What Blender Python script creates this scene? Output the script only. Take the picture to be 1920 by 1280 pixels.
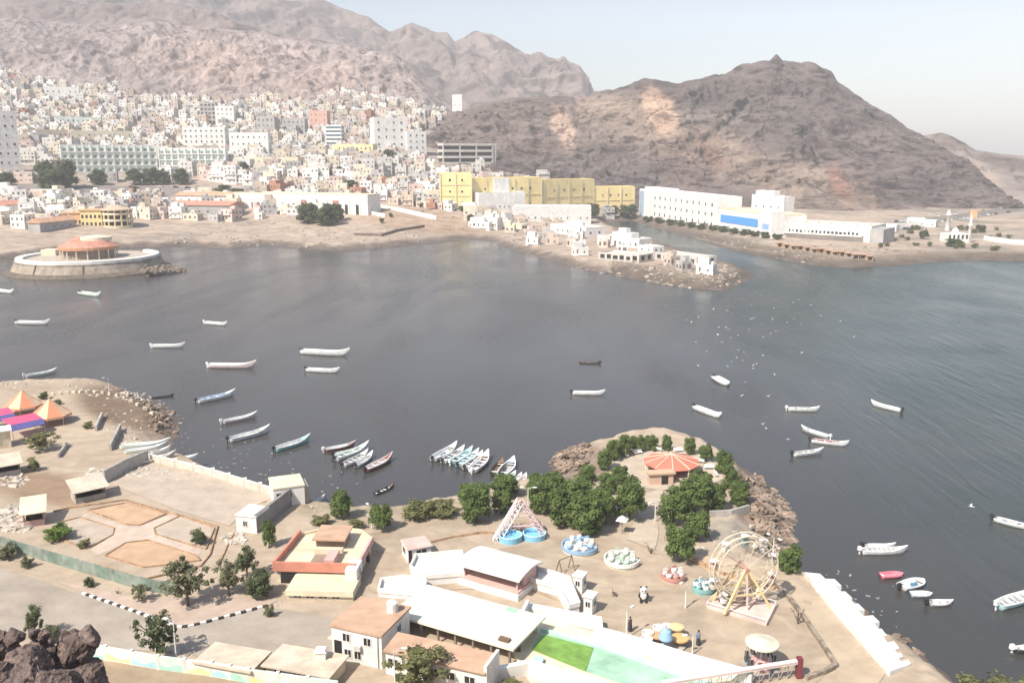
import bpy, bmesh, math, random
import numpy as np
from mathutils import Vector, Matrix, noise

for o in list(bpy.data.objects):
    bpy.data.objects.remove(o)
SC = bpy.context.scene
COL = SC.collection
R = random.Random(7)
rad = math.radians

# ------------------------------------------------------------------ camera
H = 50.0                      # camera height above the water
F = 1650.0                    # focal length in photo pixels (1920 wide)
TH = math.atan(350.0 / F)     # pitch below the horizon
CT, ST = math.cos(TH), math.sin(TH)
cam_d = bpy.data.cameras.new('camera')
cam_d.sensor_width = 36.0
cam_d.lens = 36.0 * F / 1920.0
cam_d.clip_start = 0.5
cam_d.clip_end = 60000
cam = bpy.data.objects.new('camera', cam_d)
COL.objects.link(cam)
cam.location = (0, 0, H)
cam.rotation_euler = (math.pi / 2 - TH, 0, 0)
SC.camera = cam

# ------------------------------------------------------------------ sky and sun
EXPOSURE = 0.80
SUN_EL = rad(49)
SUN_DIR = Vector((-0.68, -0.73, 0)).normalized() * math.cos(SUN_EL) + Vector((0, 0, math.sin(SUN_EL)))
W = bpy.data.worlds.new('World')
SC.world = W
W.use_nodes = True
nt = W.node_tree
bg = nt.nodes['Background']
sky = nt.nodes.new('ShaderNodeTexSky')
sky.sky_type = 'NISHITA'
sky.sun_disc = False
sky.sun_elevation = SUN_EL
sky.sun_rotation = math.atan2(SUN_DIR.x, SUN_DIR.y)
sky.altitude = 30
sky.air_density = 1.2
sky.dust_density = 2.3
sky.ozone_density = 2.6
nt.links.new(sky.outputs[0], bg.inputs[0])
bg.inputs[1].default_value = 0.090
sl = bpy.data.lights.new('sun', 'SUN')
sl.energy = 4.2
sl.angle = rad(0.55)
sl.color = (1.0, 0.93, 0.83)
so = bpy.data.objects.new('sun', sl)
COL.objects.link(so)
so.rotation_euler = SUN_DIR.to_track_quat('Z', 'Y').to_euler()
SC.view_settings.view_transform = 'Standard'
SC.view_settings.look = 'None'
SC.view_settings.gamma = 1
SC.view_settings.use_curve_mapping = False
SC.view_settings.exposure = EXPOSURE
SC.render.resolution_x = 1024
SC.render.resolution_y = 682
SC.cycles.volume_max_steps = 64
SC.cycles.volume_bounces = 1

# ------------------------------------------------------------------ survey helpers
LZ = 2.2                                   # level of the near land

def ray(px, py):
    a = (px - 960) / F
    b = (640 - py) / F
    return Vector((a, CT + b * ST, -ST + b * CT))

def P(px, py, z=0.0):                      # photo pixel -> point on the level z
    d = ray(px, py)
    t = (z - H) / d.z
    return Vector((d.x * t, d.y * t, z))

def L(px, py, z=LZ):
    return P(px, py, z)

def PY(px, py, Y):                         # photo pixel -> point at the distance Y
    d = ray(px, py)
    t = Y / d.y
    return Vector((d.x * t, Y, H + d.z * t))

def zat(Y, py):                            # height at distance Y that shows at row py
    k = (640 - py) / F
    return H + Y * (k * CT - ST) / (CT + k * ST)

def proj(p):
    dz = p[2] - H
    zc = p[1] * CT - dz * ST
    yc = p[1] * ST + dz * CT
    return 960 + F * p[0] / zc, 640 - F * yc / zc

def mpp(p):                                # metres per photo pixel at the point p
    return (p[1] * CT - (p[2] - H) * ST) / F

# ------------------------------------------------------------------ materials
MATS = {}

def nodes(name):
    m = bpy.data.materials.new(name)
    m.use_nodes = True
    t = m.node_tree
    return m, t, t.nodes['Principled BSDF']

def M(name, col, rough=0.85, var=0.14, scale=0.6, bump=0.0, bscale=3.0, col2=None, spec=0.25, metal=0.0, attr=None, detail=6.0, stain=0.0, sscale=.07):
    """plain procedural material: colour with two scales of mottling by place, optional relief"""
    if name in MATS:
        return MATS[name]
    m, t, b = nodes(name)
    N = t.nodes.new
    geo = N('ShaderNodeNewGeometry')
    n1 = N('ShaderNodeTexNoise'); n1.inputs['Scale'].default_value = scale; n1.inputs['Detail'].default_value = detail
    n1.inputs['Roughness'].default_value = 0.65
    t.links.new(geo.outputs['Position'], n1.inputs['Vector'])
    ramp = N('ShaderNodeMapRange'); ramp.inputs[1].default_value = 0.32; ramp.inputs[2].default_value = 0.68
    t.links.new(n1.outputs['Fac'], ramp.inputs[0])
    mix = N('ShaderNodeMix'); mix.data_type = 'RGBA'
    c = Vector(col)
    lo = Vector(col2) if col2 else c * (1 - var * 1.6)
    hi = c * (1 + var * 0.5)
    mix.inputs[6].default_value = (lo.x, lo.y, lo.z, 1)
    mix.inputs[7].default_value = (min(hi.x, .92), min(hi.y, .92), min(hi.z, .92), 1)
    t.links.new(ramp.outputs[0], mix.inputs[0])
    out = mix.outputs[2]
    if attr:
        at = N('ShaderNodeAttribute'); at.attribute_name = attr
        mul = N('ShaderNodeMix'); mul.data_type = 'RGBA'; mul.blend_type = 'MULTIPLY'; mul.inputs[0].default_value = 1
        t.links.new(out, mul.inputs[6]); t.links.new(at.outputs['Color'], mul.inputs[7])
        out = mul.outputs[2]
    if stain:                               # broad uneven wear: tracks, damp and dust
        mp = N('ShaderNodeMapping'); mp.inputs['Rotation'].default_value = (0, 0, .4); mp.inputs['Scale'].default_value = (1, 2.2, 1)
        t.links.new(geo.outputs['Position'], mp.inputs[0])
        n3 = N('ShaderNodeTexNoise'); n3.inputs['Scale'].default_value = sscale; n3.inputs['Detail'].default_value = 8; n3.inputs['Roughness'].default_value = .7; n3.inputs['Distortion'].default_value = 1.5
        t.links.new(mp.outputs[0], n3.inputs['Vector'])
        r3 = N('ShaderNodeMapRange'); r3.inputs[1].default_value = .44; r3.inputs[2].default_value = .68; r3.inputs[4].default_value = stain
        t.links.new(n3.outputs['Fac'], r3.inputs[0])
        ms = N('ShaderNodeMix'); ms.data_type = 'RGBA'; ms.blend_type = 'MULTIPLY'; ms.inputs[7].default_value = (.58, .55, .52, 1)
        t.links.new(r3.outputs[0], ms.inputs[0]); t.links.new(out, ms.inputs[6]); out = ms.outputs[2]
    t.links.new(out, b.inputs['Base Color'])
    b.inputs['Roughness'].default_value = rough
    b.inputs['Metallic'].default_value = metal
    b.inputs['Specular IOR Level'].default_value = spec
    if bump:
        n2 = N('ShaderNodeTexNoise'); n2.inputs['Scale'].default_value = bscale; n2.inputs['Detail'].default_value = 8
        t.links.new(geo.outputs['Position'], n2.inputs['Vector'])
        bp = N('ShaderNodeBump'); bp.inputs['Strength'].default_value = 0.8; bp.inputs['Distance'].default_value = bump
        t.links.new(n2.outputs['Fac'], bp.inputs['Height'])
        t.links.new(bp.outputs['Normal'], b.inputs['Normal'])
    MATS[name] = m
    return m

WHITE = lambda: M('white plaster', (.78, .76, .72), var=.12, scale=.35, stain=.35, sscale=.25)
CREAM = lambda: M('cream plaster', (.72, .64, .48), var=.12, scale=.35, stain=.4, sscale=.25)
DARK = lambda: M('dark opening', (.035, .033, .032), rough=.5, var=.3)
GLASS = lambda: M('window glass', (.05, .055, .06), rough=.2, var=.3, spec=.5)
CONC = lambda: M('weathered concrete', (.42, .39, .35), var=.25, scale=.5)
WOOD = lambda: M('weathered wood', (.22, .15, .10), var=.3, scale=2)
STEEL = lambda: M('galvanised steel', (.42, .42, .42), rough=.5, metal=.4, var=.15)
BARK = lambda: M('bark', (.12, .09, .065), var=.3, scale=3)

# ------------------------------------------------------------------ mesh building
class MB:
    def __init__(s):
        s.v = []; s.f = []
    def add(s, vs, fs):
        o = len(s.v)
        s.v += [tuple(v) for v in vs]
        s.f += [tuple(i + o for i in f) for f in fs]
        return s
    def box(s, x0, x1, y0, y1, z0, z1, rz=0.0, c=(0, 0), taper=1.0):
        vs = []
        mx, my = (x0 + x1) / 2, (y0 + y1) / 2
        for z in (z0, z1):
            k = taper if z == z1 else 1.0
            for x, y in ((x0, y0), (x1, y0), (x1, y1), (x0, y1)):
                x = mx + (x - mx) * k; y = my + (y - my) * k
                if rz:
                    dx, dy = x - c[0], y - c[1]
                    x = c[0] + dx * math.cos(rz) - dy * math.sin(rz)
                    y = c[1] + dx * math.sin(rz) + dy * math.cos(rz)
                vs.append((x, y, z))
        return s.add(vs, [(3, 2, 1, 0), (4, 5, 6, 7), (0, 1, 5, 4), (1, 2, 6, 5), (2, 3, 7, 6), (3, 0, 4, 7)])
    def bar(s, a, b, w, h=None):           # square bar from a to b
        a, b = Vector(a), Vector(b)
        d = (b - a)
        if d.length < 1e-5: return s
        d.normalize()
        up = Vector((0, 0, 1)) if abs(d.z) < .95 else Vector((1, 0, 0))
        x = d.cross(up).normalized() * (w / 2)
        y = x.cross(d).normalized() * ((h or w) / 2)
        vs = [a - x - y, a + x - y, a + x + y, a - x + y, b - x - y, b + x - y, b + x + y, b - x + y]
        return s.add(vs, [(0, 1, 2, 3), (7, 6, 5, 4), (0, 4, 5, 1), (1, 5, 6, 2), (2, 6, 7, 3), (3, 7, 4, 0)])
    def tube(s, pts, r, n=6, cap=True):
        pts = [Vector(p) for p in pts]
        rs = r if isinstance(r, (list, tuple)) else [r] * len(pts)
        vs = []
        for i, p in enumerate(pts):
            d = (pts[min(i + 1, len(pts) - 1)] - pts[max(i - 1, 0)]).normalized()
            up = Vector((0, 0, 1)) if abs(d.z) < .9 else Vector((1, 0, 0))
            x = d.cross(up).normalized(); y = x.cross(d)
            for k in range(n):
                a = 2 * math.pi * k / n
                vs.append(p + (x * math.cos(a) + y * math.sin(a)) * rs[i])
        fs = []
        for i in range(len(pts) - 1):
            for k in range(n):
                fs.append((i * n + k, (i + 1) * n + k, (i + 1) * n + (k + 1) % n, i * n + (k + 1) % n))
        if cap:
            fs.append(tuple(range(n)))
            fs.append(tuple(reversed(range((len(pts) - 1) * n, len(pts) * n))))
        return s.add(vs, fs)
    def lathe(s, prof, n=24, c=(0, 0, 0), a0=0.0, a1=2 * math.pi, closed=False):
        full = abs(a1 - a0 - 2 * math.pi) < 1e-6
        m = n if full else n + 1
        vs = []
        for k in range(m):
            a = a0 + (a1 - a0) * k / n
            for r, z in prof:
                vs.append((c[0] + r * math.cos(a), c[1] + r * math.sin(a), c[2] + z))
        q = len(prof); fs = []
        for k in range(n):
            k2 = (k + 1) % m
            for i in range(q - 1 + (1 if closed else 0)):
                j = (i + 1) % q
                fs.append((k * q + i, k2 * q + i, k2 * q + j, k * q + j))
        return s.add(vs, fs)
    def blob(s, c, r, n=7, m=5, jit=0.0, rnd=R):
        c = Vector(c)
        rx, ry, rz = (r, r, r) if not isinstance(r, (tuple, list)) else r
        vs = [c + Vector((0, 0, -rz))]
        for i in range(1, m):
            ph = -math.pi / 2 + math.pi * i / m
            for k in range(n):
                a = 2 * math.pi * k / n + (i % 2) * math.pi / n
                j = 1 + rnd.uniform(-jit, jit)
                vs.append(c + Vector((rx * math.cos(ph) * math.cos(a) * j, ry * math.cos(ph) * math.sin(a) * j, rz * math.sin(ph) * j)))
        vs.append(c + Vector((0, 0, rz)))
        fs = []
        for k in range(n):
            fs.append((0, 1 + (k + 1) % n, 1 + k))
            t = 1 + (m - 2) * n
            fs.append((t + k, t + (k + 1) % n, len(vs) - 1))
        for i in range(m - 2):
            for k in range(n):
                a = 1 + i * n
                fs.append((a + k, a + (k + 1) % n, a + n + (k + 1) % n, a + n + k))
        return s.add(vs, fs)
    def prism(s, poly, z0, z1):
        n = len(poly)
        ar = sum(poly[i][0] * poly[(i + 1) % n][1] - poly[(i + 1) % n][0] * poly[i][1] for i in range(n))
        if ar < 0: poly = poly[::-1]
        vs = [(p[0], p[1], z0) for p in poly] + [(p[0], p[1], z1) for p in poly]
        return s.add(vs, [tuple(reversed(range(n))), tuple(range(n, 2 * n))] + [(i, (i + 1) % n, n + (i + 1) % n, n + i) for i in range(n)])
    def mesh(s, name, mat=None, smooth=False):
        me = bpy.data.meshes.new(name)
        me.from_pydata(s.v, [], s.f)
        if mat: me.materials.append(mat)
        if smooth: me.shade_smooth()
        me.update()
        return me

def link(name, data, parent=None, loc=None, rz=None):
    o = bpy.data.objects.new(name, data)
    COL.objects.link(o)
    if parent: o.parent = parent
    if loc is not None: o.location = loc
    if rz is not None: o.rotation_euler = (0, 0, rz)
    return o

def part(name, mb, mat, parent, smooth=False, loc=None, rz=None):
    me = mb if isinstance(mb, bpy.types.Mesh) else mb.mesh(name, mat, smooth)
    return link(name, me, parent, loc, rz)

LABELS = {}
def tag(o, label, cat, group=None):
    o['label'] = label; o['category'] = cat
    if group: o['group'] = group
    return o

def thing(name, loc, rz, label, cat, group=None):
    o = link(name, None, None, loc, rz)
    o.empty_display_size = .5
    return tag(o, label, cat, group)

def one(name, mb, mat, label, cat, group=None, smooth=False, loc=None, rz=None):
    return tag(part(name, mb, mat, None, smooth, loc, rz), label, cat, group)

def struct(name, mb, mat, smooth=False, kind='structure'):
    o = part(name, mb, mat, None, smooth)
    o['kind'] = kind
    return o

def copy_tree(o, parent=None):
    c = o.copy(); COL.objects.link(c); c.parent = parent
    for ch in o.children:
        copy_tree(ch, c)
    return c

_shared = {}
def shared(key, fn):
    if key not in _shared: _shared[key] = fn()
    return _shared[key]

def lerp(a, b, t): return a + (b - a) * t
def sstep(a, b, x):
    t = np.clip((x - a) / (b - a), 0, 1)
    return t * t * (3 - 2 * t)
# ================================================================== THE LAND
FARPX = [(-900, 505), (-300, 496), (0, 490), (40, 483), (120, 472), (230, 464), (300, 463), (345, 460), (430, 467), (500, 459),
         (560, 465), (640, 470), (720, 464), (800, 456), (880, 448), (915, 450), (935, 460), (1000, 479), (1100, 506), (1200, 526),
         (1290, 540), (1350, 545), (1385, 535), (1418, 516), (1400, 505), (1330, 487), (1300, 478), (1240, 455), (1190, 437),
         (1150, 426), (1135, 416), (1185, 414), (1230, 428), (1300, 446), (1380, 470), (1450, 484), (1530, 498), (1600, 502),
         (1700, 497), (1780, 490), (1850, 488), (1920, 490), (2400, 485), (2900, 480)]
FARPOLY = [P(*p)[:2] for p in FARPX] + [(9000, 400), (9000, 16000), (-9000, 16000), (-9000, 300)]
MAINPX = [(-900, 505), (0, 490), (300, 463), (500, 460), (720, 465), (900, 448), (1000, 436), (1100, 424), (1180, 414), (1300, 446),
          (1450, 484), (1600, 502), (1780, 490), (1920, 490), (2900, 480)]
MAINR = np.array([(p[0] - 960) / F for p in MAINPX])
MAINY = np.array([P(*p).y for p in MAINPX])
NEARPX = [(-900, 760), (-200, 738), (0, 728), (60, 722), (130, 720), (200, 722), (255, 735), (305, 760), (335, 790), (336, 815), (322, 835),
          (350, 856), (400, 884), (450, 902), (520, 926), (575, 944), (620, 952), (680, 960), (760, 958), (800, 948), (860, 940), (900, 928),
          (960, 912), (1010, 900), (1036, 885), (1030, 862), (1045, 846), (1080, 838), (1120, 836), (1150, 822), (1200, 815), (1250, 813), (1330, 836),
          (1390, 872), (1430, 906), (1465, 945), (1492, 985), (1478, 1006), (1462, 1022), (1480, 1060), (1508, 1078), (1535, 1092), (1575, 1115),
          (1605, 1148), (1655, 1190), (1705, 1215), (1765, 1258), (1805, 1292), (1900, 1352), (2150, 1480)]
NEARPOLY = [P(*p)[:2] for p in NEARPX] + [(75, 5), (40, -60), (-400, -60), (-700, 60)]

def sdist(poly, X, Y):                     # signed distance, positive inside
    X = np.asarray(X, float); Y = np.asarray(Y, float)
    best = np.full(X.shape, 1e18); inside = np.zeros(X.shape, bool)
    n = len(poly)
    for i in range(n):
        ax, ay = poly[i]; bx, by = poly[(i + 1) % n]
        dx, dy = bx - ax, by - ay
        t = np.clip(((X - ax) * dx + (Y - ay) * dy) / (dx * dx + dy * dy + 1e-12), 0, 1)
        best = np.minimum(best, (X - ax - t * dx) ** 2 + (Y - ay - t * dy) ** 2)
        if ay != by:
            c = ((ay > Y) != (by > Y)) & (X < (bx - ax) * (Y - ay) / (by - ay) + ax)
            inside ^= c
    d = np.sqrt(best)
    return np.where(inside, d, -d)

def vnoise(X, Y, s, seed=0):               # cheap smooth noise for the sheets of land
    r = np.zeros_like(X)
    rr = np.random.RandomState(seed)
    for k in range(9):
        a = rr.uniform(0, 6.28); f = s * rr.uniform(.5, 2.2); ph = rr.uniform(0, 6.28)
        r += np.sin((X * math.cos(a) + Y * math.sin(a)) * f + ph + 1.7 * np.sin((X * math.sin(a) - Y * math.cos(a)) * f * .6 + ph * 2))
    return r / 9

def TF(X, Y):                              # height of the far land
    X = np.asarray(X, float); Y = np.asarray(Y, float)
    d = sdist(FARPOLY, X, Y)
    sh = np.where(d < 0, np.maximum(d * .25, -3), 2.6 * sstep(0, 9, d) + .15)
    r = X / np.maximum(Y, 1)
    px = 960 + F * r
    inl = np.minimum(np.clip(Y - np.interp(r, MAINR, MAINY) - 20, 0, None), lerp(690., 520., sstep(600, 830, px)))
    s = lerp(lerp(1.0, .30, sstep(880, 1230, px)), .13, sstep(1350, 1650, px))
    sh = sh + np.where(d > 1, .4, 0) * vnoise(X, Y, .11, 3) * np.clip(d / 10, 0, 1)
    return sh + np.where(d > 0, s * (.10 * inl + .00016 * inl ** 2), 0)

YS = np.concatenate([np.arange(230, 700, 2.0), np.arange(700, 1500, 4.0)])
def G(px, py):                             # photo pixel -> point on the far land
    d = ray(px, py)
    t = YS / d.y
    z = H + d.z * t
    T = TF(d.x * t, YS)
    i = int(np.argmax((T >= z) & (T > .1)))
    if not (T[i] >= z[i] and T[i] > .1): i = len(YS) - 1
    Y = YS[i]
    if i > 0:
        e0 = z[i - 1] - T[i - 1]; e1 = z[i] - T[i]
        if e0 - e1 > 1e-9: Y = YS[i - 1] + (YS[i] - YS[i - 1]) * min(1, max(0, e0 / (e0 - e1)))
    p = PY(px, py, Y)
    p.z = float(TF(np.array([p.x]), np.array([p.y]))[0])
    return p

def grid_mesh(name, X, Y, Z, mat, col=None, smooth=True):
    n, m = X.shape
    v = np.stack([X, Y, Z], -1).reshape(-1, 3)
    i = np.arange(n * m).reshape(n, m)
    f = np.stack([i[:-1, :-1], i[:-1, 1:], i[1:, 1:], i[1:, :-1]], -1).reshape(-1, 4)
    me = bpy.data.meshes.new(name)
    me.vertices.add(len(v)); me.vertices.foreach_set('co', v.ravel())
    me.loops.add(f.size); me.loops.foreach_set('vertex_index', f.ravel().astype(np.int32))
    me.polygons.add(len(f)); me.polygons.foreach_set('loop_start', np.arange(0, f.size, 4, dtype=np.int32))
    me.polygons.foreach_set('loop_total', np.full(len(f), 4, np.int32))
    me.update(calc_edges=True); me.validate()
    if col is not None:
        a = me.color_attributes.new('tint', 'FLOAT_COLOR', 'POINT')
        c = np.ones((len(v), 4), np.float32); c[:, :3] = col.reshape(-1, 3)
        a.data.foreach_set('color', c.ravel())
    me.materials.append(mat)
    if smooth: me.shade_smooth()
    return me

# ---- water: one sheet to the horizon
def water_material():
    m, t, b = nodes('harbour water')
    N = t.nodes.new; K = t.links.new
    geo = N('ShaderNodeNewGeometry')
    sep = N('ShaderNodeSeparateXYZ'); K(geo.outputs['Position'], sep.inputs[0])
    big = N('ShaderNodeTexNoise'); big.inputs['Scale'].default_value = .012; big.inputs['Detail'].default_value = 3; big.inputs['Distortion'].default_value = 1.2
    K(geo.outputs['Position'], big.inputs['Vector'])
    # murky grey inside the bay, greener towards the open sea on the right
    ad = N('ShaderNodeMath'); ad.operation = 'MULTIPLY_ADD'; ad.inputs[1].default_value = 90; K(big.outputs['Fac'], ad.inputs[0]); K(sep.outputs[0], ad.inputs[2])
    mr = N('ShaderNodeMapRange'); mr.interpolation_type = 'SMOOTHSTEP'; mr.inputs[1].default_value = 60; mr.inputs[2].default_value = 165
    K(ad.outputs[0], mr.inputs[0])
    mix = N('ShaderNodeMix'); mix.data_type = 'RGBA'
    mix.inputs[6].default_value = (.054, .051, .050, 1); mix.inputs[7].default_value = (.018, .038, .032, 1)
    K(mr.outputs[0], mix.inputs[0])
    # silty clouds
    s2 = N('ShaderNodeTexNoise'); s2.inputs['Scale'].default_value = .02; s2.inputs['Detail'].default_value = 5; s2.inputs['Distortion'].default_value = 2
    K(geo.outputs['Position'], s2.inputs['Vector'])
    r2 = N('ShaderNodeMapRange'); r2.inputs[1].default_value = .45; r2.inputs[2].default_value = .75; r2.inputs[4].default_value = .55
    K(s2.outputs['Fac'], r2.inputs[0])
    m2 = N('ShaderNodeMix'); m2.data_type = 'RGBA'; m2.inputs[7].default_value = (.068, .065, .060, 1)
    K(r2.outputs[0], m2.inputs[0]); K(mix.outputs[2], m2.inputs[6])
    # weed patch out in the bay
    wp = P(822, 522); wm = N('ShaderNodeVectorMath'); wm.operation = 'SUBTRACT'; wm.inputs[1].default_value = (wp.x, wp.y, 0)
    wd = N('ShaderNodeTexNoise'); wd.inputs['Scale'].default_value = .05; wd.inputs['Detail'].default_value = 4; K(geo.outputs['Position'], wd.inputs['Vector'])
    wa = N('ShaderNodeVectorMath'); wa.operation = 'MULTIPLY_ADD'; wa.inputs[1].default_value = (26, 26, 0); K(wd.outputs['Color'], wa.inputs[0]); K(geo.outputs['Position'], wa.inputs[2])
    ws = N('ShaderNodeVectorMath'); ws.operation = 'SUBTRACT'; ws.inputs[1].default_value = (wp.x + 13, wp.y + 13, 0); K(wa.outputs[0], ws.inputs[0])
    wr = N('ShaderNodeMapping'); wr.vector_type = 'POINT'; wr.inputs['Rotation'].default_value = (0, 0, rad(-58)); wr.inputs['Scale'].default_value = (1 / 36, 1 / 14, 0); K(ws.outputs[0], wr.inputs[0])
    wl = N('ShaderNodeVectorMath'); wl.operation = 'LENGTH'; K(wr.outputs[0], wl.inputs[0])
    wf = N('ShaderNodeMapRange'); wf.inputs[1].default_value = .5; wf.inputs[2].default_value = 1.2; wf.inputs[3].default_value = .75; wf.inputs[4].default_value = 0; K(wl.outputs['Value'], wf.inputs[0])
    m3 = N('ShaderNodeMix'); m3.data_type = 'RGBA'; m3.inputs[7].default_value = (.045, .048, .046, 1); K(wf.outputs[0], m3.inputs[0]); K(m2.outputs[2], m3.inputs[6])
    K(m3.outputs[2], b.inputs['Base Color'])
    rn = N('ShaderNodeTexNoise'); rn.inputs['Scale'].default_value = .014; rn.inputs['Detail'].default_value = 5; rn.inputs['Distortion'].default_value = 2.5
    rm = N('ShaderNodeMapping'); rm.inputs['Rotation'].default_value = (0, 0, 0); rm.inputs['Scale'].default_value = (1.4, .5, 1); K(geo.outputs['Position'], rm.inputs[0]); K(rm.outputs[0], rn.inputs['Vector'])
    rx = N('ShaderNodeMapRange'); rx.inputs[1].default_value = .35; rx.inputs[2].default_value = .65; rx.inputs[3].default_value = .19; rx.inputs[4].default_value = .30; K(rn.outputs['Fac'], rx.inputs[0]); K(rx.outputs[0], b.inputs['Roughness'])      # slicks and wind-ruffled lanes
    b.inputs['IOR'].default_value = 1.33
    # wavelets: faint inside, driven rows outside
    mp = N('ShaderNodeMapping'); mp.inputs['Rotation'].default_value = (0, 0, 0.0); mp.inputs['Scale'].default_value = (.42, .065, 1)
    K(geo.outputs['Position'], mp.inputs[0])
    w1 = N('ShaderNodeTexNoise'); w1.inputs['Scale'].default_value = 1.0; w1.inputs['Detail'].default_value = 5; w1.inputs['Distortion'].default_value = .6
    K(mp.outputs[0], w1.inputs['Vector'])
    w2 = N('ShaderNodeTexNoise'); w2.inputs['Scale'].default_value = 1.6; w2.inputs['Detail'].default_value = 3
    K(geo.outputs['Position'], w2.inputs['Vector'])
    am = N('ShaderNodeMath'); am.operation = 'MULTIPLY'; K(w1.outputs['Fac'], am.inputs[0])
    a3 = N('ShaderNodeMapRange'); a3.inputs[3].default_value = .03; a3.inputs[4].default_value = 1.0; K(mr.outputs[0], a3.inputs[0]); K(a3.outputs[0], am.inputs[1])
    sm = N('ShaderNodeMath'); sm.operation = 'MULTIPLY_ADD'; sm.inputs[1].default_value = .02; K(w2.outputs['Fac'], sm.inputs[0]); K(am.outputs[0], sm.inputs[2])
    bp = N('ShaderNodeBump'); bp.inputs['Strength'].default_value = .6; bp.inputs['Distance'].default_value = .7
    K(sm.outputs[0], bp.inputs['Height']); K(bp.outputs['Normal'], b.inputs['Normal'])
    return m

mb = MB().add([(-20000, -300, 0), (20000, -300, 0), (20000, 30000, 0), (-20000, 30000, 0)], [(0, 1, 2, 3)])
struct('water', mb, water_material())

# ---- far land
def ellipse(px, py, cx, cy, rx, ry, rot=0.0, soft=.35):
    c, s = math.cos(rot), math.sin(rot)
    dx, dy = px - cx, py - cy
    u = (dx * c + dy * s) / rx; v = (-dx * s + dy * c) / ry
    return 1 - sstep(1 - soft, 1 + soft, np.sqrt(u * u + v * v))

def projA(X, Y, Z):
    dz = Z - H
    zc = Y * CT - dz * ST
    return 960 + F * X / zc, 640 - F * (Y * ST + dz * CT) / zc

def far_land():
    cols = np.concatenate([[-9000, -5000, -2500, -1500], np.arange(-900, 2800, 7.0), [3500, 5000, 9000]])
    rows = np.concatenate([np.arange(262, 700, 1.6), np.arange(700, 1200, 4), [1300, 1500, 2000, 3000, 6000, 14000]])
    r = (cols - 960) / F
    Y, r = np.meshgrid(rows, r, indexing='ij')
    X = r * Y
    Z = TF(X, Y)
    d = sdist(FARPOLY, X, Y)
    Z += np.where((d > -2) & (d < 10), .5, 0) * vnoise(X, Y, .45, 9)
    px, py = projA(X, Y, Z)
    c = np.ones(X.shape + (3,)) * np.array([.52, .415, .325])
    def blend(w, rgb):
        nonlocal c
        c = c * (1 - w[..., None]) + np.array(rgb) * w[..., None]
    blend(sstep(.1, .5, vnoise(X, Y, .05, 5)) * .6, (.36, .30, .255))
    blend(sstep(640, 760, Y) * .7, (.36, .30, .265))
    blend(ellipse(px, py, 790, 415, 130, 22, .12) * .6, (.48, .33, .22))
    # asphalt of the shore road behind the trees
    blend(((py > 344 + (px - 0) * .02) & (py < 362 + px * .02) & (px > -200) & (px < 470)).astype(float) * .85, (.27, .25, .24))
    rl = 428 - (px - 1640) * .135
    blend((1 - sstep(4, 7, np.abs(py - rl))) * ((px > 1640) & (d > 4)) * .85, (.20, .185, .175))
    # weedy brown bank right, wet dark rim at the waterline
    blend(((px > 1150) & (d > 0)).astype(float) * (1 - sstep(8, 26, d + 5 * vnoise(X, Y, .2, 41))) * .85, (.21, .165, .12))
    blend(((px > 1640) & (d > 22)).astype(float) * sstep(-.15, .35, vnoise(X, Y, .09, 44)) * .7, (.27, .245, .20))
    blend((1 - sstep(2.5, 10, d + 3 * vnoise(X, Y, .3, 2))) * .9, (.15, .12, .10))
    m = M('far ground', (1, 1, 1), attr='tint', var=.26, scale=.16, bump=.5, bscale=.5, stain=.75, sscale=.03)
    o = link('far_shore', grid_mesh('far_shore', X, Y, Z, m, c)); o['kind'] = 'structure'
far_land()

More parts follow.
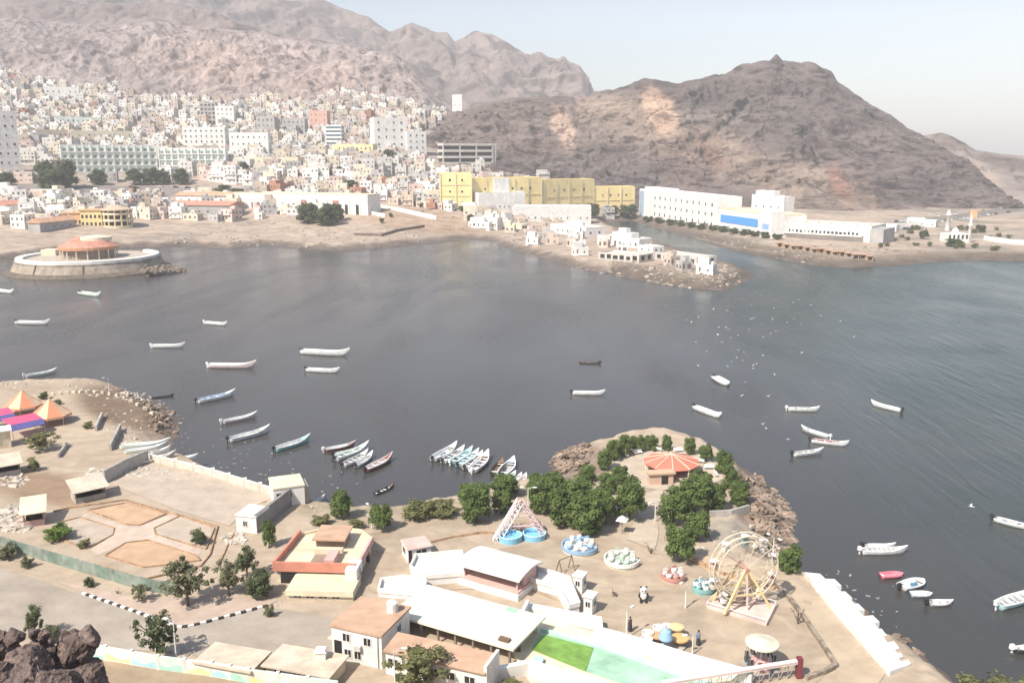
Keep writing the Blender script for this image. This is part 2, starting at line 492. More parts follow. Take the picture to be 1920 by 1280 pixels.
# ---- near land
def near_land():
    cols = np.concatenate([[-4000, -2500, -1500], np.arange(-700, 2500, 6.5), [3000, 4000]])
    rows = np.array([P(0, y).y for y in np.concatenate([np.arange(705, 1100, 1.7), np.arange(1100, 1400, 3.0)])])
    rows = np.concatenate([rows, np.linspace(rows[-1] - 3, 2, 24), [-20, -60]])
    r = (cols - 960) / F
    Y, r = np.meshgrid(rows, r, indexing='ij')
    X = r * np.maximum(Y, 45)
    d = sdist(NEARPOLY, X, Y)
    wide = ellipse(*projA(X, Y, Y * 0 + LZ), 1440, 940, 75, 110, .3) * 5 + ellipse(*projA(X, Y, Y * 0 + LZ), 1080, 865, 60, 40) * 5 + ellipse(*projA(X, Y, Y * 0 + LZ), 270, 780, 90, 70) * 3
    Z = np.where(d < 0, np.maximum(d * .45, -3), LZ * sstep(0, 3.2 + wide, d))
    rough = (1 - sstep(4 + wide, 9 + wide, d)) * (d > -3)
    Z += rough * (.35 * vnoise(X, Y, .8, 4) + .22 * vnoise(X, Y, 2.2, 6))
    Z += np.where(d > 4, .02, 0) * vnoise(X, Y, .5, 8)
    hill = np.clip(66 - Y, 0, 100) * .66 * sstep(60, 20, X)
    Z = np.where(Y < 66, np.maximum(Z, LZ * sstep(0, 3, d) + hill * (1 + .05 * vnoise(X, Y, .6, 4)) - .3), Z)
    px, py = projA(X, Y, Z)
    c = np.ones(X.shape + (3,)) * np.array([.50, .405, .305])
    def blend(w, rgb):
        nonlocal c
        c = c * (1 - w[..., None]) + np.array(rgb) * w[..., None]
    blend(sstep(.0, .6, vnoise(X, Y, .12, 21)) * .5, (.42, .335, .25))
    blend(ellipse(px, py, 245, 765, 105, 40, .25, .3) * .95, (.20, .14, .095))      # brown reed bed on the left point
    blend(ellipse(px, py, 80, 915, 120, 30, .15, .4) * .85, (.30, .20, .125))
    blend(ellipse(px, py, 1080, 868, 60, 42, .0, .3) * .9, (.27, .20, .155))
    blend(ellipse(px, py, 1445, 950, 60, 75, .6, .3) * .95, (.27, .19, .14))
    blend(ellipse(px, py, 1380, 1000, 60, 28, .2, .3) * .8, (.38, .33, .28))
    blend(((py > 940) & (py < 1015) & (px > 560) & (px < 880)).astype(float) * (1 - sstep(4, 9, d)) * .7, (.33, .28, .19))
    blend((1 - sstep(.6, 2.6 + wide * .3, d + .8 * vnoise(X, Y, .6, 2))), (.17, .13, .105))
    blend(sstep(68, 62, Y), (.24, .17, .125))
    blend(((py > 1238 + (px - 190) * .09) & (px > 150) & (px < 560)).astype(float) * .75, (.36, .27, .18))
    m = M('near ground', (1, 1, 1), attr='tint', var=.16, scale=.5, bump=.06, bscale=2.5, stain=.55, sscale=.06)
    o = link('near_shore', grid_mesh('near_shore', X, Y, Z, m, c)); o['kind'] = 'structure'
near_land()

# ---- hills: each a lofted body from its foot over its crest and down the back
def rockmat(name, a, b, sc=.02, bump=3.0, streak=None):
    m, t, bs = nodes(name)
    N = t.nodes.new; K = t.links.new
    geo = N('ShaderNodeNewGeometry')
    at = N('ShaderNodeAttribute'); at.attribute_name = 'tint'
    mp = N('ShaderNodeMapping')
    if streak: mp.inputs['Rotation'].default_value = streak[0]; mp.inputs['Scale'].default_value = streak[1]
    K(geo.outputs['Position'], mp.inputs[0])
    n1 = N('ShaderNodeTexNoise'); n1.inputs['Scale'].default_value = sc; n1.inputs['Detail'].default_value = 10; n1.inputs['Roughness'].default_value = .68
    K(mp.outputs[0], n1.inputs['Vector'])
    r1 = N('ShaderNodeMapRange'); r1.inputs[1].default_value = .3; r1.inputs[2].default_value = .7; K(n1.outputs['Fac'], r1.inputs[0])
    mx = N('ShaderNodeMix'); mx.data_type = 'RGBA'; mx.inputs[6].default_value = (*a, 1); mx.inputs[7].default_value = (*b, 1)
    K(r1.outputs[0], mx.inputs[0])
    mu = N('ShaderNodeMix'); mu.data_type = 'RGBA'; mu.blend_type = 'MULTIPLY'; mu.inputs[0].default_value = 1
    n3 = N('ShaderNodeTexNoise'); n3.inputs['Scale'].default_value = sc * 2.2; n3.inputs['Detail'].default_value = 7; n3.inputs['Roughness'].default_value = .75; n3.inputs['Distortion'].default_value = .8
    K(mp.outputs[0], n3.inputs['Vector'])
    r3 = N('ShaderNodeMapRange'); r3.inputs[1].default_value = .52; r3.inputs[2].default_value = .60; r3.inputs[4].default_value = .9; K(n3.outputs['Fac'], r3.inputs[0])
    mk = N('ShaderNodeMix'); mk.data_type = 'RGBA'; mk.inputs[7].default_value = (a[0] * .55, a[1] * .55, a[2] * .58, 1)      # dark bare ledges
    K(r3.outputs[0], mk.inputs[0]); K(mx.outputs[2], mk.inputs[6])
    K(mk.outputs[2], mu.inputs[6]); K(at.outputs['Color'], mu.inputs[7])
    K(mu.outputs[2], bs.inputs['Base Color'])
    bs.inputs['Roughness'].default_value = .95; bs.inputs['Specular IOR Level'].default_value = .1
    n2 = N('ShaderNodeTexNoise'); n2.inputs['Scale'].default_value = sc * 3; n2.inputs['Detail'].default_value = 10; n2.inputs['Roughness'].default_value = .7
    K(mp.outputs[0], n2.inputs['Vector'])
    bp = N('ShaderNodeBump'); bp.inputs['Strength'].default_value = 1; bp.inputs['Distance'].default_value = bump
    K(n2.outputs['Fac'], bp.inputs['Height']); K(bp.outputs['Normal'], bs.inputs['Normal'])
    return m

def hill(name, base, crest, mat, nu, nv, layers, paint=None, back=350, shape=1.0, crest_amp=.35):
    """base: (px, py or None to sit on the land, Y); crest: (px, py, Y); layers: (frequency, (ax, ay, az), dip, amplitude)"""
    B = []
    for q in base:
        if q[1] is None:
            x = (q[0] - 960) / F * q[2]
            p = Vector((x, q[2], float(TF(np.array([x]), np.array([q[2]]))[0])))
        else:
            p = PY(q[0], q[1], q[2])
        B.append((p.x, p.y, p.z - 5))
    C = [tuple(PY(*q)) for q in crest]
    def curve(Pts, n, px0, px1):
        Pts = np.array(Pts); s = Pts[:, 0] / Pts[:, 1]
        u = np.linspace((px0 - 960) / F, (px1 - 960) / F, n)
        o = np.argsort(s); s = s[o]; Pts = Pts[o]
        yy = np.interp(u, s, Pts[:, 1])
        return np.stack([u * yy, yy, np.interp(u, s, Pts[:, 2])], -1)
    B = curve(B, nu, base[0][0], base[-1][0]); C = curve(C, nu, crest[0][0], crest[-1][0])
    nb = max(6, nv // 6)
    V = np.zeros((nv + nb, nu, 3))
    for j in range(nv):
        t = j / (nv - 1)
        V[j, :, :2] = B[:, :2] * (1 - t) + C[:, :2] * t
        V[j, :, 2] = B[:, 2] * (1 - t ** shape) + C[:, 2] * t ** shape
    for j in range(nb):
        t = (j + 1) / nb
        V[nv + j, :, 0] = C[:, 0] * (1 + .1 * t); V[nv + j, :, 1] = C[:, 1] + back * t
        V[nv + j, :, 2] = C[:, 2] * (1 - t) - 10 * t
    for j in range(nv + nb):
        t = j / (nv - 1)
        env = min(1, t * 5) * (1 if t < .85 else max(crest_amp, 1 - (t - .85) / .15 * (1 - crest_amp)))
        for i in range(nu):
            x, y, z = V[j, i]
            d = 0.0
            for (fr, an, dip, am) in layers:
                c_, s_ = math.cos(dip), math.sin(dip)
                q = Vector(((x * c_ - z * s_) * an[0], y * an[1], (x * s_ + z * c_) * an[2])) * fr
                q += noise.noise_vector(q * .6) * .5
                d += am * (noise.ridged_multi_fractal(q, .9, 2.1, 4, 1.0, 2.0) - 1.1)
            d *= env
            V[j, i, 2] += d * .5
            V[j, i, 1] -= d * .8
    px, py = projA(V[..., 0], V[..., 1], V[..., 2])
    c = np.ones(V.shape)
    if paint:
        for w, rgb in paint(px, py, V):
            w = np.clip(w, 0, 1)
            c = c * (1 - w[..., None]) + np.array(rgb) * w[..., None]
    o = link(name, grid_mesh(name, V[..., 0], V[..., 1], V[..., 2], mat, c)); o['kind'] = 'structure'
    return o

def paint_right(px, py, V):
    n = vnoise(V[..., 0], V[..., 1] + V[..., 2], .04, 12) * .5
    g = vnoise(V[..., 0], V[..., 2] * 1.4, .11, 33) * 10 + vnoise(V[..., 0], V[..., 2], .35, 34) * 6
    px = px + g; py = py + vnoise(V[..., 0], V[..., 2], .13, 35) * 10
    out = []
    band = sstep(0, 1, 1 - np.abs((py - (200 + (px - 1100) * .36)) / 75)) * ((px > 1080) & (px < 1640))      # pale greenish tuff band
    out.append((np.clip(band * 1.1 + n * .6 * (band > 0), 0, .85), (2.25, 2.1, 1.8)))
    out.append((np.clip(ellipse(px, py, 960, 230, 170, 50, .1, .5) + n * .3, 0, .5), (1.5, 1.4, 1.25)))
    out.append((np.clip(ellipse(px, py, 1290, 300, 70, 60, .6, .5) + n * .4, 0, 1) * .45, (1.15, .95, .85)))
    out.append((ellipse(px, py, 1237, 210, 27, 52, -.45, .3) * .95, (3.5, 3.0, 2.4)))       # sandy scree tongues
    out.append((ellipse(px, py, 1058, 240, 19, 42, -.35, .35) * .9, (3.2, 2.8, 2.3)))
    out.append((ellipse(px, py, 1575, 340, 15, 36, -.5, .6) * .75, (2.7, 1.7, 1.35)))           # red cut
    out.append((ellipse(px, py, 1340, 290, 34, 14, .5, .5) * .45, (1.9, 1.3, 1.05)))
    out.append((ellipse(px, py, 1600, 300, 55, 95, -.5, .5) * .35, (1.1, 1.0, .98)))
    out.append((ellipse(px, py, 1690, 402, 130, 14, .02, .5) * .6, (2.0, 1.75, 1.5)))
    return out

mat_r = rockmat('volcanic rock', (.088, .071, .069), (.20, .168, .158), .032, 6.0, ((0, rad(25), 0), (.45, .6, 1.6)))
hill('rocky_hill',
     [(740, None, 820), (800, None, 800), (850, None, 790), (950, None, 775), (1050, None, 765), (1190, None, 750), (1300, None, 710), (1400, None, 680), (1500, None, 660), (1600, None, 665), (1700, None, 690), (1800, None, 705), (1912, None, 715)],
     [(740, 240, 960), (770, 226, 1000), (850, 213, 1010), (900, 196, 1010), (950, 184, 1010), (1030, 182, 1000), (1100, 178, 980), (1140, 166, 960), (1180, 156, 950), (1208, 146, 940), (1240, 152, 930), (1275, 157, 930), (1320, 146, 930), (1360, 140, 930), (1385, 125, 930), (1430, 116, 930), (1443, 114, 930), (1454, 103, 930), (1468, 114, 930), (1500, 120, 930), (1515, 119, 925), (1560, 136, 920), (1575, 152, 910), (1650, 203, 880), (1740, 262, 840), (1800, 298, 810), (1845, 332, 780), (1885, 372, 750), (1912, 398, 730)],
     mat_r, 620, 190, [(.011, (.8, .8, 1.2), .35, 13), (.03, (.4, .8, 1.9), .5, 9.5), (.09, (.42, .9, 1.9), .5, 3.8)], paint_right, shape=1.05, crest_amp=.3)

mat_m = rockmat('brown cliff rock', (.18, .145, .135), (.43, .36, .335), .024, 6.0, ((0, 0, 0), (1.2, 1.2, .5)))
def paint_mid(px, py, V):
    n = vnoise(V[..., 0], V[..., 2], .03, 5)
    return [(ellipse(px, py, 480, 130, 210, 50, .15, .5) * (.6 + .4 * n), (1.35, 1.22, 1.12)), (ellipse(px, py, 90, 70, 130, 40, .1, .5) * .5, (.78, .78, .82))]
hill('cliff_hill',
     [(-700, None, 1060), (-300, None, 1080), (0, None, 1080), (100, None, 1085), (250, None, 1070), (400, None, 1060), (550, None, 1050), (700, None, 1040), (790, None, 1030), (850, None, 1030)],
     [(-700, 10, 1380), (-300, 10, 1380), (-60, 22, 1380), (0, 38, 1370), (40, 27, 1370), (90, 42, 1370), (200, 48, 1360), (300, 42, 1360), (400, 52, 1350), (500, 66, 1340), (600, 80, 1330), (700, 92, 1310), (745, 103, 1290), (775, 130, 1260), (800, 165, 1220), (850, 215, 1180)],
     mat_m, 620, 120, [(.006, (1.2, 1, .5), 0, 17), (.024, (1.8, 1, .22), .1, 6), (.085, (1.6, 1, .3), .15, 2.6)], paint_mid, shape=.75, crest_amp=.3)

mat_f = rockmat('hazy mountain rock', (.125, .098, .09), (.27, .215, .195), .009, 12.0, ((0, 0, 0), (1, 1, .6)))
hill('far_mountain',
     [(-900, 190, 1700), (0, 190, 1700), (400, 190, 1700), (700, 200, 1700), (900, 205, 1700), (1000, 205, 1700), (1115, 192, 1720), (1160, 192, 1800)],
     [(-900, -120, 2500), (0, -90, 2500), (250, -60, 2500), (430, -25, 2500), (540, -2, 2450), (600, 0, 2400), (625, 10, 2400), (655, 20, 2380), (690, 30, 2350), (728, 60, 2320), (760, 46, 2300), (772, 43, 2300), (800, 52, 2280), (815, 58, 2270), (838, 58, 2260), (852, 76, 2250), (880, 62, 2220), (893, 57, 2220), (915, 66, 2200), (950, 80, 2180), (965, 92, 2150), (990, 106, 2130), (1012, 97, 2100), (1030, 106, 2090), (1048, 108, 2080), (1056, 99, 2080), (1066, 110, 2070), (1088, 120, 2050), (1103, 142, 2030), (1107, 160, 2010), (1112, 180, 1980), (1160, 190, 1950)],
     mat_f, 560, 110, [(.0042, (1.1, 1, .7), 0, 50), (.016, (1.2, 1, .5), 0, 13), (.05, (1, 1, .6), 0, 4)], None, back=900, shape=.95, crest_amp=.22)
hill('mountain_spur',
     [(-500, 120, 1450), (100, 120, 1450), (400, 110, 1450), (560, 110, 1450), (640, 115, 1450)],
     [(-500, -60, 1900), (60, -8, 1850), (150, 8, 1800), (230, 6, 1780), (330, 8, 1760), (400, 20, 1740), (450, 45, 1700), (520, 66, 1650), (640, 84, 1600)],
     mat_f, 300, 60, [(.006, (1, 1, 1), 0, 24), (.025, (1.2, 1, .5), 0, 8)], None, back=300, crest_amp=.2)

mat_d = rockmat('pale slope rock', (.17, .14, .125), (.29, .24, .21), .02, 3.0)
def paint_fr(px, py, V):
    return [(((py < 283) & (px < 1812) & (px > 1745)).astype(float) * .7, (.55, .5, .48)), (ellipse(px, py, 1900, 308, 70, 12, .2, .4) * .8, (.5, .46, .45)), (ellipse(px, py, 1850, 330, 40, 14, .75, .5) * .6, (1.5, 1.4, 1.25))]
hill('headland',
     [(1700, 400, 800), (1800, 400, 780), (1900, 402, 760), (1990, 420, 740), (2300, 430, 720), (2800, 430, 700)],
     [(1690, 262, 1080), (1745, 252, 1060), (1765, 249, 1050), (1785, 256, 1040), (1800, 264, 1035), (1808, 268, 1030), (1812, 272, 1030), (1830, 282, 1020), (1860, 286, 1010), (1890, 290, 1000), (1930, 294, 1000), (2050, 300, 1000), (2300, 290, 1000), (2800, 300, 1000)],
     mat_d, 260, 70, [(.015, (1, 1, 1), .3, 8), (.06, (.8, 1, 1.3), .4, 2.2)], paint_fr, crest_amp=.2)
hill('low_ridge',
     [(1800, 330, 1400), (1930, 330, 1400), (2400, 330, 1400)],
     [(1800, 300, 1800), (1850, 299, 1800), (1880, 302, 1800), (1905, 302, 1800), (1930, 300, 1800), (2100, 296, 1800), (2400, 296, 1800)],
     mat_f, 100, 24, [(.01, (1, 1, 1), 0, 8)], None, crest_amp=.2)
# ================================================================== FAR SHORE
DUSTY = M('dusty shutter', (.26, .25, .23), var=.3)
def win_mesh(w, h, mat=None):              # window seen from afar: dark pane under a thin hood, on a sill
    def mk():
        m = MB().box(-w / 2, w / 2, -.05, .1, 0, h)
        return m.mesh('window', mat or GLASS())
    return shared(('win', round(w, 2), round(h, 2), (mat or GLASS()).name), mk)

def trim_mesh(w, h, mat):
    def mk():
        m = MB().box(-w / 2 - .2, w / 2 + .2, -.25, .05, -.25, -.02)
        return m.mesh('sill', mat)
    return shared(('trim', round(w, 2), round(h, 2), mat.name), mk)

class Site:
    """a rectangular plan set out from two ground points of its front: local x along the front, y into the depth"""
    def __init__(s, A, B, name, label, cat, group=None):
        z = min(A.z, B.z)
        d = B - A
        s.w = math.hypot(d.x, d.y); s.a = math.atan2(d.y, d.x); s.A = Vector((A.x, A.y, z))
        s.o = thing(name, s.A, s.a, label, cat, group)
        s.Y = (A.y + B.y) / 2
    def top(s, py, y=None):                # local height that shows at photo row py above the front line
        return zat(y or s.Y, py) - s.A.z
    def box(s, name, x0, x1, y0, y1, z0, z1, mat, parent=None):
        return part(name, MB().box(x0, x1, y0, y1, z0, z1), mat, parent or s.o)
    def roof(s, x0, x1, y0, y1, z, mat, ph=.7, pt=.3, name='roof', floor=None):
        m = MB()
        m.box(x0, x1, y0, y0 + pt, z, z + ph).box(x0, x1, y1 - pt, y1, z, z + ph)
        m.box(x0, x0 + pt, y0 + pt, y1 - pt, z, z + ph).box(x1 - pt, x1, y0 + pt, y1 - pt, z, z + ph)
        m.box(x0 + pt, x1 - pt, y0 + pt, y1 - pt, z + .003, z + .12)
        return part(name, m, mat, s.o)
    def windows(s, x0, x1, z0, dz, rows, cols, w, h, y=0.0, side='front', depth=0, mat=None, trim=None):
        for r in range(rows):
            for c in range(cols):
                t = x0 + (x1 - x0) * (c + .5) / cols
                if R.random() < .06: continue
                o = part('window', win_mesh(w, h, mat or R.choice((GLASS(), GLASS(), DUSTY))), None, s.o)
                o.scale = (R.uniform(.72, 1.08), 1, R.uniform(.75, 1.05))
                zz = z0 + r * dz
                if side == 'front': o.location = (t, y, zz)
                elif side == 'right': o.location = (y, t, zz); o.rotation_euler = (0, 0, math.pi / 2)
                elif side == 'left': o.location = (y, t, zz); o.rotation_euler = (0, 0, -math.pi / 2)
                if trim:
                    part('sill', trim_mesh(w, h, trim), None, o)

def block(name, label, a, b, pytop, depth, mat, rows, cols, ww, wh, group=None, roofmat=None, side_cols=2, trim=True, storey_off=.9, cat='building', extra=0, winmat=None):
    """plain storeyed block whose front foot runs between photo pixels a and b, its top at row pytop above a"""
    s = Site(G(*a), G(*b), name, label, cat, group)
    h = s.top(pytop, s.A.y)
    s.h = h; s.d = depth
    s.box('wall', 0, s.w, 0, depth, -4, h, mat)
    s.roof(0, s.w, 0, depth, h, roofmat or mat)
    dz = h / max(rows, 1)
    if rows:
        s.windows(.5, s.w - .5, storey_off * dz * .35, dz, rows, cols, ww, wh, 0, 'front', trim=mat if trim else None, mat=winmat)
        if side_cols:
            s.windows(.5, depth - .5, storey_off * dz * .35, dz, rows, side_cols, ww, wh, s.w, 'right', mat=winmat)
            s.windows(.5, depth - .5, storey_off * dz * .35, dz, rows, side_cols, ww, wh, 0, 'left', mat=winmat)
    for k in range(extra):
        x = s.w * (k + .5) / extra + R.uniform(-1, 1)
        part('stair_head', MB().box(x - 1.6, x + 1.6, depth * .4, depth * .4 + 3, h + .1, h + 2.6), mat, s.o)
    return s

MINT = M('mint plaster', (.68, .75, .68), var=.12, scale=.2)
YEL = M('yellow plaster', (.95, .73, .36), var=.12, scale=.12, stain=.2, sscale=.12)
PALEY = M('pale yellow plaster', (.72, .64, .38), var=.12, scale=.2)
TAN = M('tan plaster', (.55, .46, .36), var=.15, scale=.2)
GREY = M('grey plaster', (.40, .385, .37), var=.15, scale=.2)
PINK = M('pink plaster', (.62, .46, .41), var=.12, scale=.2)
REDR = M('red roofing', (.54, .26, .19), var=.2, scale=.4)
ORR = M('orange roofing', (.56, .34, .22), var=.2, scale=.4)
BLUE = M('blue panel', (.10, .32, .72), var=.08, rough=.5)
WHT = WHITE()

# --- mint arcaded apartment rows, each with arched galleries
def arcade(label, a, b, pytop, depth, bays, rows, mat):
    s = Site(G(*a), G(*b), 'apartment_building', label, 'building')
    h = s.top(pytop, s.A.y)
    s.box('wall', 0, s.w, .9, depth, -4, h, mat)
    s.roof(0, s.w, .9, depth, h, WHT)
    dz = h / rows
    bw = s.w / bays
    for i in range(bays + 1):
        part('pilaster', MB().box(i * bw - .35, i * bw + .35, 0, .9, -4, h + .4), WHT, s.o)
    for r in range(rows):
        part('balcony', MB().box(.36, s.w - .36, .05, .9, r * dz + .1, r * dz + .95), WHT if r % 2 else mat, s.o)
        for i in range(bays):
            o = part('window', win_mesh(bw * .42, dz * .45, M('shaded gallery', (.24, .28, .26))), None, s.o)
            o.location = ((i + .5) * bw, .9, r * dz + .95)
    return s
arcade('long mint green apartment row with arched galleries, left of the pair', (118, 323), (296, 323), 273, 14, 13, 4, MINT)
arcade('mint green apartment row with arched galleries, right of the pair', (300, 323), (424, 322), 279, 14, 10, 4, MINT)
block('apartment_building', 'tall white apartment block at the left edge of the town', (-30, 330), (42, 328), 208, 16, WHT, 7, 5, 1.6, 1.8, extra=1)
block('apartment_building', 'white five-storey block behind the mint green rows', (345, 290), (424, 290), 240, 16, WHT, 5, 8, 1.4, 1.7, extra=1)
block('apartment_building', 'white building with rows of windows right of the mint rows', (432, 300), (505, 300), 250, 14, WHT, 4, 7, 1.3, 1.6)
s = block('office_tower', 'narrow office tower banded in white and blue grey', (612, 280), (641, 280), 236, 10, WHT, 0, 0, 1, 1)
for r in range(6):
    part('window_band', MB().box(.4, s.w - .4, -.08, .2, 1.2 + r * s.h / 6, 1.2 + r * s.h / 6 + s.h / 12), M('blue grey glass', (.12, .17, .2), rough=.3, var=.2), s.o)
    part('window_band', MB().box(s.w - .2, s.w + .08, .5, 9.5, 1.2 + r * s.h / 6, 1.2 + r * s.h / 6 + s.h / 12), M('blue grey glass', (.12, .17, .2)), s.o)
block('apartment_building', 'tall white block against the dark rocky hill foot', (703, 290), (762, 290), 222, 14, WHT, 5, 4, 1.8, 1.9, extra=1)
block('apartment_building', 'lower white block with dark side beside the rocky hill', (764, 292), (800, 293), 248, 12, WHT, 4, 3, 1.6, 1.8)
block('apartment_building', 'long cream building with many windows left of the yellow school', (624, 305), (700, 306), 272, 12, PALEY, 3, 9, 1.4, 1.6)
block('apartment_building', 'pale yellow long house behind the shore trees', (440, 320), (560, 322), 296, 12, CREAM(), 2, 9, 1.5, 1.7)
block('apartment_building', 'tan flat-roofed terrace above the mint green rows', (45, 268), (130, 268), 244, 14, TAN, 2, 9, 1.5, 1.4)
block('apartment_building', 'cream colonnaded terrace beside the tan one', (134, 270), (250, 270), 246, 14, CREAM(), 2, 12, 1.4, 1.4)
block('apartment_building', 'grey half-built block with dark floors in mid town', (376, 232), (406, 232), 193, 12, GREY, 5, 4, 2.6, 2.0, winmat=DARK())
block('apartment_building', 'grey concrete block right of the half-built one', (482, 258), (516, 258), 220, 12, GREY, 4, 4, 1.6, 1.6)
block('apartment_building', 'dull grey blocky building left of the salmon house', (530, 250), (572, 250), 224, 12, GREY, 3, 5, 1.5, 1.5)
block('house', 'salmon red house standing out in mid town', (580, 240), (614, 240), 209, 10, M('salmon plaster', (.58, .36, .29)), 3, 4, 1.3, 1.4, cat='house')
block('apartment_building', 'pale green long block in front of the tan terrace', (105, 240), (190, 240), 220, 12, MINT, 2, 9, 1.4, 1.6)
block('apartment_building', 'big white block right of the grey half-built block', (405, 236), (440, 236), 200, 12, WHT, 4, 4, 1.3, 1.5)
block('apartment_building', 'wide white block high on the left of town', (85, 190), (150, 192), 163, 14, WHT, 2, 6, 1.6, 1.8)
block('house', 'bright white house alone on the saddle between the hills', (848, 200), (866, 200), 178, 10, WHT, 2, 2, 1.4, 1.6, cat='house')

# --- open grey frame building at the hill foot
s = Site(G(832, 309), G(924, 314), 'frame_building', 'grey concrete building with three dark open floors at the hill foot', 'building')
h = s.top(271, s.A.y)
part('core', MB().box(.5, s.w - .5, 1.4, 12, -4, h - .3), DARK(), s.o)
PCON = M('pale concrete', (.62, .57, .51), var=.15, scale=.3)
for k in range(4):
    z = h * (.14 + .27 * k)
    part('floor_slab', MB().box(-.3, s.w + .3, 0, 13, z, z + h * .105), PCON, s.o)
part('base_wall', MB().box(0, s.w, .2, 1.3, -4, h * .14), PCON, s.o)
for k in range(4):
    part('column', MB().box(s.w * k / 3 - .5, s.w * k / 3 + .5, .1, 1.3, 0, h), PCON, s.o)
part('stair_tower', MB().box(s.w + .31, s.w + 4, 1, 8, -4, h + 1), PCON, s.o)

# --- long yellow school
def yellow(label, a, b, pytop, depth, cols, rows, white_bay=None):
    s = Site(G(*a), G(*b), 'school_building', label, 'building')
    h = s.top(pytop, s.A.y)
    s.box('wall', 0, s.w, 0, depth, -5, h, YEL)
    s.roof(0, s.w, 0, depth, h, YEL, ph=1.2)
    dz = h / rows
    for k in range(rows):
        part('ledge', MB().box(-.1, s.w + .1, -.35, 0, k * dz + .2, k * dz + .6), PALEY, s.o)
    s.windows(s.w * .12, s.w * .9, dz * .35, dz, rows, cols, 1.7, 1.9, 0, 'front')
    nb = max(2, int(s.w / 11))
    for k in range(nb + 1):
        part('pilaster', MB().box(s.w * k / nb - .5, s.w * k / nb + .5, -.6, -.36, -4, h + .6), PALEY, s.o)
    if white_bay:
        part('stair_bay', MB().box(s.w * white_bay[0], s.w * white_bay[1], -.9, .0, -4, h + 1), WHT, s.o)
    return s
yellow('tall yellow end wing of the long school', (826, 384), (884, 389), 327, 16, 2, 3)
yellow('middle yellow wing of the long school with a white stair bay', (885, 386), (1015, 394), 337, 15, 6, 2, (.3, .52))
yellow('right yellow wing of the school with two dark windows', (1018, 394), (1112, 397), 340, 15, 4, 2)
yellow('low stepped end wing of the yellow school', (1113, 397), (1188, 399), 353, 13, 4, 2)
block('storehouse', 'big white storehouse with bright roof in front of the yellow school', (897, 392), (985, 400), 363, 22, WHT, 1, 10, 1.2, 1.2)
block('storehouse', 'low white storehouse beside the creek with a blue end door', (960, 410), (1108, 420), 388, 20, M('light sheet roof', (.62, .61, .59)), 1, 12, 1.0, 1.2)

# --- white harbour offices with the blue panel
s = Site(G(1198, 404), G(1345, 430), 'office_building', 'long white three-storey office building with rows of square windows', 'building')
h = s.top(356, s.A.y)
s.box('wall', 0, s.w, 0, 16, -4, h, WHT); s.roof(0, s.w, 0, 16, h, WHT, ph=1)
s.windows(s.w * .2, s.w * .97, h * .12, h / 3.3, 3, 11, 2.0, 2.2, trim=WHT)
for k in range(4):
    part('fin', MB().box(s.w * .02 + k * 2.2, s.w * .02 + k * 2.2 + .8, -.8, 0, 0, h - .5), M('blue grey render', (.36, .45, .55)), s.o)
s.windows(1, 15, h * .12, h / 3.3, 3, 4, 2.0, 2.2, 0, 'left')
part('roof_house', MB().box(1, s.w * .35, 4, 12, h + .2, h + 2.6), WHT, s.o)
s = Site(G(1346, 431), G(1446, 447), 'office_building', 'white hall with a long bright blue panel across its front', 'building')
h = s.top(393, s.A.y)
s.box('wall', 0, s.w, 0, 22, -4, h, WHT); s.roof(0, s.w, 0, 22, h, CREAM(), ph=.9)
part('blue_panel', MB().box(s.w * .05, s.w * .76, -.25, 0, h * .42, h * .78), BLUE, s.o)
part('blue_sign', MB().box(s.w * .84, s.w * .95, -.25, 0, h * .38, h * .62), M('grey blue sign', (.28, .42, .66)), s.o)
part('tower', MB().box(s.w * .8, s.w + .2, -.15, 8, -3.9, h * 1.18), WHT, s.o)
part('door', MB().box(s.w * .84, s.w * .95, -.25, 0, 0, h * .25), DARK(), s.o)
s = Site(G(1408, 404), G(1468, 409), 'office_building', 'white box-like tower block behind the blue panel hall', 'building')
h = s.top(366, s.A.y)
s.box('wall', 0, s.w, 0, 10, -4, h, WHT); s.roof(0, s.w * .7, 0, 10, h, WHT); s.windows(1, s.w - 1, h * .45, h * .3, 1, 4, 1.3, 1.2)
part('roof_house', MB().box(s.w * .05, s.w * .62, 2, 8, h + .7, h + 3.6), WHT, s.o)
s = Site(G(1448, 443), G(1632, 455), 'market_hall', 'long low white market hall with a row of dark openings', 'building')
h = s.top(417, s.A.y)
s.box('wall', 0, s.w, 0, 26, -4, h, WHT); s.roof(0, s.w, 0, 26, h, M('dusty white roof', (.66, .61, .53), var=.2, scale=.3), ph=.5)
s.windows(2, s.w - 4, h * .42, 1, 1, 22, 1.6, 1.8)
part('canopy', MB().box(.5, s.w * .93, -3.2, 0, h * .36, h * .42), WHT, s.o)
for k in range(7):
    part('skylight', MB().box(s.w * (.06 + k * .13), s.w * (.06 + k * .13) + 6, 7, 10, h + .13, h + 1.2, taper=.8), CREAM(), s.o)
part('end_wing', MB().box(s.w, s.w + 7, -2, 18, -4, h * .9), GREY, s.o)
for q, (x, y) in enumerate(((1700, 420), (1722, 424), (1648, 432))):
    block('storehouse', ('small white shed among the parked cars near the hill', 'white lean-to shed next to the lone round tree', 'pale shed right after the market hall end')[q], (x, y), (x + 32, y + 2), y - 10, 7, WHT, 1, 3, 1, 1.1, cat='shed')

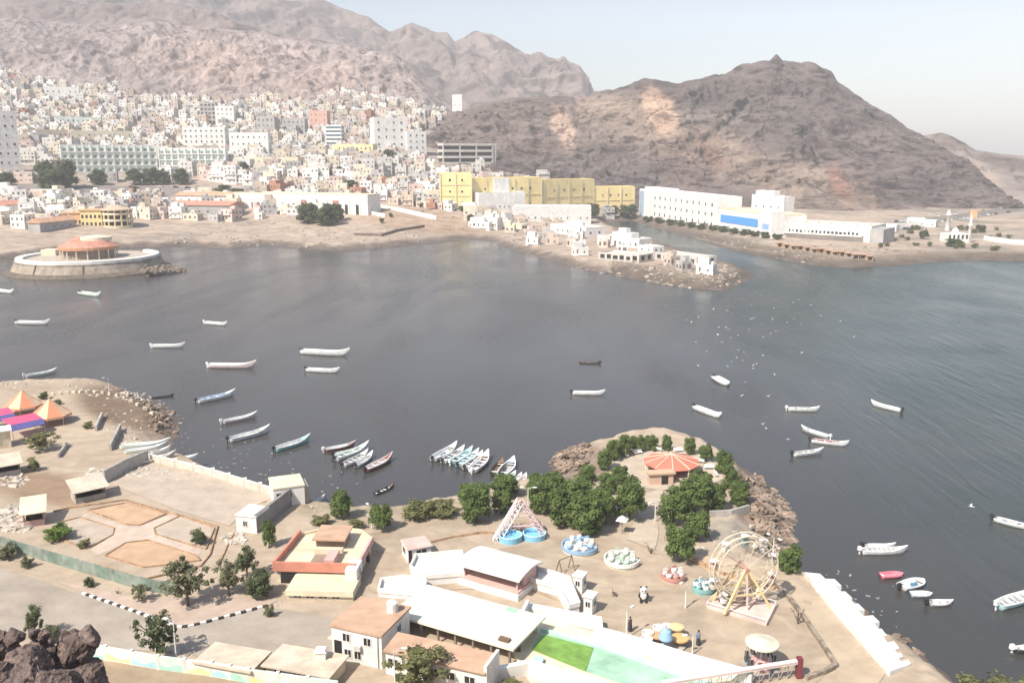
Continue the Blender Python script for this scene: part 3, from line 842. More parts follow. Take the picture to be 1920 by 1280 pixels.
# --- white waterfront monument tower and walls on the right
p = G(1798, 455)
s = thing('mosque', p, 0, 'small white waterfront mosque with a slim minaret on the right shore', 'mosque')
k = mpp(p)
part('hall', MB().box(-22 * k, 18 * k, 0, 9, -2, 16 * k), WHT, s)
part('dome', MB().lathe([(7 * k, 16 * k), (7 * k, 18 * k), (5.6 * k, 23 * k), (2.5 * k, 26 * k), (.01, 27 * k)], 14, c=(-2 * k, 4, 0)), WHT, s, True)
part('minaret', MB().lathe([(3.2 * k, -2), (3 * k, 30 * k), (4.2 * k, 31 * k), (4.2 * k, 33 * k), (2.2 * k, 34 * k), (2 * k, 46 * k), (.05, 53 * k)], 10, c=(22 * k, 2, 0)), WHT, s, True)
for j in range(5):
    part('window', win_mesh(1.1, 2.2), None, s, loc=((-18 + j * 8) * k, 0, 2))
p = G(1776, 432)
s = thing('light_tower', p, 0, 'short white light tower beside the waterfront mosque', 'tower')
part('shaft', MB().lathe([(1.6, -2), (1.2, 9), (1.7, 9.2), (1.7, 9.8), (1.0, 10), (1.0, 11.6), (.05, 12.6)], 10), WHT, s, True)
p = G(1824, 417)
s = thing('billboard', p, .1, 'square peach coloured billboard above the parked cars', 'sign')
part('panel', MB().box(-2.6, 2.6, -.2, .2, 3.0, 8.2), M('peach panel', (.74, .45, .26)), s)
part('post', MB().box(-1.8, -1.5, -.15, .15, -1, 3), STEEL(), s); part('post', MB().box(1.5, 1.8, -.15, .15, -1, 3), STEEL(), s)

# --- houses and halls on the breakwater
block('storehouse', 'low flat-roofed pavilion with a dark veranda, left on the breakwater', (1122, 486), (1198, 493), 475, 12, M('pale sheet roof', (.56, .52, .47)), 1, 6, 2.6, 2.0, cat='pavilion', winmat=DARK())
block('storehouse', 'low flat-roofed pavilion with dark veranda, right on the breakwater', (1228, 486), (1306, 497), 475, 12, M('pale sheet roof', (.56, .52, .47)), 1, 6, 2.6, 2.0, cat='pavilion', winmat=DARK())
s = block('harbour_house', 'white harbour house with stepped upper floors on the breakwater', (1120, 458), (1198, 466), 443, 10, WHT, 1, 8, 1.3, 1.5, cat='house')
part('upper_floor', MB().box(s.w * .3, s.w * .75, 2, 8, s.h + .1, s.h + 3), WHT, s.o)
part('roof_house', MB().box(s.w * .42, s.w * .6, 3, 6.5, s.h + 3, s.h + 5.2), WHT, s.o)
s = block('harbour_house', 'white house with rounded upper storey at the root of the breakwater', (1032, 436), (1098, 444), 421, 14, WHT, 1, 7, 1.3, 1.4, cat='house')
part('upper_floor', MB().lathe([(.01, 2.4), (4.6, 2.2), (5, 0), (5, -1)], 20, c=(s.w * .5, 7, s.h + .2)), WHT, s.o)
block('harbour_house', 'small white boat house near the breakwater tip', (1196, 470), (1224, 474), 461, 7, WHT, 1, 2, 1.2, 1.2, cat='house')
block('harbour_house', 'open roofed shelter near the fishing beach', (950, 428), (978, 430), 421, 6, CREAM(), 1, 3, 1.8, 1.4, cat='shelter', winmat=DARK())
for j, (x, y) in enumerate(((640, 1), (0, 0))): pass

# --- shore front, middle left
s = Site(G(440, 386), G(690, 404), 'market_hall', 'long white shore market with red arches behind the trees', 'building')
h = s.top(362, s.A.y)
s.box('wall', 0, s.w, 0, 16, -3, h, WHT); s.roof(0, s.w, 0, 16, h, CREAM(), ph=.8)
ARCH = M('red arch paint', (.42, .20, .16))
for k in range(12):
    x = s.w * (.05 + .078 * k)
    m = MB().box(x, x + 1, -.4, 0, 0, h * .55).box(x + 3.4, x + 4.4, -.4, 0, 0, h * .55).box(x, x + 4.4, -.4, 0, h * .55, h * .72)
    part('arch', m, ARCH if k in (6, 7, 9) else WHT, s.o)
    o = part('doorway', win_mesh(2.4, h * .5, DARK()), None, s.o); o.location = (x + 2.2, 0, .05)
for q, (a, b, top, dep, mt, lb) in enumerate([
        ((318, 402), (432, 408), 384, 20, REDR, 'long red-roofed warehouse with a grey gable near the shore'),
        ((330, 378), (440, 385), 366, 14, ORR, 'orange-roofed shed behind the red-roofed warehouse'),
        ((12, 400), (62, 396), 384, 12, REDR, 'small brick red shed at the left shore end'),
        ((62, 372), (140, 372), 362, 12, M('pale sheet roof', (.56, .52, .47)), 'long pale shed behind the yellow rotunda'),
        ((76, 436), (142, 424), 418, 8, ORR, 'low orange-topped shed with grey wall on the left beach')]):
    s = Site(G(*a), G(*b), 'warehouse', lb, 'warehouse')
    h = s.top(top, s.A.y)
    s.box('wall', 0, s.w, 0, dep, -3, h, GREY if q in (0, 4) else WHT)
    m = MB().add([(-.5, -.6, h), (s.w + .5, -.6, h), (s.w + .5, dep / 2, h + 2.4), (-.5, dep / 2, h + 2.4), (-.5, dep + .6, h), (s.w + .5, dep + .6, h),
                  (-.5, -.6, h - .25), (s.w + .5, -.6, h - .25), (s.w + .5, dep + .6, h - .25), (-.5, dep + .6, h - .25)],
                 [(0, 1, 2, 3), (3, 2, 5, 4), (0, 3, 4, 9, 6), (1, 7, 8, 5, 2), (6, 7, 1, 0), (4, 5, 8, 9), (6, 9, 8, 7)])
    part('roof', m, mt, s.o)
    s.windows(1, s.w - 1, h * .4, 1, 1, max(3, int(s.w / 6)), 1.4, 1.3, trim=None)
for q, (a, b, top, lb) in enumerate([((968, 395), (968, 395), 0, '')][:0]): pass
# low shore walls
def wall(name, label, cat, pts, h, t, mat, cap=None, posts=0, group=None):
    o = thing(name, pts[0], 0, label, cat, group)
    O = pts[0]; P_ = [p - O for p in pts]; n = len(P_)
    nr = []
    for i in range(n):                      # mitred offsets, so neighbouring lengths share their joint
        ds = []
        if i > 0: ds.append((P_[i] - P_[i - 1]).to_2d().normalized())
        if i < n - 1: ds.append((P_[i + 1] - P_[i]).to_2d().normalized())
        d = sum(ds, Vector((0, 0))).normalized()
        k = 1 / max(.4, d.dot(ds[0]))
        nr.append(Vector((-d.y, d.x, 0)) * k)
    def strip(z0, z1, w):
        m = MB(); vs = []
        for p, q in zip(P_, nr):
            for a, z in ((-1, z0), (1, z0), (1, z1), (-1, z1)):
                v = p + q * (a * w / 2); vs.append((v.x, v.y, v.z + z))
        fs = [(3, 2, 1, 0), tuple(4 * (n - 1) + k for k in range(4))]
        for i in range(n - 1):
            for k in range(4): fs.append((4 * i + k, 4 * i + (k + 1) % 4, 4 * i + 4 + (k + 1) % 4, 4 * i + 4 + k))
        return m.add(vs, fs)
    part('wall', strip(-1.2, h, t), mat, o)
    if cap: part('coping', strip(h + .003, h + .12, t * 1.4), cap, o)
    if posts:
        for a, b in zip(pts[:-1], pts[1:]):
            k_ = max(1, int((b - a).length / posts))
            for k in range(k_):
                q = a.lerp(b, k / k_) - O
                part('post', MB().box(q.x - t * .8, q.x + t * .8, q.y - t * .8, q.y + t * .8, q.z - 1, q.z + h + .35, rz=.3, c=(q.x, q.y)), cap or mat, o)
    return o
wall('boundary_wall', 'long white wall above the orange sand on the far shore', 'wall', [G(700, 388), G(760, 399), G(818, 412)], 2.6, .5, WHT)
wall('boundary_wall', 'short white wall in front of the long one on the far shore', 'wall', [G(682, 400), G(722, 407)], 2.2, .5, WHT)
wall('boundary_wall', 'pale wall along the left beach behind the round pier', 'wall', [G(0, 402), G(90, 408)], 2.2, .5, CREAM())
wall('boundary_wall', 'pale wall under the rocky hill by the parked cars', 'wall', [G(1630, 427), G(1720, 424)], 2.4, .5, WHT)
wall('boundary_wall', 'white sea wall running right from the waterfront mosque', 'wall', [G(1845, 450), G(1900, 458), G(1990, 462)], 2.4, .6, WHT)
wall('sea_wall', 'dark stone quay edge on the far beach', 'wall', [G(665, 441), G(715, 443), G(745, 434), G(795, 426)], 1.4, 1.0, M('dark quay stone', (.20, .15, .12), var=.3))

# --- yellow rotunda villa
p = G(210, 428)
s = thing('rotunda_villa', p, 0, 'yellow two-storey villa with a round colonnaded porch by the shore', 'villa')
k = mpp(p)
PY1 = M('warm yellow plaster', (.76, .58, .28))
r0 = 27 * k
part('core', MB().lathe([(r0 * .72, -2), (r0 * .72, 34 * k), (.01, 34 * k)], 20, c=(0, r0, 0)), DARK(), s)
for j, z in enumerate((0, 12 * k, 24 * k)):
    part('floor_ring', MB().lathe([(r0 * .6, z - 2 if j == 0 else z), (r0, z - 2 if j == 0 else z), (r0, z + 4 * k), (r0 * .6, z + 4 * k)], 24, c=(0, r0, 0), closed=True), CREAM(), s)
part('roof', MB().lathe([(r0 * 1.08, 32 * k), (r0 * 1.08, 34 * k), (r0 * .2, 41 * k), (.01, 41 * k)], 24, c=(0, r0, 0)), M('tan roof', (.52, .40, .28)), s)
for j in range(14):
    a = 2 * math.pi * j / 14
    part('column', MB().tube([(r0 * .95 * math.cos(a), r0 + r0 * .95 * math.sin(a), 0), (r0 * .95 * math.cos(a), r0 + r0 * .95 * math.sin(a), 33 * k)], .45, 6), PY1, s)
part('wing', MB().box(-62 * k, -22 * k, 3, 16, -2, 32 * k), PY1, s)
part('wing_roof', MB().box(-63 * k, -21 * k, 2.4, 16.6, 32 * k, 34 * k), M('orange tiles', (.60, .36, .20)), s)
part('side_wing', MB().box(-100 * k, -62 * k, 6, 18, -2, 26 * k), M('orange plaster', (.68, .42, .20)), s)
part('side_roof', MB().box(-101 * k, -61 * k, 5.4, 18.6, 26 * k, 28 * k), M('orange tiles', (.60, .36, .20)), s)
for j in range(5):
    for i in range(2):
        part('window', win_mesh(1.4, 2.0), None, s, loc=((-58 + j * 8) * k, 3, (4 + i * 14) * k))
for j in range(4):
    part('window', win_mesh(2.0, 2.4), None, s, loc=((-96 + j * 9.5) * k, 6, 6 * k))

# --- round restaurant on its stone pier
c = P(170, 505)
k = mpp(c)
s = thing('round_restaurant', c, 0, 'round stone pier restaurant with red conical roof and white ring terrace', 'restaurant')
STONE = M('pier stone', (.36, .30, .24), var=.3, scale=.35, bump=.2, bscale=1.0)
R0, R1 = 134 * k, 122 * k
part('stone_base', MB().lathe([(R0, -3), (R0 * .985, 1.2), (R1 * 1.02, 4.6), (R1 * 1.02, 5.4), (.01, 5.4)], 64), STONE, s)
part('footing', MB().lathe([(R0 * 1.10, -2), (R0 * 1.07, .4), (R0 * 1.03, 1.0), (R0 * .98, 1.5)], 64), M('weedy stone', (.16, .13, .10), var=.3), s)
for j in range(2):
    a = rad(252 + j * 38)
    part('buttress', MB().bar((R0 * 1.0 * math.cos(a), R0 * 1.0 * math.sin(a), .2), (R1 * 1.02 * math.cos(a), R1 * 1.02 * math.sin(a), 5.2), .5), M('dark joint stone', (.2, .17, .14)), s)
part('ring_terrace', MB().lathe([(R1 * .90, 5.4), (R1 * 1.0, 5.4), (R1 * 1.0, 6.5), (R1 * .985, 6.6), (R1 * .915, 6.6), (R1 * .90, 6.4)], 72, a0=rad(150), a1=rad(415), closed=True), WHT, s)
part('deck', MB().lathe([(R1 * .905, 5.45), (.01, 5.45)], 48), M('deck paving', (.46, .40, .33)), s)
rr = 50 * k
part('hall_wall', MB().lathe([(rr * .86, 5.4), (rr * .86, 10)], 24), M('dim hall wall', (.30, .24, .2)), s)
for j in range(16):
    a = 2 * math.pi * j / 16
    part('column', MB().tube([(rr * .97 * math.cos(a), rr * .97 * math.sin(a), 5.4), (rr * .97 * math.cos(a), rr * .97 * math.sin(a), 9.6)], .28, 6), CREAM(), s)
part('eave', MB().lathe([(rr * .9, 9.4), (rr * 1.04, 9.4), (rr * 1.04, 10.6), (rr * .9, 10.6)], 32, closed=True), M('terracotta eave', (.52, .27, .16)), s)
part('roof', MB().lathe([(rr * 1.0, 10.6), (rr * .62, 12.8), (.01, 12.9)], 32), REDR, s)
part('upper_roof', MB().lathe([(rr * .55, 12.6), (rr * .55, 14.2), (.01, 15.0)], 24, c=(2, 4, 0)), CREAM(), s)
q = Vector((-62 * k, 24, 1.2))
part('side_pavilion', MB().lathe([(22 * k, 5.4), (22 * k, 9), (24 * k, 9), (24 * k, 9.8), (.01, 11.6)], 20, c=q), REDR, s)
part('service_hut', MB().box(-80, -66, 0, 8, 5.4, 9) if False else MB().box(-R1 * .85, -R1 * .62, 6, 12, 5.4, 8.0), CREAM(), s)

for j, (a, b, lb) in enumerate([((1640, 446), (1700, 452), 'low broken wall before the parked cars on the right shore'), ((1660, 470), (1740, 474), 'dark low stone kerb along the right shore lawn'), ((1480, 470), (1600, 486), 'weathered stone quay along the market hall shore'), ((1300, 452), (1470, 478), 'long stone quay edge before the white offices')]):
    wall('quay_wall', lb, 'wall', [G(*a), G((a[0] + b[0]) / 2, (a[1] + b[1]) / 2 + 1), G(*b)], 1.0, .8, M('quay stone', (.30, .25, .20), var=.35))
for j in range(14):
    x = 1462 + j * 13
    p = G(x, 463 + j * 1.9 + (j % 3))
    o = thing('beach_hut', p, R.uniform(-.2, .2), 'small orange tan hut in the row on the market hall shore', 'hut', 'huts on the market hall shore')
    part('wall', MB().box(-1.4, 1.4, 0, 2, -1, 2.0), M('hut tan', (.52, .36, .22)), o); part('roof', MB().box(-1.7, 1.7, -.5, 2.3, 2.0, 2.25), ORR, o); part('opening', MB().box(-.9, .9, -.04, .02, .2, 1.6), DARK(), o)
# ================================================================== THE TOWN
TOWN_COL = [('white', (.82, .79, .74)), ('cream', (.76, .68, .55)), ('tan', (.60, .50, .41)), ('grey', (.50, .475, .455)), ('pink', (.70, .56, .50)), ('rust', (.46, .24, .16))]
TGLASS = M('dusty window', (.17, .155, .145), rough=.5, var=.4, scale=.3)
TMAT = {n: M('town plaster ' + n, c, var=.2, scale=.16, stain=.3, sscale=.1) for n, c in TOWN_COL}

def house_var(w, d, st, seed):
    r = random.Random(seed)
    h = st * 3.3
    b = MB().box(-w / 2, w / 2, -d / 2, d / 2, -6, h)
    t = .25
    b.box(-w / 2, w / 2, -d / 2, -d / 2 + t, h, h + .9).box(-w / 2, w / 2, d / 2 - t, d / 2, h, h + .9).box(-w / 2, -w / 2 + t, -d / 2 + t, d / 2 - t, h, h + .9).box(w / 2 - t, w / 2, -d / 2 + t, d / 2 - t, h, h + .9)
    if r.random() < .75:
        x = r.uniform(-w * .3, w * .1); y = r.uniform(-d * .1, d * .2)
        b.box(x, x + 3, y, y + 2.6, h - .1, h + 2.6)
    if r.random() < .45:
        b.box(-w / 2 - .003, w * r.uniform(-.1, .2), -d * .1, d / 2 + .003, h - .05, h + 3.2)
    for s in range(st):
        if r.random() < .6: b.box(-w * .35, w * .35, -d / 2 - .9, -d / 2, s * 3.3 + .1, s * 3.3 + .9)
    wn = MB()
    n = max(2, int(w / 2.7)); m = max(2, int(d / 2.7))
    for s in range(st):
        z = s * 3.3 + 1.1
        for k in range(n):
            if r.random() < .8:
                x = -w / 2 + w * (k + .5) / n + r.uniform(-.4, .4); ww = r.choice((.35, .5, .6, .9)); hz = r.choice((.8, 1.2, 1.4, 1.9))
                wn.box(x - ww, x + ww, -d / 2 - .05, -d / 2 + .1, z + r.uniform(-.1, .2), z + hz)
        for k in range(m):
            if r.random() < .8:
                y = -d / 2 + d * (k + .5) / m
                wn.box(w / 2 - .1, w / 2 + .05, y - .6, y + .6, z, z + 1.4)
                wn.box(-w / 2 - .05, -w / 2 + .1, y - .6, y + .6, z, z + 1.4)
    tk = MB()
    for k in range(1):
        x, y = r.uniform(-w * .35, w * .35), r.uniform(-d * .35, d * .35)
        tk.lathe([(.75, h + .1), (.8, h + 1.5), (.3, h + 1.9), (.01, h + 1.9)], 8, c=(x, y, 0))
    return b, wn, tk

VARS = []
for i, (w, d, st) in enumerate([(9, 9, 2), (11, 9, 3), (8, 8, 3), (13, 10, 2), (10, 12, 4), (14, 10, 3), (8, 10, 1), (12, 11, 4), (9, 8, 2), (16, 10, 2), (7, 5, 1), (15, 6, 1), (5, 5, 1)]):
    VARS.append((w, d, st) + house_var(w, d, st, 100 + i))
def town_meshes(i, cn):
    def mk():
        w, d, st, b, wn, tk = VARS[i]
        return b.mesh('house_wall', TMAT[cn]), wn.mesh('windows', TGLASS), tk.mesh('water_tank', M('tank grey', (.5, .5, .48)))
    return shared(('town', i, cn), mk)

# photo regions where houses crowd: polygon rows (px range per row band), keep clear of named buildings
KEEP = []                                   # footprints already used: circles (x, y, r)
for o in list(bpy.data.objects):
    if o.parent is None and o.type == 'EMPTY' and o.location.y > 240:
        ws = [c for c in o.children if c.type == 'MESH']
        if ws:
            xs = [Matrix.Rotation(o.rotation_euler.z, 3, 'Z') @ Vector(v) for c in ws[:4] for v in c.bound_box]
            x0, x1 = min(v.x for v in xs), max(v.x for v in xs); y0, y1 = min(v.y for v in xs), max(v.y for v in xs)
            L_ = max(x1 - x0, y1 - y0); n = max(1, int(L_ / 8))
            for k in range(n + 1):
                a = ws[0].bound_box[0]; b = ws[0].bound_box[6]
                q = Matrix.Rotation(o.rotation_euler.z, 3, 'Z') @ Vector((lerp(a[0], b[0], k / n), (a[1] + b[1]) / 2, 0))
                KEEP.append((o.location.x + q.x, o.location.y + q.y, abs(b[1] - a[1]) / 2 + 2))
def town_ok(px, py):
    top = np.interp(px, [-200, 0, 100, 250, 400, 550, 700, 790, 860, 960, 1090], [128, 128, 122, 138, 148, 162, 176, 186, 178, 180, 184])
    bot = np.interp(px, [-200, 0, 110, 300, 430, 600, 720, 800, 860, 960, 1090], [300, 300, 318, 318, 345, 352, 345, 250, 205, 196, 190])
    return top < py < bot
KP = np.array(KEEP)
TREEKEEP = []
cand = []
occupied = {}
rt = random.Random(31)
def free(x, y, r):
    if len(KP) and np.any((KP[:, 0] - x) ** 2 + (KP[:, 1] - y) ** 2 < (KP[:, 2] + r * .7) ** 2): return False
    gx, gy = int(x // 14), int(y // 14)
    for i in range(gx - 1, gx + 2):
        for j in range(gy - 1, gy + 2):
            for (a, b, c) in occupied.get((i, j), ()):
                if (a - x) ** 2 + (b - y) ** 2 < (r + c) ** 2 * .46: return False
    return True
for it in range(6500):
    px = rt.uniform(-160, 1085); py = rt.uniform(120, 352)
    if not town_ok(px, py): continue
    if 800 < px and rt.random() < .45: continue
    p = G(px, py)
    if p.y > 1150: continue
    up = p.y > 800
    i = rt.choice((0, 2, 6, 8, 8, 6, 0)) if up else rt.choice((0, 1, 1, 2, 3, 4, 5, 5, 7, 9))
    w, d = VARS[i][0], VARS[i][1]
    r = (w + d) / 4
    if not free(p.x, p.y, r): continue
    occupied.setdefault((int(p.x // 14), int(p.y // 14)), []).append((p.x, p.y, r))
    cn = rt.choices([c[0] for c in TOWN_COL], (6.5, 2.0, 1.0, .7, .7, .1) if not up else (5.0, 1.4, 1.5, 1.0, .7, .05))[0]
    cand.append((p, i, cn, rt.choice((0, 0, math.pi / 2)) + rt.uniform(-.25, .25), px, py))
for it in range(260):                       # terraces between the school and the hill
    px = rt.uniform(690, 1085); py = rt.uniform(292, 330)
    if 825 < px < 935 and py < 322: continue
    p = G(px, py); i = rt.choice((6, 0, 8, 12, 2))
    if p.y > 800 or not free(p.x, p.y, 4.6): continue
    occupied.setdefault((int(p.x // 14), int(p.y // 14)), []).append((p.x, p.y, 4.6))
    cand.append((p, i, rt.choice(('white', 'white', 'cream', 'pink', 'tan')), rt.uniform(-.3, .3), px, py))
# low houses, sheds and workshops on the shore flats
for it in range(1500):
    px = rt.uniform(-60, 1190); py = rt.uniform(338, 440)
    lim = np.interp(px, [-60, 0, 250, 300, 430, 560, 660, 700, 830, 900, 1010, 1100, 1190], [425, 428, 418, 410, 416, 402, 398, 380, 396, 428, 440, 412, 402])
    if py > lim or (px < 480 and 342 < py < 366) or (690 < px < 830 and py > 392): continue
    if rt.random() < (.25 if px < 960 else .7): continue
    p = G(px, py)
    i = rt.choice((6, 6, 8, 0, 10, 11, 10, 11, 12)) if py > 365 else rt.choice((6, 0, 8, 3, 9, 10, 1))
    w, d = VARS[i][0], VARS[i][1]
    r = (w + d) / 4 * (1.15 if py > 380 else .95)
    if not free(p.x, p.y, r): continue
    occupied.setdefault((int(p.x // 14), int(p.y // 14)), []).append((p.x, p.y, r))
    cn = rt.choices([c[0] for c in TOWN_COL], (4.0, 2.2, 1.6, 1.4, 1.0, .6))[0]
    cand.append((p, i, cn, rt.choice((0, math.pi / 2)) + rt.uniform(-.5, .4), px, py))
# huts and boat sheds along the breakwater
nh = 0
for it in range(400):
    if nh >= 14: break
    t = rt.random(); px = lerp(990, 1330, t); py = lerp(448, 508, t) + rt.uniform(-22, 16) * (1 - .5 * t)
    p = G(px, py)
    if float(sdist(FARPOLY, np.array([p.x]), np.array([p.y]))[0]) < 9 or p.y > 560: continue
    if not free(p.x, p.y, 6.5): continue
    nh += 1
    occupied.setdefault((int(p.x // 14), int(p.y // 14)), []).append((p.x, p.y, 6.5))
    cand.append((p, rt.choice((12, 12, 10)), rt.choice(('white', 'grey', 'tan', 'white', 'pink')), rt.uniform(-.6, .6), px, py))
cand.sort(key=lambda c: c[0].y)
print('town houses', len(cand))
def zone(px, py):
    if py > 366 and px > 990: return 'on the rubble of the breakwater'
    if py > 366: return 'on the flats behind the far beach' if px < 700 else 'in the yards before the yellow school'
    z = 'left' if px < 240 else 'middle' if px < 520 else 'right'
    return {'left': 'behind the mint green rows', 'middle': 'in the middle of the hillside town', 'right': 'between the salmon house and the rocky hill'}[z]
for n, (p, i, cn, rz, px, py) in enumerate(cand[:295]):
    w, d, st = VARS[i][:3]
    bm, wm, tm = town_meshes(i, cn)
    o = link('town_house', bm, None, p, rz)
    kind = {1: 'single-storey', 2: 'two-storey', 3: 'three-storey', 4: 'four-storey'}[st]
    lab = '%s %s flat-roofed house %s' % (cn, kind, zone(px, py))
    tag(o, lab, 'house', lab)
    q = link('windows', wm, o); q['kind'] = 'stuff'
    link('water_tank', tm, o)
# all the farther houses up the slope: one crowd
m = MB(); mw = MB(); cols = []
for (p, i, cn, rz, px, py) in cand[295:]:
    w, d, st, b, wn, tk = VARS[i]
    cs, sn = math.cos(rz), math.sin(rz)
    m.add([(p.x + x * cs - y * sn, p.y + x * sn + y * cs, p.z + z) for x, y, z in b.v], b.f)
    base = dict(TOWN_COL)[cn]; j = rt.uniform(.8, 1.05)
    cols += [(base[0] * j, base[1] * j, base[2] * j, 1)] * len(b.v)
    mw.add([(p.x + x * cs - y * sn, p.y + x * sn + y * cs, p.z + z) for x, y, z in wn.v], wn.f)
me = m.mesh('hillside_houses', M('hillside plaster', (1, 1, 1), attr='tint', var=.2, scale=.16, stain=.3, sscale=.1))
a = me.color_attributes.new('tint', 'FLOAT_COLOR', 'POINT')
a.data.foreach_set('color', np.array(cols, np.float32).ravel())
o = link('hillside_houses', me); o['kind'] = 'stuff'
o2 = part('windows', mw, TGLASS, o); o2['kind'] = 'stuff'
# ================================================================== TREES
LEAF = {k: M('leaves ' + k, c, rough=.75, var=.35, scale=.9, spec=.2, detail=3) for k, c in
        (('green', (.155, .22, .065)), ('dark', (.125, .155, .07)), ('olive', (.23, .235, .10)), ('grey', (.21, .22, .12)), ('bright', (.16, .24, .05)), ('dry', (.23, .19, .12)))}
for mt in LEAF.values():                   # thin leaves let part of the light through
    t_ = mt.node_tree; b_ = t_.nodes['Principled BSDF']
    tr_ = t_.nodes.new('ShaderNodeBsdfTranslucent'); ms_ = t_.nodes.new('ShaderNodeMixShader'); ms_.inputs[0].default_value = .35
    src = b_.inputs['Base Color'].links[0].from_socket
    t_.links.new(src, tr_.inputs[0]); t_.links.new(b_.outputs[0], ms_.inputs[1]); t_.links.new(tr_.outputs[0], ms_.inputs[2])
    t_.links.new(ms_.outputs[0], t_.nodes['Material Output'].inputs[0])

def tree_var(style, seed):
    """unit tree: height 1, half-width about .5 -> (trunk, crown)"""
    r = random.Random(seed)
    lobes = []                              # (x, y, z, radius, leaves)
    if style == 'dense':                    # full crown down to the ground
        for k in range(40):
            z = .16 + .74 * r.random(); a = r.uniform(0, 6.28)
            q = max(.15, 1 - ((z - .46) / .5) ** 2) ** .5
            d = r.uniform(.55, 1.0) * .33 * q
            lobes.append((d * math.cos(a), d * math.sin(a), z, r.uniform(.07, .14), 95))
        lobes.append((0, 0, .5, .3, 900))
        ls, tr = .040, .3
    elif style == 'open':                   # loose sprays on visible limbs
        for k in range(34):
            z = r.uniform(.3, .95); a = r.uniform(0, 6.28); d = r.uniform(.05, .40) * (1.15 - .5 * abs(z - .6))
            lobes.append((d * math.cos(a), d * math.sin(a), z, r.uniform(.05, .12), 62))
        lobes.append((0, 0, .6, .3, 260))
        ls, tr = .040, .45
    elif style == 'bush':
        for k in range(26):
            a = r.uniform(0, 6.28); d = r.uniform(.05, .36)
            lobes.append((d * math.cos(a), d * math.sin(a), r.uniform(.2, .8), r.uniform(.08, .16), 70))
        lobes.append((0, 0, .4, .3, 500))
        ls, tr = .048, .15
    else:                                   # bare twiggy scrub
        for k in range(12):
            a = r.uniform(0, 6.28); d = r.uniform(.1, .4)
            lobes.append((d * math.cos(a), d * math.sin(a), r.uniform(.4, .9), r.uniform(.05, .1), 14))
        ls, tr = .03, .1
    c = MB()
    for (x, y, z, q, nl) in lobes:
        for k in range(nl):
            v = Vector((r.gauss(0, 1), r.gauss(0, 1), r.gauss(0, 1)))
            v.normalize(); v *= q * (r.random() ** .4) * r.uniform(.85, 1.2)
            p = Vector((x, y, z)) + v
            if p.z < .03: continue
            n = (v.normalized() * .7 + Vector((p.x, p.y, (p.z - .4))).normalized() * .5 + Vector((r.uniform(-.7, .7), r.uniform(-.7, .7), r.uniform(-.2, .9)))).normalized()
            t = n.cross(Vector((r.uniform(-1, 1), r.uniform(-1, 1), r.uniform(-1, 1)))).normalized() * ls * r.uniform(.5, 1.15)
            b = n.cross(t) * r.uniform(.4, .8)
            c.add([p - t, p - b * .9, p + t, p + b], [(0, 1, 2, 3)])
    w = MB()
    w.tube([(0, 0, -.05), (.015, .01, tr), (.0, .02, .6)], [.035, .026, .012], 6)
    for (x, y, z, q, nl) in lobes[:11]:
        w.tube([(.005, .005, min(tr, z * .6)), (x * .5, y * .5, (min(tr, z * .6) + z) / 2 + .02), (x, y, z)], [.017, .011, .004], 4, False)
    return w, c

TV = {st: [tree_var(st, 50 * i + hash(st) % 1 + j) for j in range(n)] for i, (st, n) in enumerate((('dense', 4), ('open', 3), ('bush', 2), ('bare', 2)))}
TREES = 0
def tree(p, wpx, hpx, style, leaf, label, cat='tree', group=None, name='tree'):
    """p: foot; width and height as they show in photo pixels"""
    global TREES
    v = TREES % len(TV[style]); TREES += 1
    k = mpp(p)
    tm, cm = shared(('tree', style, v, leaf), lambda: (TV[style][v][0].mesh('trunk', BARK()), TV[style][v][1].mesh('crown', LEAF[leaf])))
    elev = math.atan2(H - p.z, p.y)
    w = wpx * k
    h = max(.5 * w, (hpx * k - .45 * w * math.sin(elev)) / math.cos(elev)) if elev > .15 else hpx * k
    o = thing(name, p, R.uniform(0, 6.28), label, cat, group)
    o.scale = (w * 1.22, w * 1.22, h * 1.1)
    link('trunk', tm, o); link('crown', cm, o)
    return o

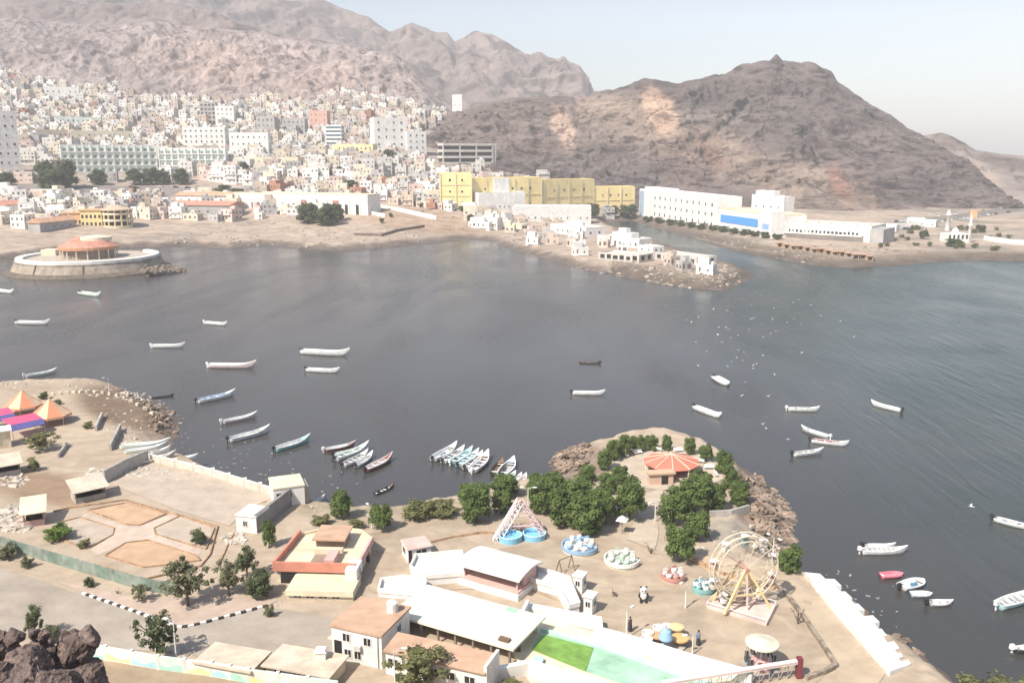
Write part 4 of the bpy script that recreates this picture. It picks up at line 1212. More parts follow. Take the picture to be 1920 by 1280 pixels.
GROVE = 'dense green trees of the grove beside the ride tower'
for t in [(893, 982, 66, 78), (884, 950, 56, 50), (946, 934, 62, 48), (940, 966, 46, 48), (1020, 962, 72, 72), (1060, 990, 72, 76), (1100, 1006, 74, 80), (1040, 930, 62, 48),
          (1085, 952, 66, 62), (1122, 964, 62, 62), (1008, 938, 50, 50), (1136, 985, 44, 60)]:
    tree(L(t[0], t[1] - 4), t[2], t[3], 'dense', 'green', 'dense green tree in the grove beside the pink and blue ride tower', group=GROVE)
for t in [(1134, 880, 32, 42), (1152, 862, 36, 42), (1170, 854, 36, 42), (1195, 846, 32, 34), (1220, 844, 32, 32)]:
    tree(L(t[0], t[1]), t[2], t[3], 'dense', 'green', 'rounded tree in the joined row behind the red pavilion', group='trees in the row behind the red pavilion')
for t, lb in [((1250, 848, 23, 32), 'small separate round tree directly behind the red pavilion peak'), ((1293, 855, 27, 34), 'small separate tree right behind the red pavilion'),
              ((1323, 868, 31, 36), 'round tree at the back right rim of the round plaza'), ((1356, 890, 38, 46), 'upper tree of three down the right rim of the round plaza'),
              ((1371, 918, 42, 50), 'middle tree of three down the right rim of the round plaza'), ((1386, 950, 46, 50), 'lowest tree of three on the right rim, by the boulders'),
              ((1180, 978, 66, 86), 'tall dense tree left of the sandy path to the red pavilion'), ((1102, 905, 36, 36), 'pale loose tree at the inner edge of the rocky point'),
              ((1140, 925, 46, 42), 'loose tree left of the pavilion forecourt'), ((1162, 908, 42, 36), 'low tree beside the pavilion forecourt, nearest the sand'),
              ((1262, 988, 72, 78), 'broad dark tree right of the sandy path'), ((1302, 965, 72, 78), 'broad tree hiding the right front of the red pavilion'),
              ((1312, 925, 56, 46), 'tree crown touching the red pavilion roof edge'), ((1342, 958, 50, 54), 'tree between the plaza and the low stone wall'),
              ((1275, 1056, 66, 80), 'big rounded tree left of the fallow lot by the wheel'), ((1308, 1016, 52, 62), 'dark tree behind the big rounded one'),
              ((1478, 1074, 56, 58), 'dense tree by the water behind the observation wheel'), ((640, 976, 46, 56), 'upright green tree at the water behind the yellow restaurant'),
              ((716, 996, 52, 56), 'round green tree on the shore right of the yellow restaurant'), ((505, 1028, 30, 54), 'narrow tree against the left wall of the yellow restaurant')]:
    tree(L(t[0], t[1] - 3), t[2], t[3], 'dense', 'green', lb)
for t, st, lf, lb in [((352, 1138, 78, 88), 'open', 'grey', 'large open grey green tree where the kerb turns'), ((430, 1118, 56, 66), 'open', 'grey', 'open tree left of the yellow restaurant forecourt'),
                      ((463, 1084, 46, 58), 'open', 'dark', 'taller dark tree behind the restaurant forecourt trees'), ((487, 1120, 54, 54), 'dense', 'dark', 'dark round tree nearest the cream annex'),
                      ((374, 1022, 34, 36), 'bush', 'dark', 'small dark bush at the right end of the garden beds'), ((112, 1010, 58, 34), 'bush', 'bright', 'bright green bush at the left of the garden beds'),
                      ((157, 1028, 26, 20), 'bush', 'olive', 'little olive bush between the garden beds and green fence'), ((296, 1236, 72, 84), 'open', 'dark', 'leafy tree over the painted wall by the lamp post'),
                      ((66, 1196, 36, 58), 'open', 'dark', 'tall young tree behind the dark boulders'), ((92, 1206, 40, 40), 'bush', 'grey', 'grey green bush behind the dark boulders'),
                      ((168, 1102, 21, 22), 'bush', 'dark', 'small round dark bush on the pavement outside the green fence'), ((50, 1064, 28, 24), 'bush', 'grey', 'small grey bush on the pavement at the left'),
                      ((266, 1128, 34, 34), 'open', 'grey', 'thin small tree on the pavement outside the green fence'), ((220, 1114, 18, 10), 'bare', 'dry', 'low dry weed on the pavement'), ((14, 1048, 42, 34), 'bush', 'grey', 'grey bush hanging over the green fence at the left edge'),
                      ((76, 846, 54, 38), 'open', 'olive', 'flat-crowned tree on the sand by the tents'), ((64, 884, 24, 30), 'bush', 'olive', 'small bush below the flat-crowned tree'),
                      ((507, 1158, 22, 28), 'bush', 'grey', 'small grey bush at the right end of the striped kerb'), ((784, 1296, 102, 92), 'open', 'olive', 'big olive tree in front of the long orange roof'),
                      ((890, 1296, 46, 24), 'bush', 'olive', 'low olive shrub in front of the low white house'), ((962, 1294, 46, 26), 'bush', 'olive', 'low shrub by the pool wall corner'),
                      ((1836, 1330, 112, 84), 'bush', 'olive', 'feathery olive thicket at the bottom right corner'), ((1905, 1335, 90, 80), 'bush', 'olive', 'feathery olive bush at the right frame edge'),
                      ((1496, 1172, 30, 40), 'bare', 'dry', 'bare twiggy bush beside the walkway edging'), ((1220, 1040, 26, 22), 'bare', 'olive', 'dry shrub by the path gate'),
                      ((168, 1222, 14, 24), 'bush', 'dark', 'tiny sapling at the foot of the boulders'), ((668, 990, 34, 22), 'bush', 'olive', 'low shrub between the two shore trees'),
                      ((780, 975, 70, 20), 'bush', 'olive', 'low weeds along the shore left of the grove'), ((830, 968, 60, 18), 'bush', 'olive', 'weedy strip right beside the grove'),
                      ((605, 985, 40, 26), 'bush', 'olive', 'scrub behind the restaurant roof hut'), ((82, 750, 20, 16), 'bush', 'dark', 'small dark shrub behind the orange tents'),
                      ((110, 760, 16, 12), 'bush', 'olive', 'tiny shrub right of the orange tents'), ((165, 805, 20, 16), 'bush', 'olive', 'shrub beside the broken wall on the left point')]:
    tree(L(t[0], t[1] - 2), t[2], t[3], st, lf, lb, cat='bush' if st in ('bush', 'bare') else 'tree', name='bush' if st in ('bush', 'bare') else 'tree')

FT = 'dark trees along the shore road'
for j, t in enumerate([(12, 356, 44, 30), (90, 354, 50, 50), (126, 352, 48, 50), (104, 358, 60, 40), (184, 346, 38, 26), (253, 346, 36, 28), (284, 346, 38, 30), (308, 346, 34, 28), (340, 346, 32, 28), (28, 322, 26, 18)]):
    tree(G(t[0], t[1]), t[2], t[3], 'dense', 'dark', 'dark dense tree on the shore road before the mint rows', group=FT)
for t, lb in [((578, 418, 50, 36), 'left tree of the broad clump on the far beach'), ((610, 422, 54, 38), 'middle tree of the broad clump on the far beach'), ((632, 414, 34, 30), 'right tree of the broad clump on the far beach'),
              ((730, 314, 36, 32), 'tall dark tree before the lower white block'), ((455, 335, 28, 30), 'grey green tree right of the mint rows'), ((258, 364, 20, 14), 'round bush by the shore road cars'),
              ((634, 342, 28, 28), 'tree left of the walled market yard'), ((660, 356, 38, 18), 'low dark trees above the market roof'), ((690, 338, 16, 18), 'small tree by the long cream building'),
              ((592, 340, 20, 14), 'low tree above the pale terraces'), ((420, 368, 40, 20), 'left tree of the row behind the red sheds'), ((448, 374, 40, 20), 'middle tree of the row behind the red sheds'),
              ((480, 384, 40, 24), 'right tree of the row behind the red sheds'), ((884, 416, 20, 14), 'round dark bush on the fishing beach'), ((926, 428, 20, 16), 'round bush nearer the breakwater root'),
              ((1020, 404, 22, 14), 'leftmost dark tree below the yellow school'), ((1050, 405, 40, 20), 'second dark tree below the yellow school'), ((1080, 406, 40, 22), 'third dark tree below the yellow school'),
              ((1110, 407, 40, 24), 'fourth dark tree below the yellow school'), ((1145, 406, 36, 20), 'fifth dark tree below the yellow school'), ((1178, 408, 40, 24), 'dark tree at the right end of the yellow school'),
              ((858, 308, 16, 12), 'small tree at the foot of the concrete frame building'), ((1634, 446, 18, 12), 'dark bush by the market hall end'), ((1732, 448, 20, 16), 'lone round tree in the waterfront car park'),
              ((1838, 436, 22, 14), 'dark bush behind the waterfront mosque'), ((1790, 462, 40, 14), 'low hedge before the waterfront mosque')]:
    tree(G(t[0], t[1]), t[2], t[3], 'dense', 'dark', lb)
rb = random.Random(3)
for j in range(26):
    x = rb.uniform(1640, 1900); tree(G(x, rb.uniform(428, 470)), rb.uniform(8, 16), rb.uniform(6, 10), 'bush', 'olive', 'low dusty shrub on the right shore flats', cat='bush', group='shrubs on the right shore flats', name='bush')
for j in range(20):
    x = rb.uniform(330, 900); tree(G(x, rb.uniform(372, 420)), rb.uniform(9, 18), rb.uniform(8, 14), 'bush', 'dark', 'small dark bush among the low far shore houses', cat='bush', group='bushes among the low far shore houses', name='bush')
for j in range(13):
    x = 1216 + j * 20
    tree(G(x, 416 + j * 2.75), 24, 12, 'bush', 'dark', 'clipped dark shrub in the row before the white offices', cat='bush', group='shrubs before the white offices', name='bush')

# ================================================================== BOATS
def paint(name, c): return M('boat paint ' + name, c, rough=.5, var=.12, scale=1.2, spec=.4)
BP = {'white': paint('white', (.80, .80, .78)), 'pale': paint('pale green', (.66, .74, .66)), 'red': paint('red', (.30, .12, .10)), 'teal': paint('teal', (.30, .58, .54)), 'aqua': paint('aqua', (.48, .70, .72)),
      'pink': paint('pink', (.78, .22, .28)), 'rose': paint('rose', (.74, .62, .60)), 'blue': paint('blue', (.45, .58, .72)), 'dark': paint('dark', (.06, .055, .05)), 'wood': WOOD(), 'grey': paint('grey', (.45, .45, .43)), 'black': paint('black', (.03, .03, .03))}

def boat_shell(Ln, B, h, rise, thin, blunt):
    n = 13
    out = MB(); inn = MB()
    def ring(t, k, fl):
        x = (t - .5) * Ln
        if blunt: b = (.78 + .22 * math.sin(min(1, t / .5) * math.pi / 2)) if t < .5 else max(.0, 1 - ((t - .5) / .5) ** 3.2)
        else: b = (.68 + .32 * math.sin(min(1, t / .45) * math.pi / 2)) if t < .45 else max(0, 1 - ((t - .45) / .55) ** 1.9)
        b = max(b, .02) * B / 2
        sh = h * (1 + .12 * (1 - t) ** 2) + rise * max(0, (t - .45) / .55) ** 2.6
        kz = -.25 * h + (sh + .25 * h) * max(0, (t - .82) / .18) ** 2.2 * .8
        pts = []
        for u, zf in ((-1, 1), (-.94, .55), (-.62, .12), (0, 0), (.62, .12), (.94, .55), (1, 1)):
            z = kz + (sh - kz) * zf
            bb = b * k
            if k < 1: z = max(z, fl) if zf < 1 else sh
            pts.append((x if k == 1 else x * .985, u * bb, z))
        return pts
    ro = [ring(i / (n - 1), 1, 0) for i in range(n)]
    ri = [ring(i / (n - 1), .88, .12 * h) for i in range(n)]
    for mm, rr, fl in ((out, ro, False), (inn, ri, True)):
        vs = [p for r_ in rr for p in r_]
        fs = []
        for i in range(n - 1):
            for k in range(6):
                q = (i * 7 + k, (i + 1) * 7 + k, (i + 1) * 7 + k + 1, i * 7 + k + 1)
                fs.append(q[::-1] if fl else q)
        fs.append(tuple(range(7)) if not fl else tuple(reversed(range(7))))
        mm.add(vs, fs)
    g = MB()                                # gunwale
    for side in (0, 6):
        vs = []
        for i in range(n):
            a, b = ro[i][side], ri[i][side]
            s_ = 1 if side == 6 else -1
            vs += [(a[0], a[1] + s_ * .03, a[2] - .08), (a[0], a[1] + s_ * .03, a[2] + .05), (b[0], b[1], b[2] + .05), (b[0], b[1], b[2] - .02)]
        fs = []
        for i in range(n - 1):
            for k in range(4):
                q = (i * 4 + k, i * 4 + (k + 1) % 4, (i + 1) * 4 + (k + 1) % 4, (i + 1) * 4 + k)
                fs.append(q if side == 6 else q[::-1])
        g.add(vs, fs)
    return out, inn, g, ro

def boat(stern, bow, hull, inside, label, wide=.17, blunt=False, motor=True, cargo=0, z=0.0, land=False, group=None, sunk=False, thw=4, deck=True, tilt=0.0):
    a, b = P(*stern, z + .5), P(*bow, z + .8)
    d = b - a
    Ln = math.hypot(d.x, d.y); B = Ln * wide * 1.3; h = .055 * Ln + .22
    h = min(h, .95)
    rise = (.10 * Ln if not blunt else .02 * Ln)
    c = (a + b) / 2; c.z = z - (.0 if not sunk else .5 * h)
    o = thing('boat', c, math.atan2(d.y, d.x), label, 'boat', group)
    if tilt: o.rotation_euler = (tilt, 0, math.atan2(d.y, d.x))
    so, si, sg, ro = boat_shell(Ln, B, h, rise, .88, blunt)
    part('hull', so, BP[hull], o, True)
    part('inner_hull', si, BP[inside], o)
    part('gunwale', sg, BP['white'] if hull not in ('dark', 'pink') else BP[hull], o)
    rr = random.Random(int(stern[0] * 7 + stern[1]))
    for k in range(thw):
        t = .14 + .62 * (k + rr.uniform(-.15, .15)) / max(1, thw - 1)
        r_ = ro[min(12, int(t * 12))]
        hw = r_[6][1] * .9
        part('thwart', MB().box((t - .5) * Ln - .14, (t - .5) * Ln + .14, -hw, hw, h * .72, h * .80), BP['white'] if inside != 'white' else BP['grey'], o)
    if deck:
        vs = []; n0 = 9
        for i in range(n0, 13):
            vs += [(ro[i][0][0], ro[i][0][1] * .94, ro[i][0][2] + .0), (ro[i][6][0], ro[i][6][1] * .94, ro[i][6][2] + .0)]
        part('foredeck', MB().add(vs, [(2 * i, 2 * i + 2, 2 * i + 3, 2 * i + 1)[::-1] for i in range(12 - n0)]), BP[hull] if hull != 'dark' else BP['wood'], o)
    if motor:
        x = -Ln / 2
        m = MB().box(x - .62, x - .12, -.2, .2, h * 1.0, h * 1.0 + .5, taper=.8).box(x - .45, x - .27, -.07, .07, -.5, h).box(x - .12, x + .3, -.05, .05, h * 1.0 + .2, h * 1.0 + .28)
        part('outboard_motor', m, BP['black'] if rr.random() < .6 else BP['white'], o)
    for k in range(cargo):
        t = rr.uniform(.2, .68); y = rr.uniform(-.2, .2) * B
        m = MB().blob(((t - .5) * Ln, y, h * .45), (rr.uniform(.3, .7), rr.uniform(.25, .45), rr.uniform(.2, .5)), 6, 4, .25, rr)
        part('net_heap', m, M('net ' + rr.choice('abc'), rr.choice([(.08, .08, .09), (.35, .16, .10), (.5, .5, .46), (.1, .2, .28)])), o)
    return o

boat((-10, 544), (26, 547), 'white', 'white', 'white boat cut by the left frame edge below the round pier')
boat((150, 549), (189, 553), 'pale', 'pale', 'pale green boat moored closest to the round pier')
boat((31, 604), (94, 604), 'white', 'white', 'long white boat at the left below the round pier', cargo=1)
boat((384, 604), (426, 606), 'white', 'white', 'short white boat, farthest out of the left group')
boat((285, 648), (347, 646), 'white', 'pale', 'slim white boat left of the large reddish one')
boat((391, 685), (481, 684), 'rose', 'white', 'large pinkish white boat with a tall bow, left of mid bay', wide=.16, cargo=1)
boat((566, 659), (656, 662), 'white', 'white', 'largest white boat with long raised bow in mid bay', cargo=2)
boat((575, 692), (637, 693), 'white', 'white', 'white boat with a dark engine just below the largest one', cargo=1)
boat((48, 704), (108, 692), 'white', 'pale', 'white boat lying off the left point')
boat((370, 752), (442, 734), 'white', 'blue', 'white boat with a blue tarp, nearest to the left point rocks', cargo=1)
boat((418, 790), (483, 774), 'rose', 'white', 'slender boat with rusty flank, upper of the slanted three')
boat((430, 824), (507, 801), 'white', 'white', 'long white boat in the slanted row, with cross seats', cargo=1)
boat((516, 842), (582, 818), 'teal', 'white', 'boat with teal bow lying alone off the sea wall', cargo=1)
boat((610, 842), (667, 828), 'red', 'white', 'dark red sided boat at the back of the tied-up group')
boat((627, 850), (669, 838), 'white', 'pale', 'short white boat squeezed behind the widest of the tied-up group')
boat((629, 860), (692, 832), 'white', 'pale', 'widest white boat of the tied-up group', cargo=2)
boat((643, 872), (691, 845), 'white', 'grey', 'white boat with dark cross seats in front of the group', thw=5)
boat((668, 872), (699, 847), 'white', 'white', 'small white skiff at the end of the tied-up group')
boat((686, 880), (736, 852), 'red', 'rose', 'red sided boat with white stern, apart at the right of the group')
boat((703, 922), (739, 902), 'dark', 'dark', 'dark half-sunken boat near the shore trees', sunk=True, motor=False)
RAFT = [((812, 860), (857, 832), 'white', 'white', 'leftmost white boat of the raft of boats'), ((831, 864), (871, 838), 'white', 'grey', 'second white boat of the raft, with grey inside'),
        ((846, 866), (886, 840), 'teal', 'aqua', 'teal blue boat in the middle of the raft'), ((859, 871), (898, 844), 'aqua', 'aqua', 'pale aqua boat right of the teal one in the raft'),
        ((872, 876), (905, 848), 'rose', 'white', 'rose bowed boat second from the right of the raft'), ((886, 882), (916, 848), 'white', 'rose', 'white and pink boat at the right end of the raft')]
for a, b, c, e, lb in RAFT: boat(a, b, c, e, lb, wide=.2, cargo=1)
for a, b, c, e, lb in [((926, 888), (943, 860), 'dark', 'wood', 'dark brown boat at the left of the small moored cluster'), ((940, 890), (964, 859), 'blue', 'grey', 'blue grey boat in the small moored cluster'),
                       ((950, 896), (967, 880), 'pale', 'pale', 'pale green skiff among the small moored cluster'), ((963, 900), (978, 884), 'white', 'white', 'white skiff among the small moored cluster'),
                       ((973, 903), (987, 885), 'rose', 'rose', 'pink skiff near the end of the small moored cluster'), ((984, 908), (994, 894), 'white', 'white', 'last white skiff of the cluster, against the trees')]:
    boat(a, b, c, e, lb, wide=.24, thw=2, motor=False)
boat((1074, 735), (1135, 734), 'white', 'white', 'lone white boat in the middle of the bay', cargo=1)
boat((1086, 677), (1128, 676), 'dark', 'wood', 'dark swamped boat with two figures-like lumps in mid bay', sunk=True, motor=False, cargo=2).__setitem__('label', 'dark swamped boat lying low beyond the lone white boat')
boat((1340, 706), (1366, 718), 'white', 'white', 'short stubby white boat beneath the circling gulls', wide=.26, blunt=True)
boat((1302, 762), (1353, 778), 'white', 'white', 'slim white boat pointing down right, under the gulls')
boat((1478, 765), (1537, 764), 'white', 'grey', 'white boat with people-high clutter at its stern', cargo=2).__setitem__('label', 'white boat with clutter at its stern, right of the gulls')
boat((1689, 768), (1633, 752), 'white', 'white', 'farthest right white boat, bow to the upper left')
boat((1554, 818), (1502, 799), 'grey', 'white', 'thin pale boat tied behind the red-bowed one')
boat((1522, 824), (1592, 829), 'white', 'red', 'white boat with a red bow and dark cargo', cargo=3)
boat((1488, 850), (1544, 841), 'white', 'grey', 'white boat below the tied pair, with a big dark motor')
boat((1617, 1031), (1702, 1026), 'white', 'grey', 'long white boat with many cross seats on the right', thw=7, wide=.18)
boat((1622, 1021), (1680, 1017), 'white', 'white', 'narrow white boat tight behind the many-seated one')
boat((1652, 1076), (1694, 1068), 'pink', 'pink', 'small bright pink rowing boat', wide=.34, blunt=True, motor=False, thw=2)
boat((1690, 1098), (1733, 1080), 'white', 'white', 'small rounded white motorboat beside the pink one', wide=.36, blunt=True, cargo=1, thw=2)
boat((1708, 1110), (1749, 1105), 'blue', 'white', 'small pale blue white dinghy', wide=.34, blunt=True, motor=False, thw=1)
boat((1743, 1127), (1788, 1121), 'grey', 'white', 'small grey dinghy with a striped seat, lowest of the four small boats', wide=.32, thw=3)
boat((1865, 970), (1936, 984), 'white', 'grey', 'white boat with dark clutter at the right frame edge', cargo=3, wide=.24)
boat((1872, 1134), (1950, 1104), 'aqua', 'white', 'aqua boat with white seats cut by the right edge', wide=.2, thw=6)
boat((1904, 1214), (1970, 1204), 'dark', 'white', 'dark hulled boat cut by the right edge near the bottom', wide=.26)
boat((225, 836), (320, 826), 'pale', 'pale', 'beached pale green boat, upper of the pair hauled on the left point', z=2.3, motor=False, wide=.14)
boat((246, 856), (320, 838), 'white', 'grey', 'beached grey white boat, lower of the pair on the left point', z=2.2, motor=False, wide=.14)
boat((300, 861), (372, 853), 'white', 'pale', 'beached white boat with its bow in the water', z=1.3, motor=False, wide=.2)
boat((232, 846), (312, 832), 'pale', 'white', 'beached pale boat wedged between the two hauled ones on the left point', z=2.2, motor=False, wide=.13)
boat((262, 866), (330, 846), 'grey', 'white', 'weathered grey boat lying by the end of the yard wall', z=2.1, motor=False, wide=.15)
boat((338, 868), (376, 872), 'white', 'white', 'small beached dinghy against the sea wall', z=1.2, motor=False, wide=.3, blunt=True, thw=1, deck=False)
boat((578, 944), (609, 925), 'white', 'white', 'narrow white canoe drawn up behind the white sheds', z=1.0, motor=False, wide=.1, thw=2)
boat((284, 743), (326, 736), 'dark', 'dark', 'dark waterlogged canoe off the left point', motor=False, wide=.1, sunk=True, thw=2)

# ================================================================== GULLS
def gull_mesh(v):
    m = MB()
    # body as a lofted spindle, wings swept from its shoulders, fan tail: one skin
    prof = [(-.30, .02), (-.22, .06), (-.05, .085), (.10, .08), (.18, .05), (.22, .055), (.27, .04), (.33, .008)]
    n = 6; vs = []
    for x, r_ in prof:
        for k in range(n):
            a = 2 * math.pi * k / n
            vs.append((x, r_ * math.cos(a), r_ * .9 * math.sin(a) + (.03 if x > .17 else 0)))
    fs = [(i * n + k, i * n + (k + 1) % n, (i + 1) * n + (k + 1) % n, (i + 1) * n + k) for i in range(len(prof) - 1) for k in range(n)]
    m.add(vs, fs)
    up = (.22, -.05, .35)[v]
    for s in (1, -1):
        m.add([(.12, s * .05, .04), (-.10, s * .05, .03), (.16, s * .34, .04 + up * .5), (-.04, s * .34, .03 + up * .5), (-.02, s * .66, .03 + up * .8), (-.10, s * .62, .02 + up * .8)],
              [(0, 2, 3, 1), (2, 4, 5, 3)] if s > 0 else [(1, 3, 2, 0), (3, 5, 4, 2)])
    m.add([(-.26, .03, 0), (-.26, -.03, 0), (-.44, -.09, 0), (-.46, 0, 0), (-.44, .09, 0)], [(0, 1, 2, 3, 4)])
    return m
GM = M('gull white', (.82, .82, .82), var=.08)
GV = [gull_mesh(v).mesh('gull', GM) for v in range(3)]
gl = [(735, 155), (800, 195), (770, 220), (530, 230), (625, 238), (420, 285), (370, 322), (335, 305), (800, 300), (570, 360), (620, 360), (640, 378), (785, 375), (705, 415), (880, 340), (955, 300), (965, 220),
      (1105, 180), (1145, 160), (1230, 200), (1110, 300), (1060, 325), (1155, 330), (1300, 275), (1445, 315), (1540, 425), (980, 388), (940, 405), (885, 430), (590, 465), (400, 465), (480, 530), (710, 525), (695, 578),
      (660, 605), (740, 598), (630, 640), (885, 560), (840, 622), (815, 655), (1165, 540), (970, 700), (755, 755), (740, 845), (925, 855), (420, 635), (270, 228), (655, 435), (815, 295), (560, 410)]
gl = [(1200 + x * .2604, 520 + y * .2604) for x, y in gl] + [(1430, 795), (1437, 803), (1478, 823), (1390, 742), (1412, 685), (1395, 660)]
for j, (x, y) in enumerate(gl):
    z = R.uniform(.8, 4)
    o = link('gull', GV[j % 3], None, P(x, y, z), R.uniform(0, 6.28))
    o.rotation_euler.x = R.uniform(-.35, .35)
    o.scale = (R.uniform(.55, .8),) * 3
    tag(o, 'white gull in the flock skimming the open water', 'gull', 'gulls over the water')
o = link('gull', GV[0], None, P(1821, 949, 2), 2.6); o.scale = (1.0,) * 3
tag(o, 'single white gull flying just off the right edge boat', 'gull')

# ================================================================== CARS
def car_parts():
    body = MB()
    pr = [(-2.2, .35), (-2.2, .85), (-2.0, .95), (1.05, .98), (2.0, .82), (2.2, .6), (2.2, .35)]
    n = len(pr)
    body.add([(x, -.85, z) for x, z in pr] + [(x, .85, z) for x, z in pr], [tuple(range(n)), tuple(reversed(range(n, 2 * n)))] + [(i, n + i, n + (i + 1) % n, (i + 1) % n) for i in range(n)])
    cab = MB(); pc = [(-1.9, .95), (-1.5, 1.48), (.3, 1.5), (1.0, .97)]
    cab.add([(x, -.74 + (z - .95) * .18, z) for x, z in pc] + [(x, .74 - (z - .95) * .18, z) for x, z in pc], [(0, 1, 2, 3), (7, 6, 5, 4), (0, 4, 5, 1), (1, 5, 6, 2), (2, 6, 7, 3)])
    rf = MB().box(-1.5, .3, -.66, .66, 1.485, 1.54)
    wh = MB().lathe([(.01, -.11), (.32, -.11), (.32, .11), (.01, .11)], 10)
    wh.v = [(x, z, y) for x, y, z in wh.v]
    return body, cab, rf, wh
CB, CC, CR, CW = car_parts()
TYRE = M('tyre', (.03, .03, .03))
def car(p, rz, c, label, group=None):
    mt = M('car paint ' + c, {'white': (.78, .78, .77), 'silver': (.5, .5, .5), 'dark': (.07, .07, .08), 'red': (.4, .06, .05), 'tan': (.5, .4, .28)}[c], rough=.35, var=.05, spec=.5)
    o = thing('parked_car', p, rz, label, 'car', group)
    part('body', shared(('cb', c), lambda: CB.mesh('body', mt)), None, o)
    part('windows', shared('cc', lambda: CC.mesh('windows', GLASS())), None, o)
    part('roof', shared(('cr', c), lambda: CR.mesh('roof', mt)), None, o)
    for x in (-1.35, 1.4):
        for y in (-.8, .8):
            part('wheel', shared('cw', lambda: CW.mesh('wheel', TYRE)), None, o, loc=(x, y, .32))
    return o
rc = random.Random(5)
for x, y in [(184, 358), (203, 362), (214, 357), (247, 352), (256, 356), (300, 351), (330, 352), (352, 353), (372, 352), (398, 356), (160, 350), (430, 358)]:
    c = rc.choice(('white', 'white', 'silver', 'dark', 'tan'))
    car(G(x, y), rc.uniform(-.15, .15), c, '%s car on the shore road in front of the dark trees' % c, 'cars on the shore road')
for j in range(30):
    x = 1680 + j * 7.8; y = 428 - (x - 1640) * .135 + rc.choice((-5, 5)) + rc.uniform(-1, 1)
    c = rc.choice(('white', 'white', 'silver', 'dark', 'dark', 'tan'))
    car(G(x, y), 1.4 + rc.uniform(-.1, .1), c, '%s car in the parked line below the rocky hill' % c, 'cars parked below the rocky hill')
for j in range(8):
    c = rc.choice(('white', 'silver', 'dark'))
    car(G(1655 + j * 11, 430 + rc.uniform(-1, 1)), .05, c, '%s car in the short parking row by the small sheds' % c, 'cars in the short parking row')
# ================================================================== NEAR GROUND SHEETS
def sheet(name, px, z, mat):
    pts = [L(x, y, LZ + z) for x, y in px]
    me = bpy.data.meshes.new(name)
    bm = bmesh.new()
    vs = [bm.verts.new(p) for p in pts]
    f = bm.faces.new(vs)
    if f.normal.z < 0: f.normal_flip()
    bm.normal_update()
    if f.normal.z < 0: f.normal_flip()
    bmesh.ops.triangulate(bm, faces=[f])
    bm.to_mesh(me); bm.free()
    me.materials.append(mat)
    o = link(name, me); o['kind'] = 'structure'
    return o

def ell(cx, cy, rx, ry, n=40, a0=0, a1=360):
    return [(cx + rx * math.cos(rad(a0 + (a1 - a0) * k / n)), cy + ry * math.sin(rad(a0 + (a1 - a0) * k / n))) for k in range(n if a1 - a0 == 360 else n + 1)]

ASPH = M('dusty asphalt', (.40, .345, .285), var=.14, scale=.18, stain=.45, sscale=.05, bump=.02, bscale=6)
PLAZA = M('worn plaza concrete', (.44, .355, .262), var=.16, scale=.22, stain=.6, sscale=.08, bump=.01, bscale=6)
SANDY = M('pale sandy path', (.50, .42, .33), var=.12, scale=.35, stain=.35)
ORBED = M('orange bed soil', (.50, .34, .22), var=.14, scale=.4, bump=.03, bscale=3)
PALEBED = M('pale bed soil', (.45, .375, .30), var=.12, scale=.4, bump=.03, bscale=3)
PAVE = M('pinkish paving', (.47, .37, .30), var=.12, scale=.5)
WALKM = M('tan walkway', (.50, .40, .29), var=.12, scale=.3, stain=.35)
sheet('road', [(-300, 1035), (0, 1066), (160, 1116), (250, 1146), (330, 1176), (380, 1170), (500, 1138), (560, 1145), (640, 1165), (625, 1240), (605, 1282), (560, 1262), (330, 1222), (180, 1214), (0, 1186), (-300, 1160)], .06, ASPH)
sheet('pavement', [(100, 1086), (250, 1120), (330, 1118), (430, 1118), (520, 1125), (500, 1135), (380, 1167), (332, 1172), (250, 1143), (160, 1112)], .07, PAVE)
sheet('plaza', [(690, 1000), (760, 985), (850, 1000), (930, 1030), (1040, 1005), (1150, 1010), (1240, 1040), (1320, 1075), (1330, 1085), (1470, 1115), (1562, 1248), (1520, 1290), (1400, 1275), (1180, 1225), (1060, 1175), (1060, 1130), (980, 1100), (700, 1110), (670, 1070)], .06, PLAZA)
sheet('path', [(1175, 1010), (1195, 965), (1212, 925), (1246, 912), (1240, 935), (1232, 965), (1235, 1000), (1228, 1030)], .08, SANDY)
sheet('round_plaza', ell(1255, 880, 112, 38), .09, SANDY)
sheet('walkway', [(1330, 1040), (1380, 1050), (1500, 1075), (1512, 1090), (1590, 1170), (1660, 1262), (1640, 1290), (1570, 1290), (1568, 1250), (1480, 1118), (1330, 1078)], .08, WALKM)
sheet('yard', [(205, 905), (285, 868), (400, 895), (515, 932), (470, 950), (430, 985), (330, 955)], .06, PALEBED)
for px, m in [([(165, 957), (235, 943), (312, 963), (262, 985), (240, 984)], ORBED), ([(337, 968), (402, 990), (386, 1030), (292, 1002), (288, 991)], PALEBED),
              ([(278, 1013), (368, 1042), (376, 1051), (270, 1064), (197, 1042), (235, 1018)], ORBED), ([(118, 978), (150, 970), (214, 990), (211, 1003), (166, 1028), (92, 1006)], PALEBED)]:
    sheet('garden_bed', px, .05, m)
sheet('garden_path', [(235, 985), (262, 985), (290, 975), (327, 962), (338, 966), (288, 991), (292, 1002), (380, 1030), (370, 1042), (278, 1013), (235, 1018), (185, 1040), (168, 1030), (211, 1003), (214, 990), (150, 970), (160, 962)], .03, M('pink path', (.52, .42, .34)))
sheet('slope_field', [(1290, 1035), (1330, 1075), (1460, 1105), (1500, 1078), (1380, 1052)], .07, M('peach sand', (.53, .39, .26)))

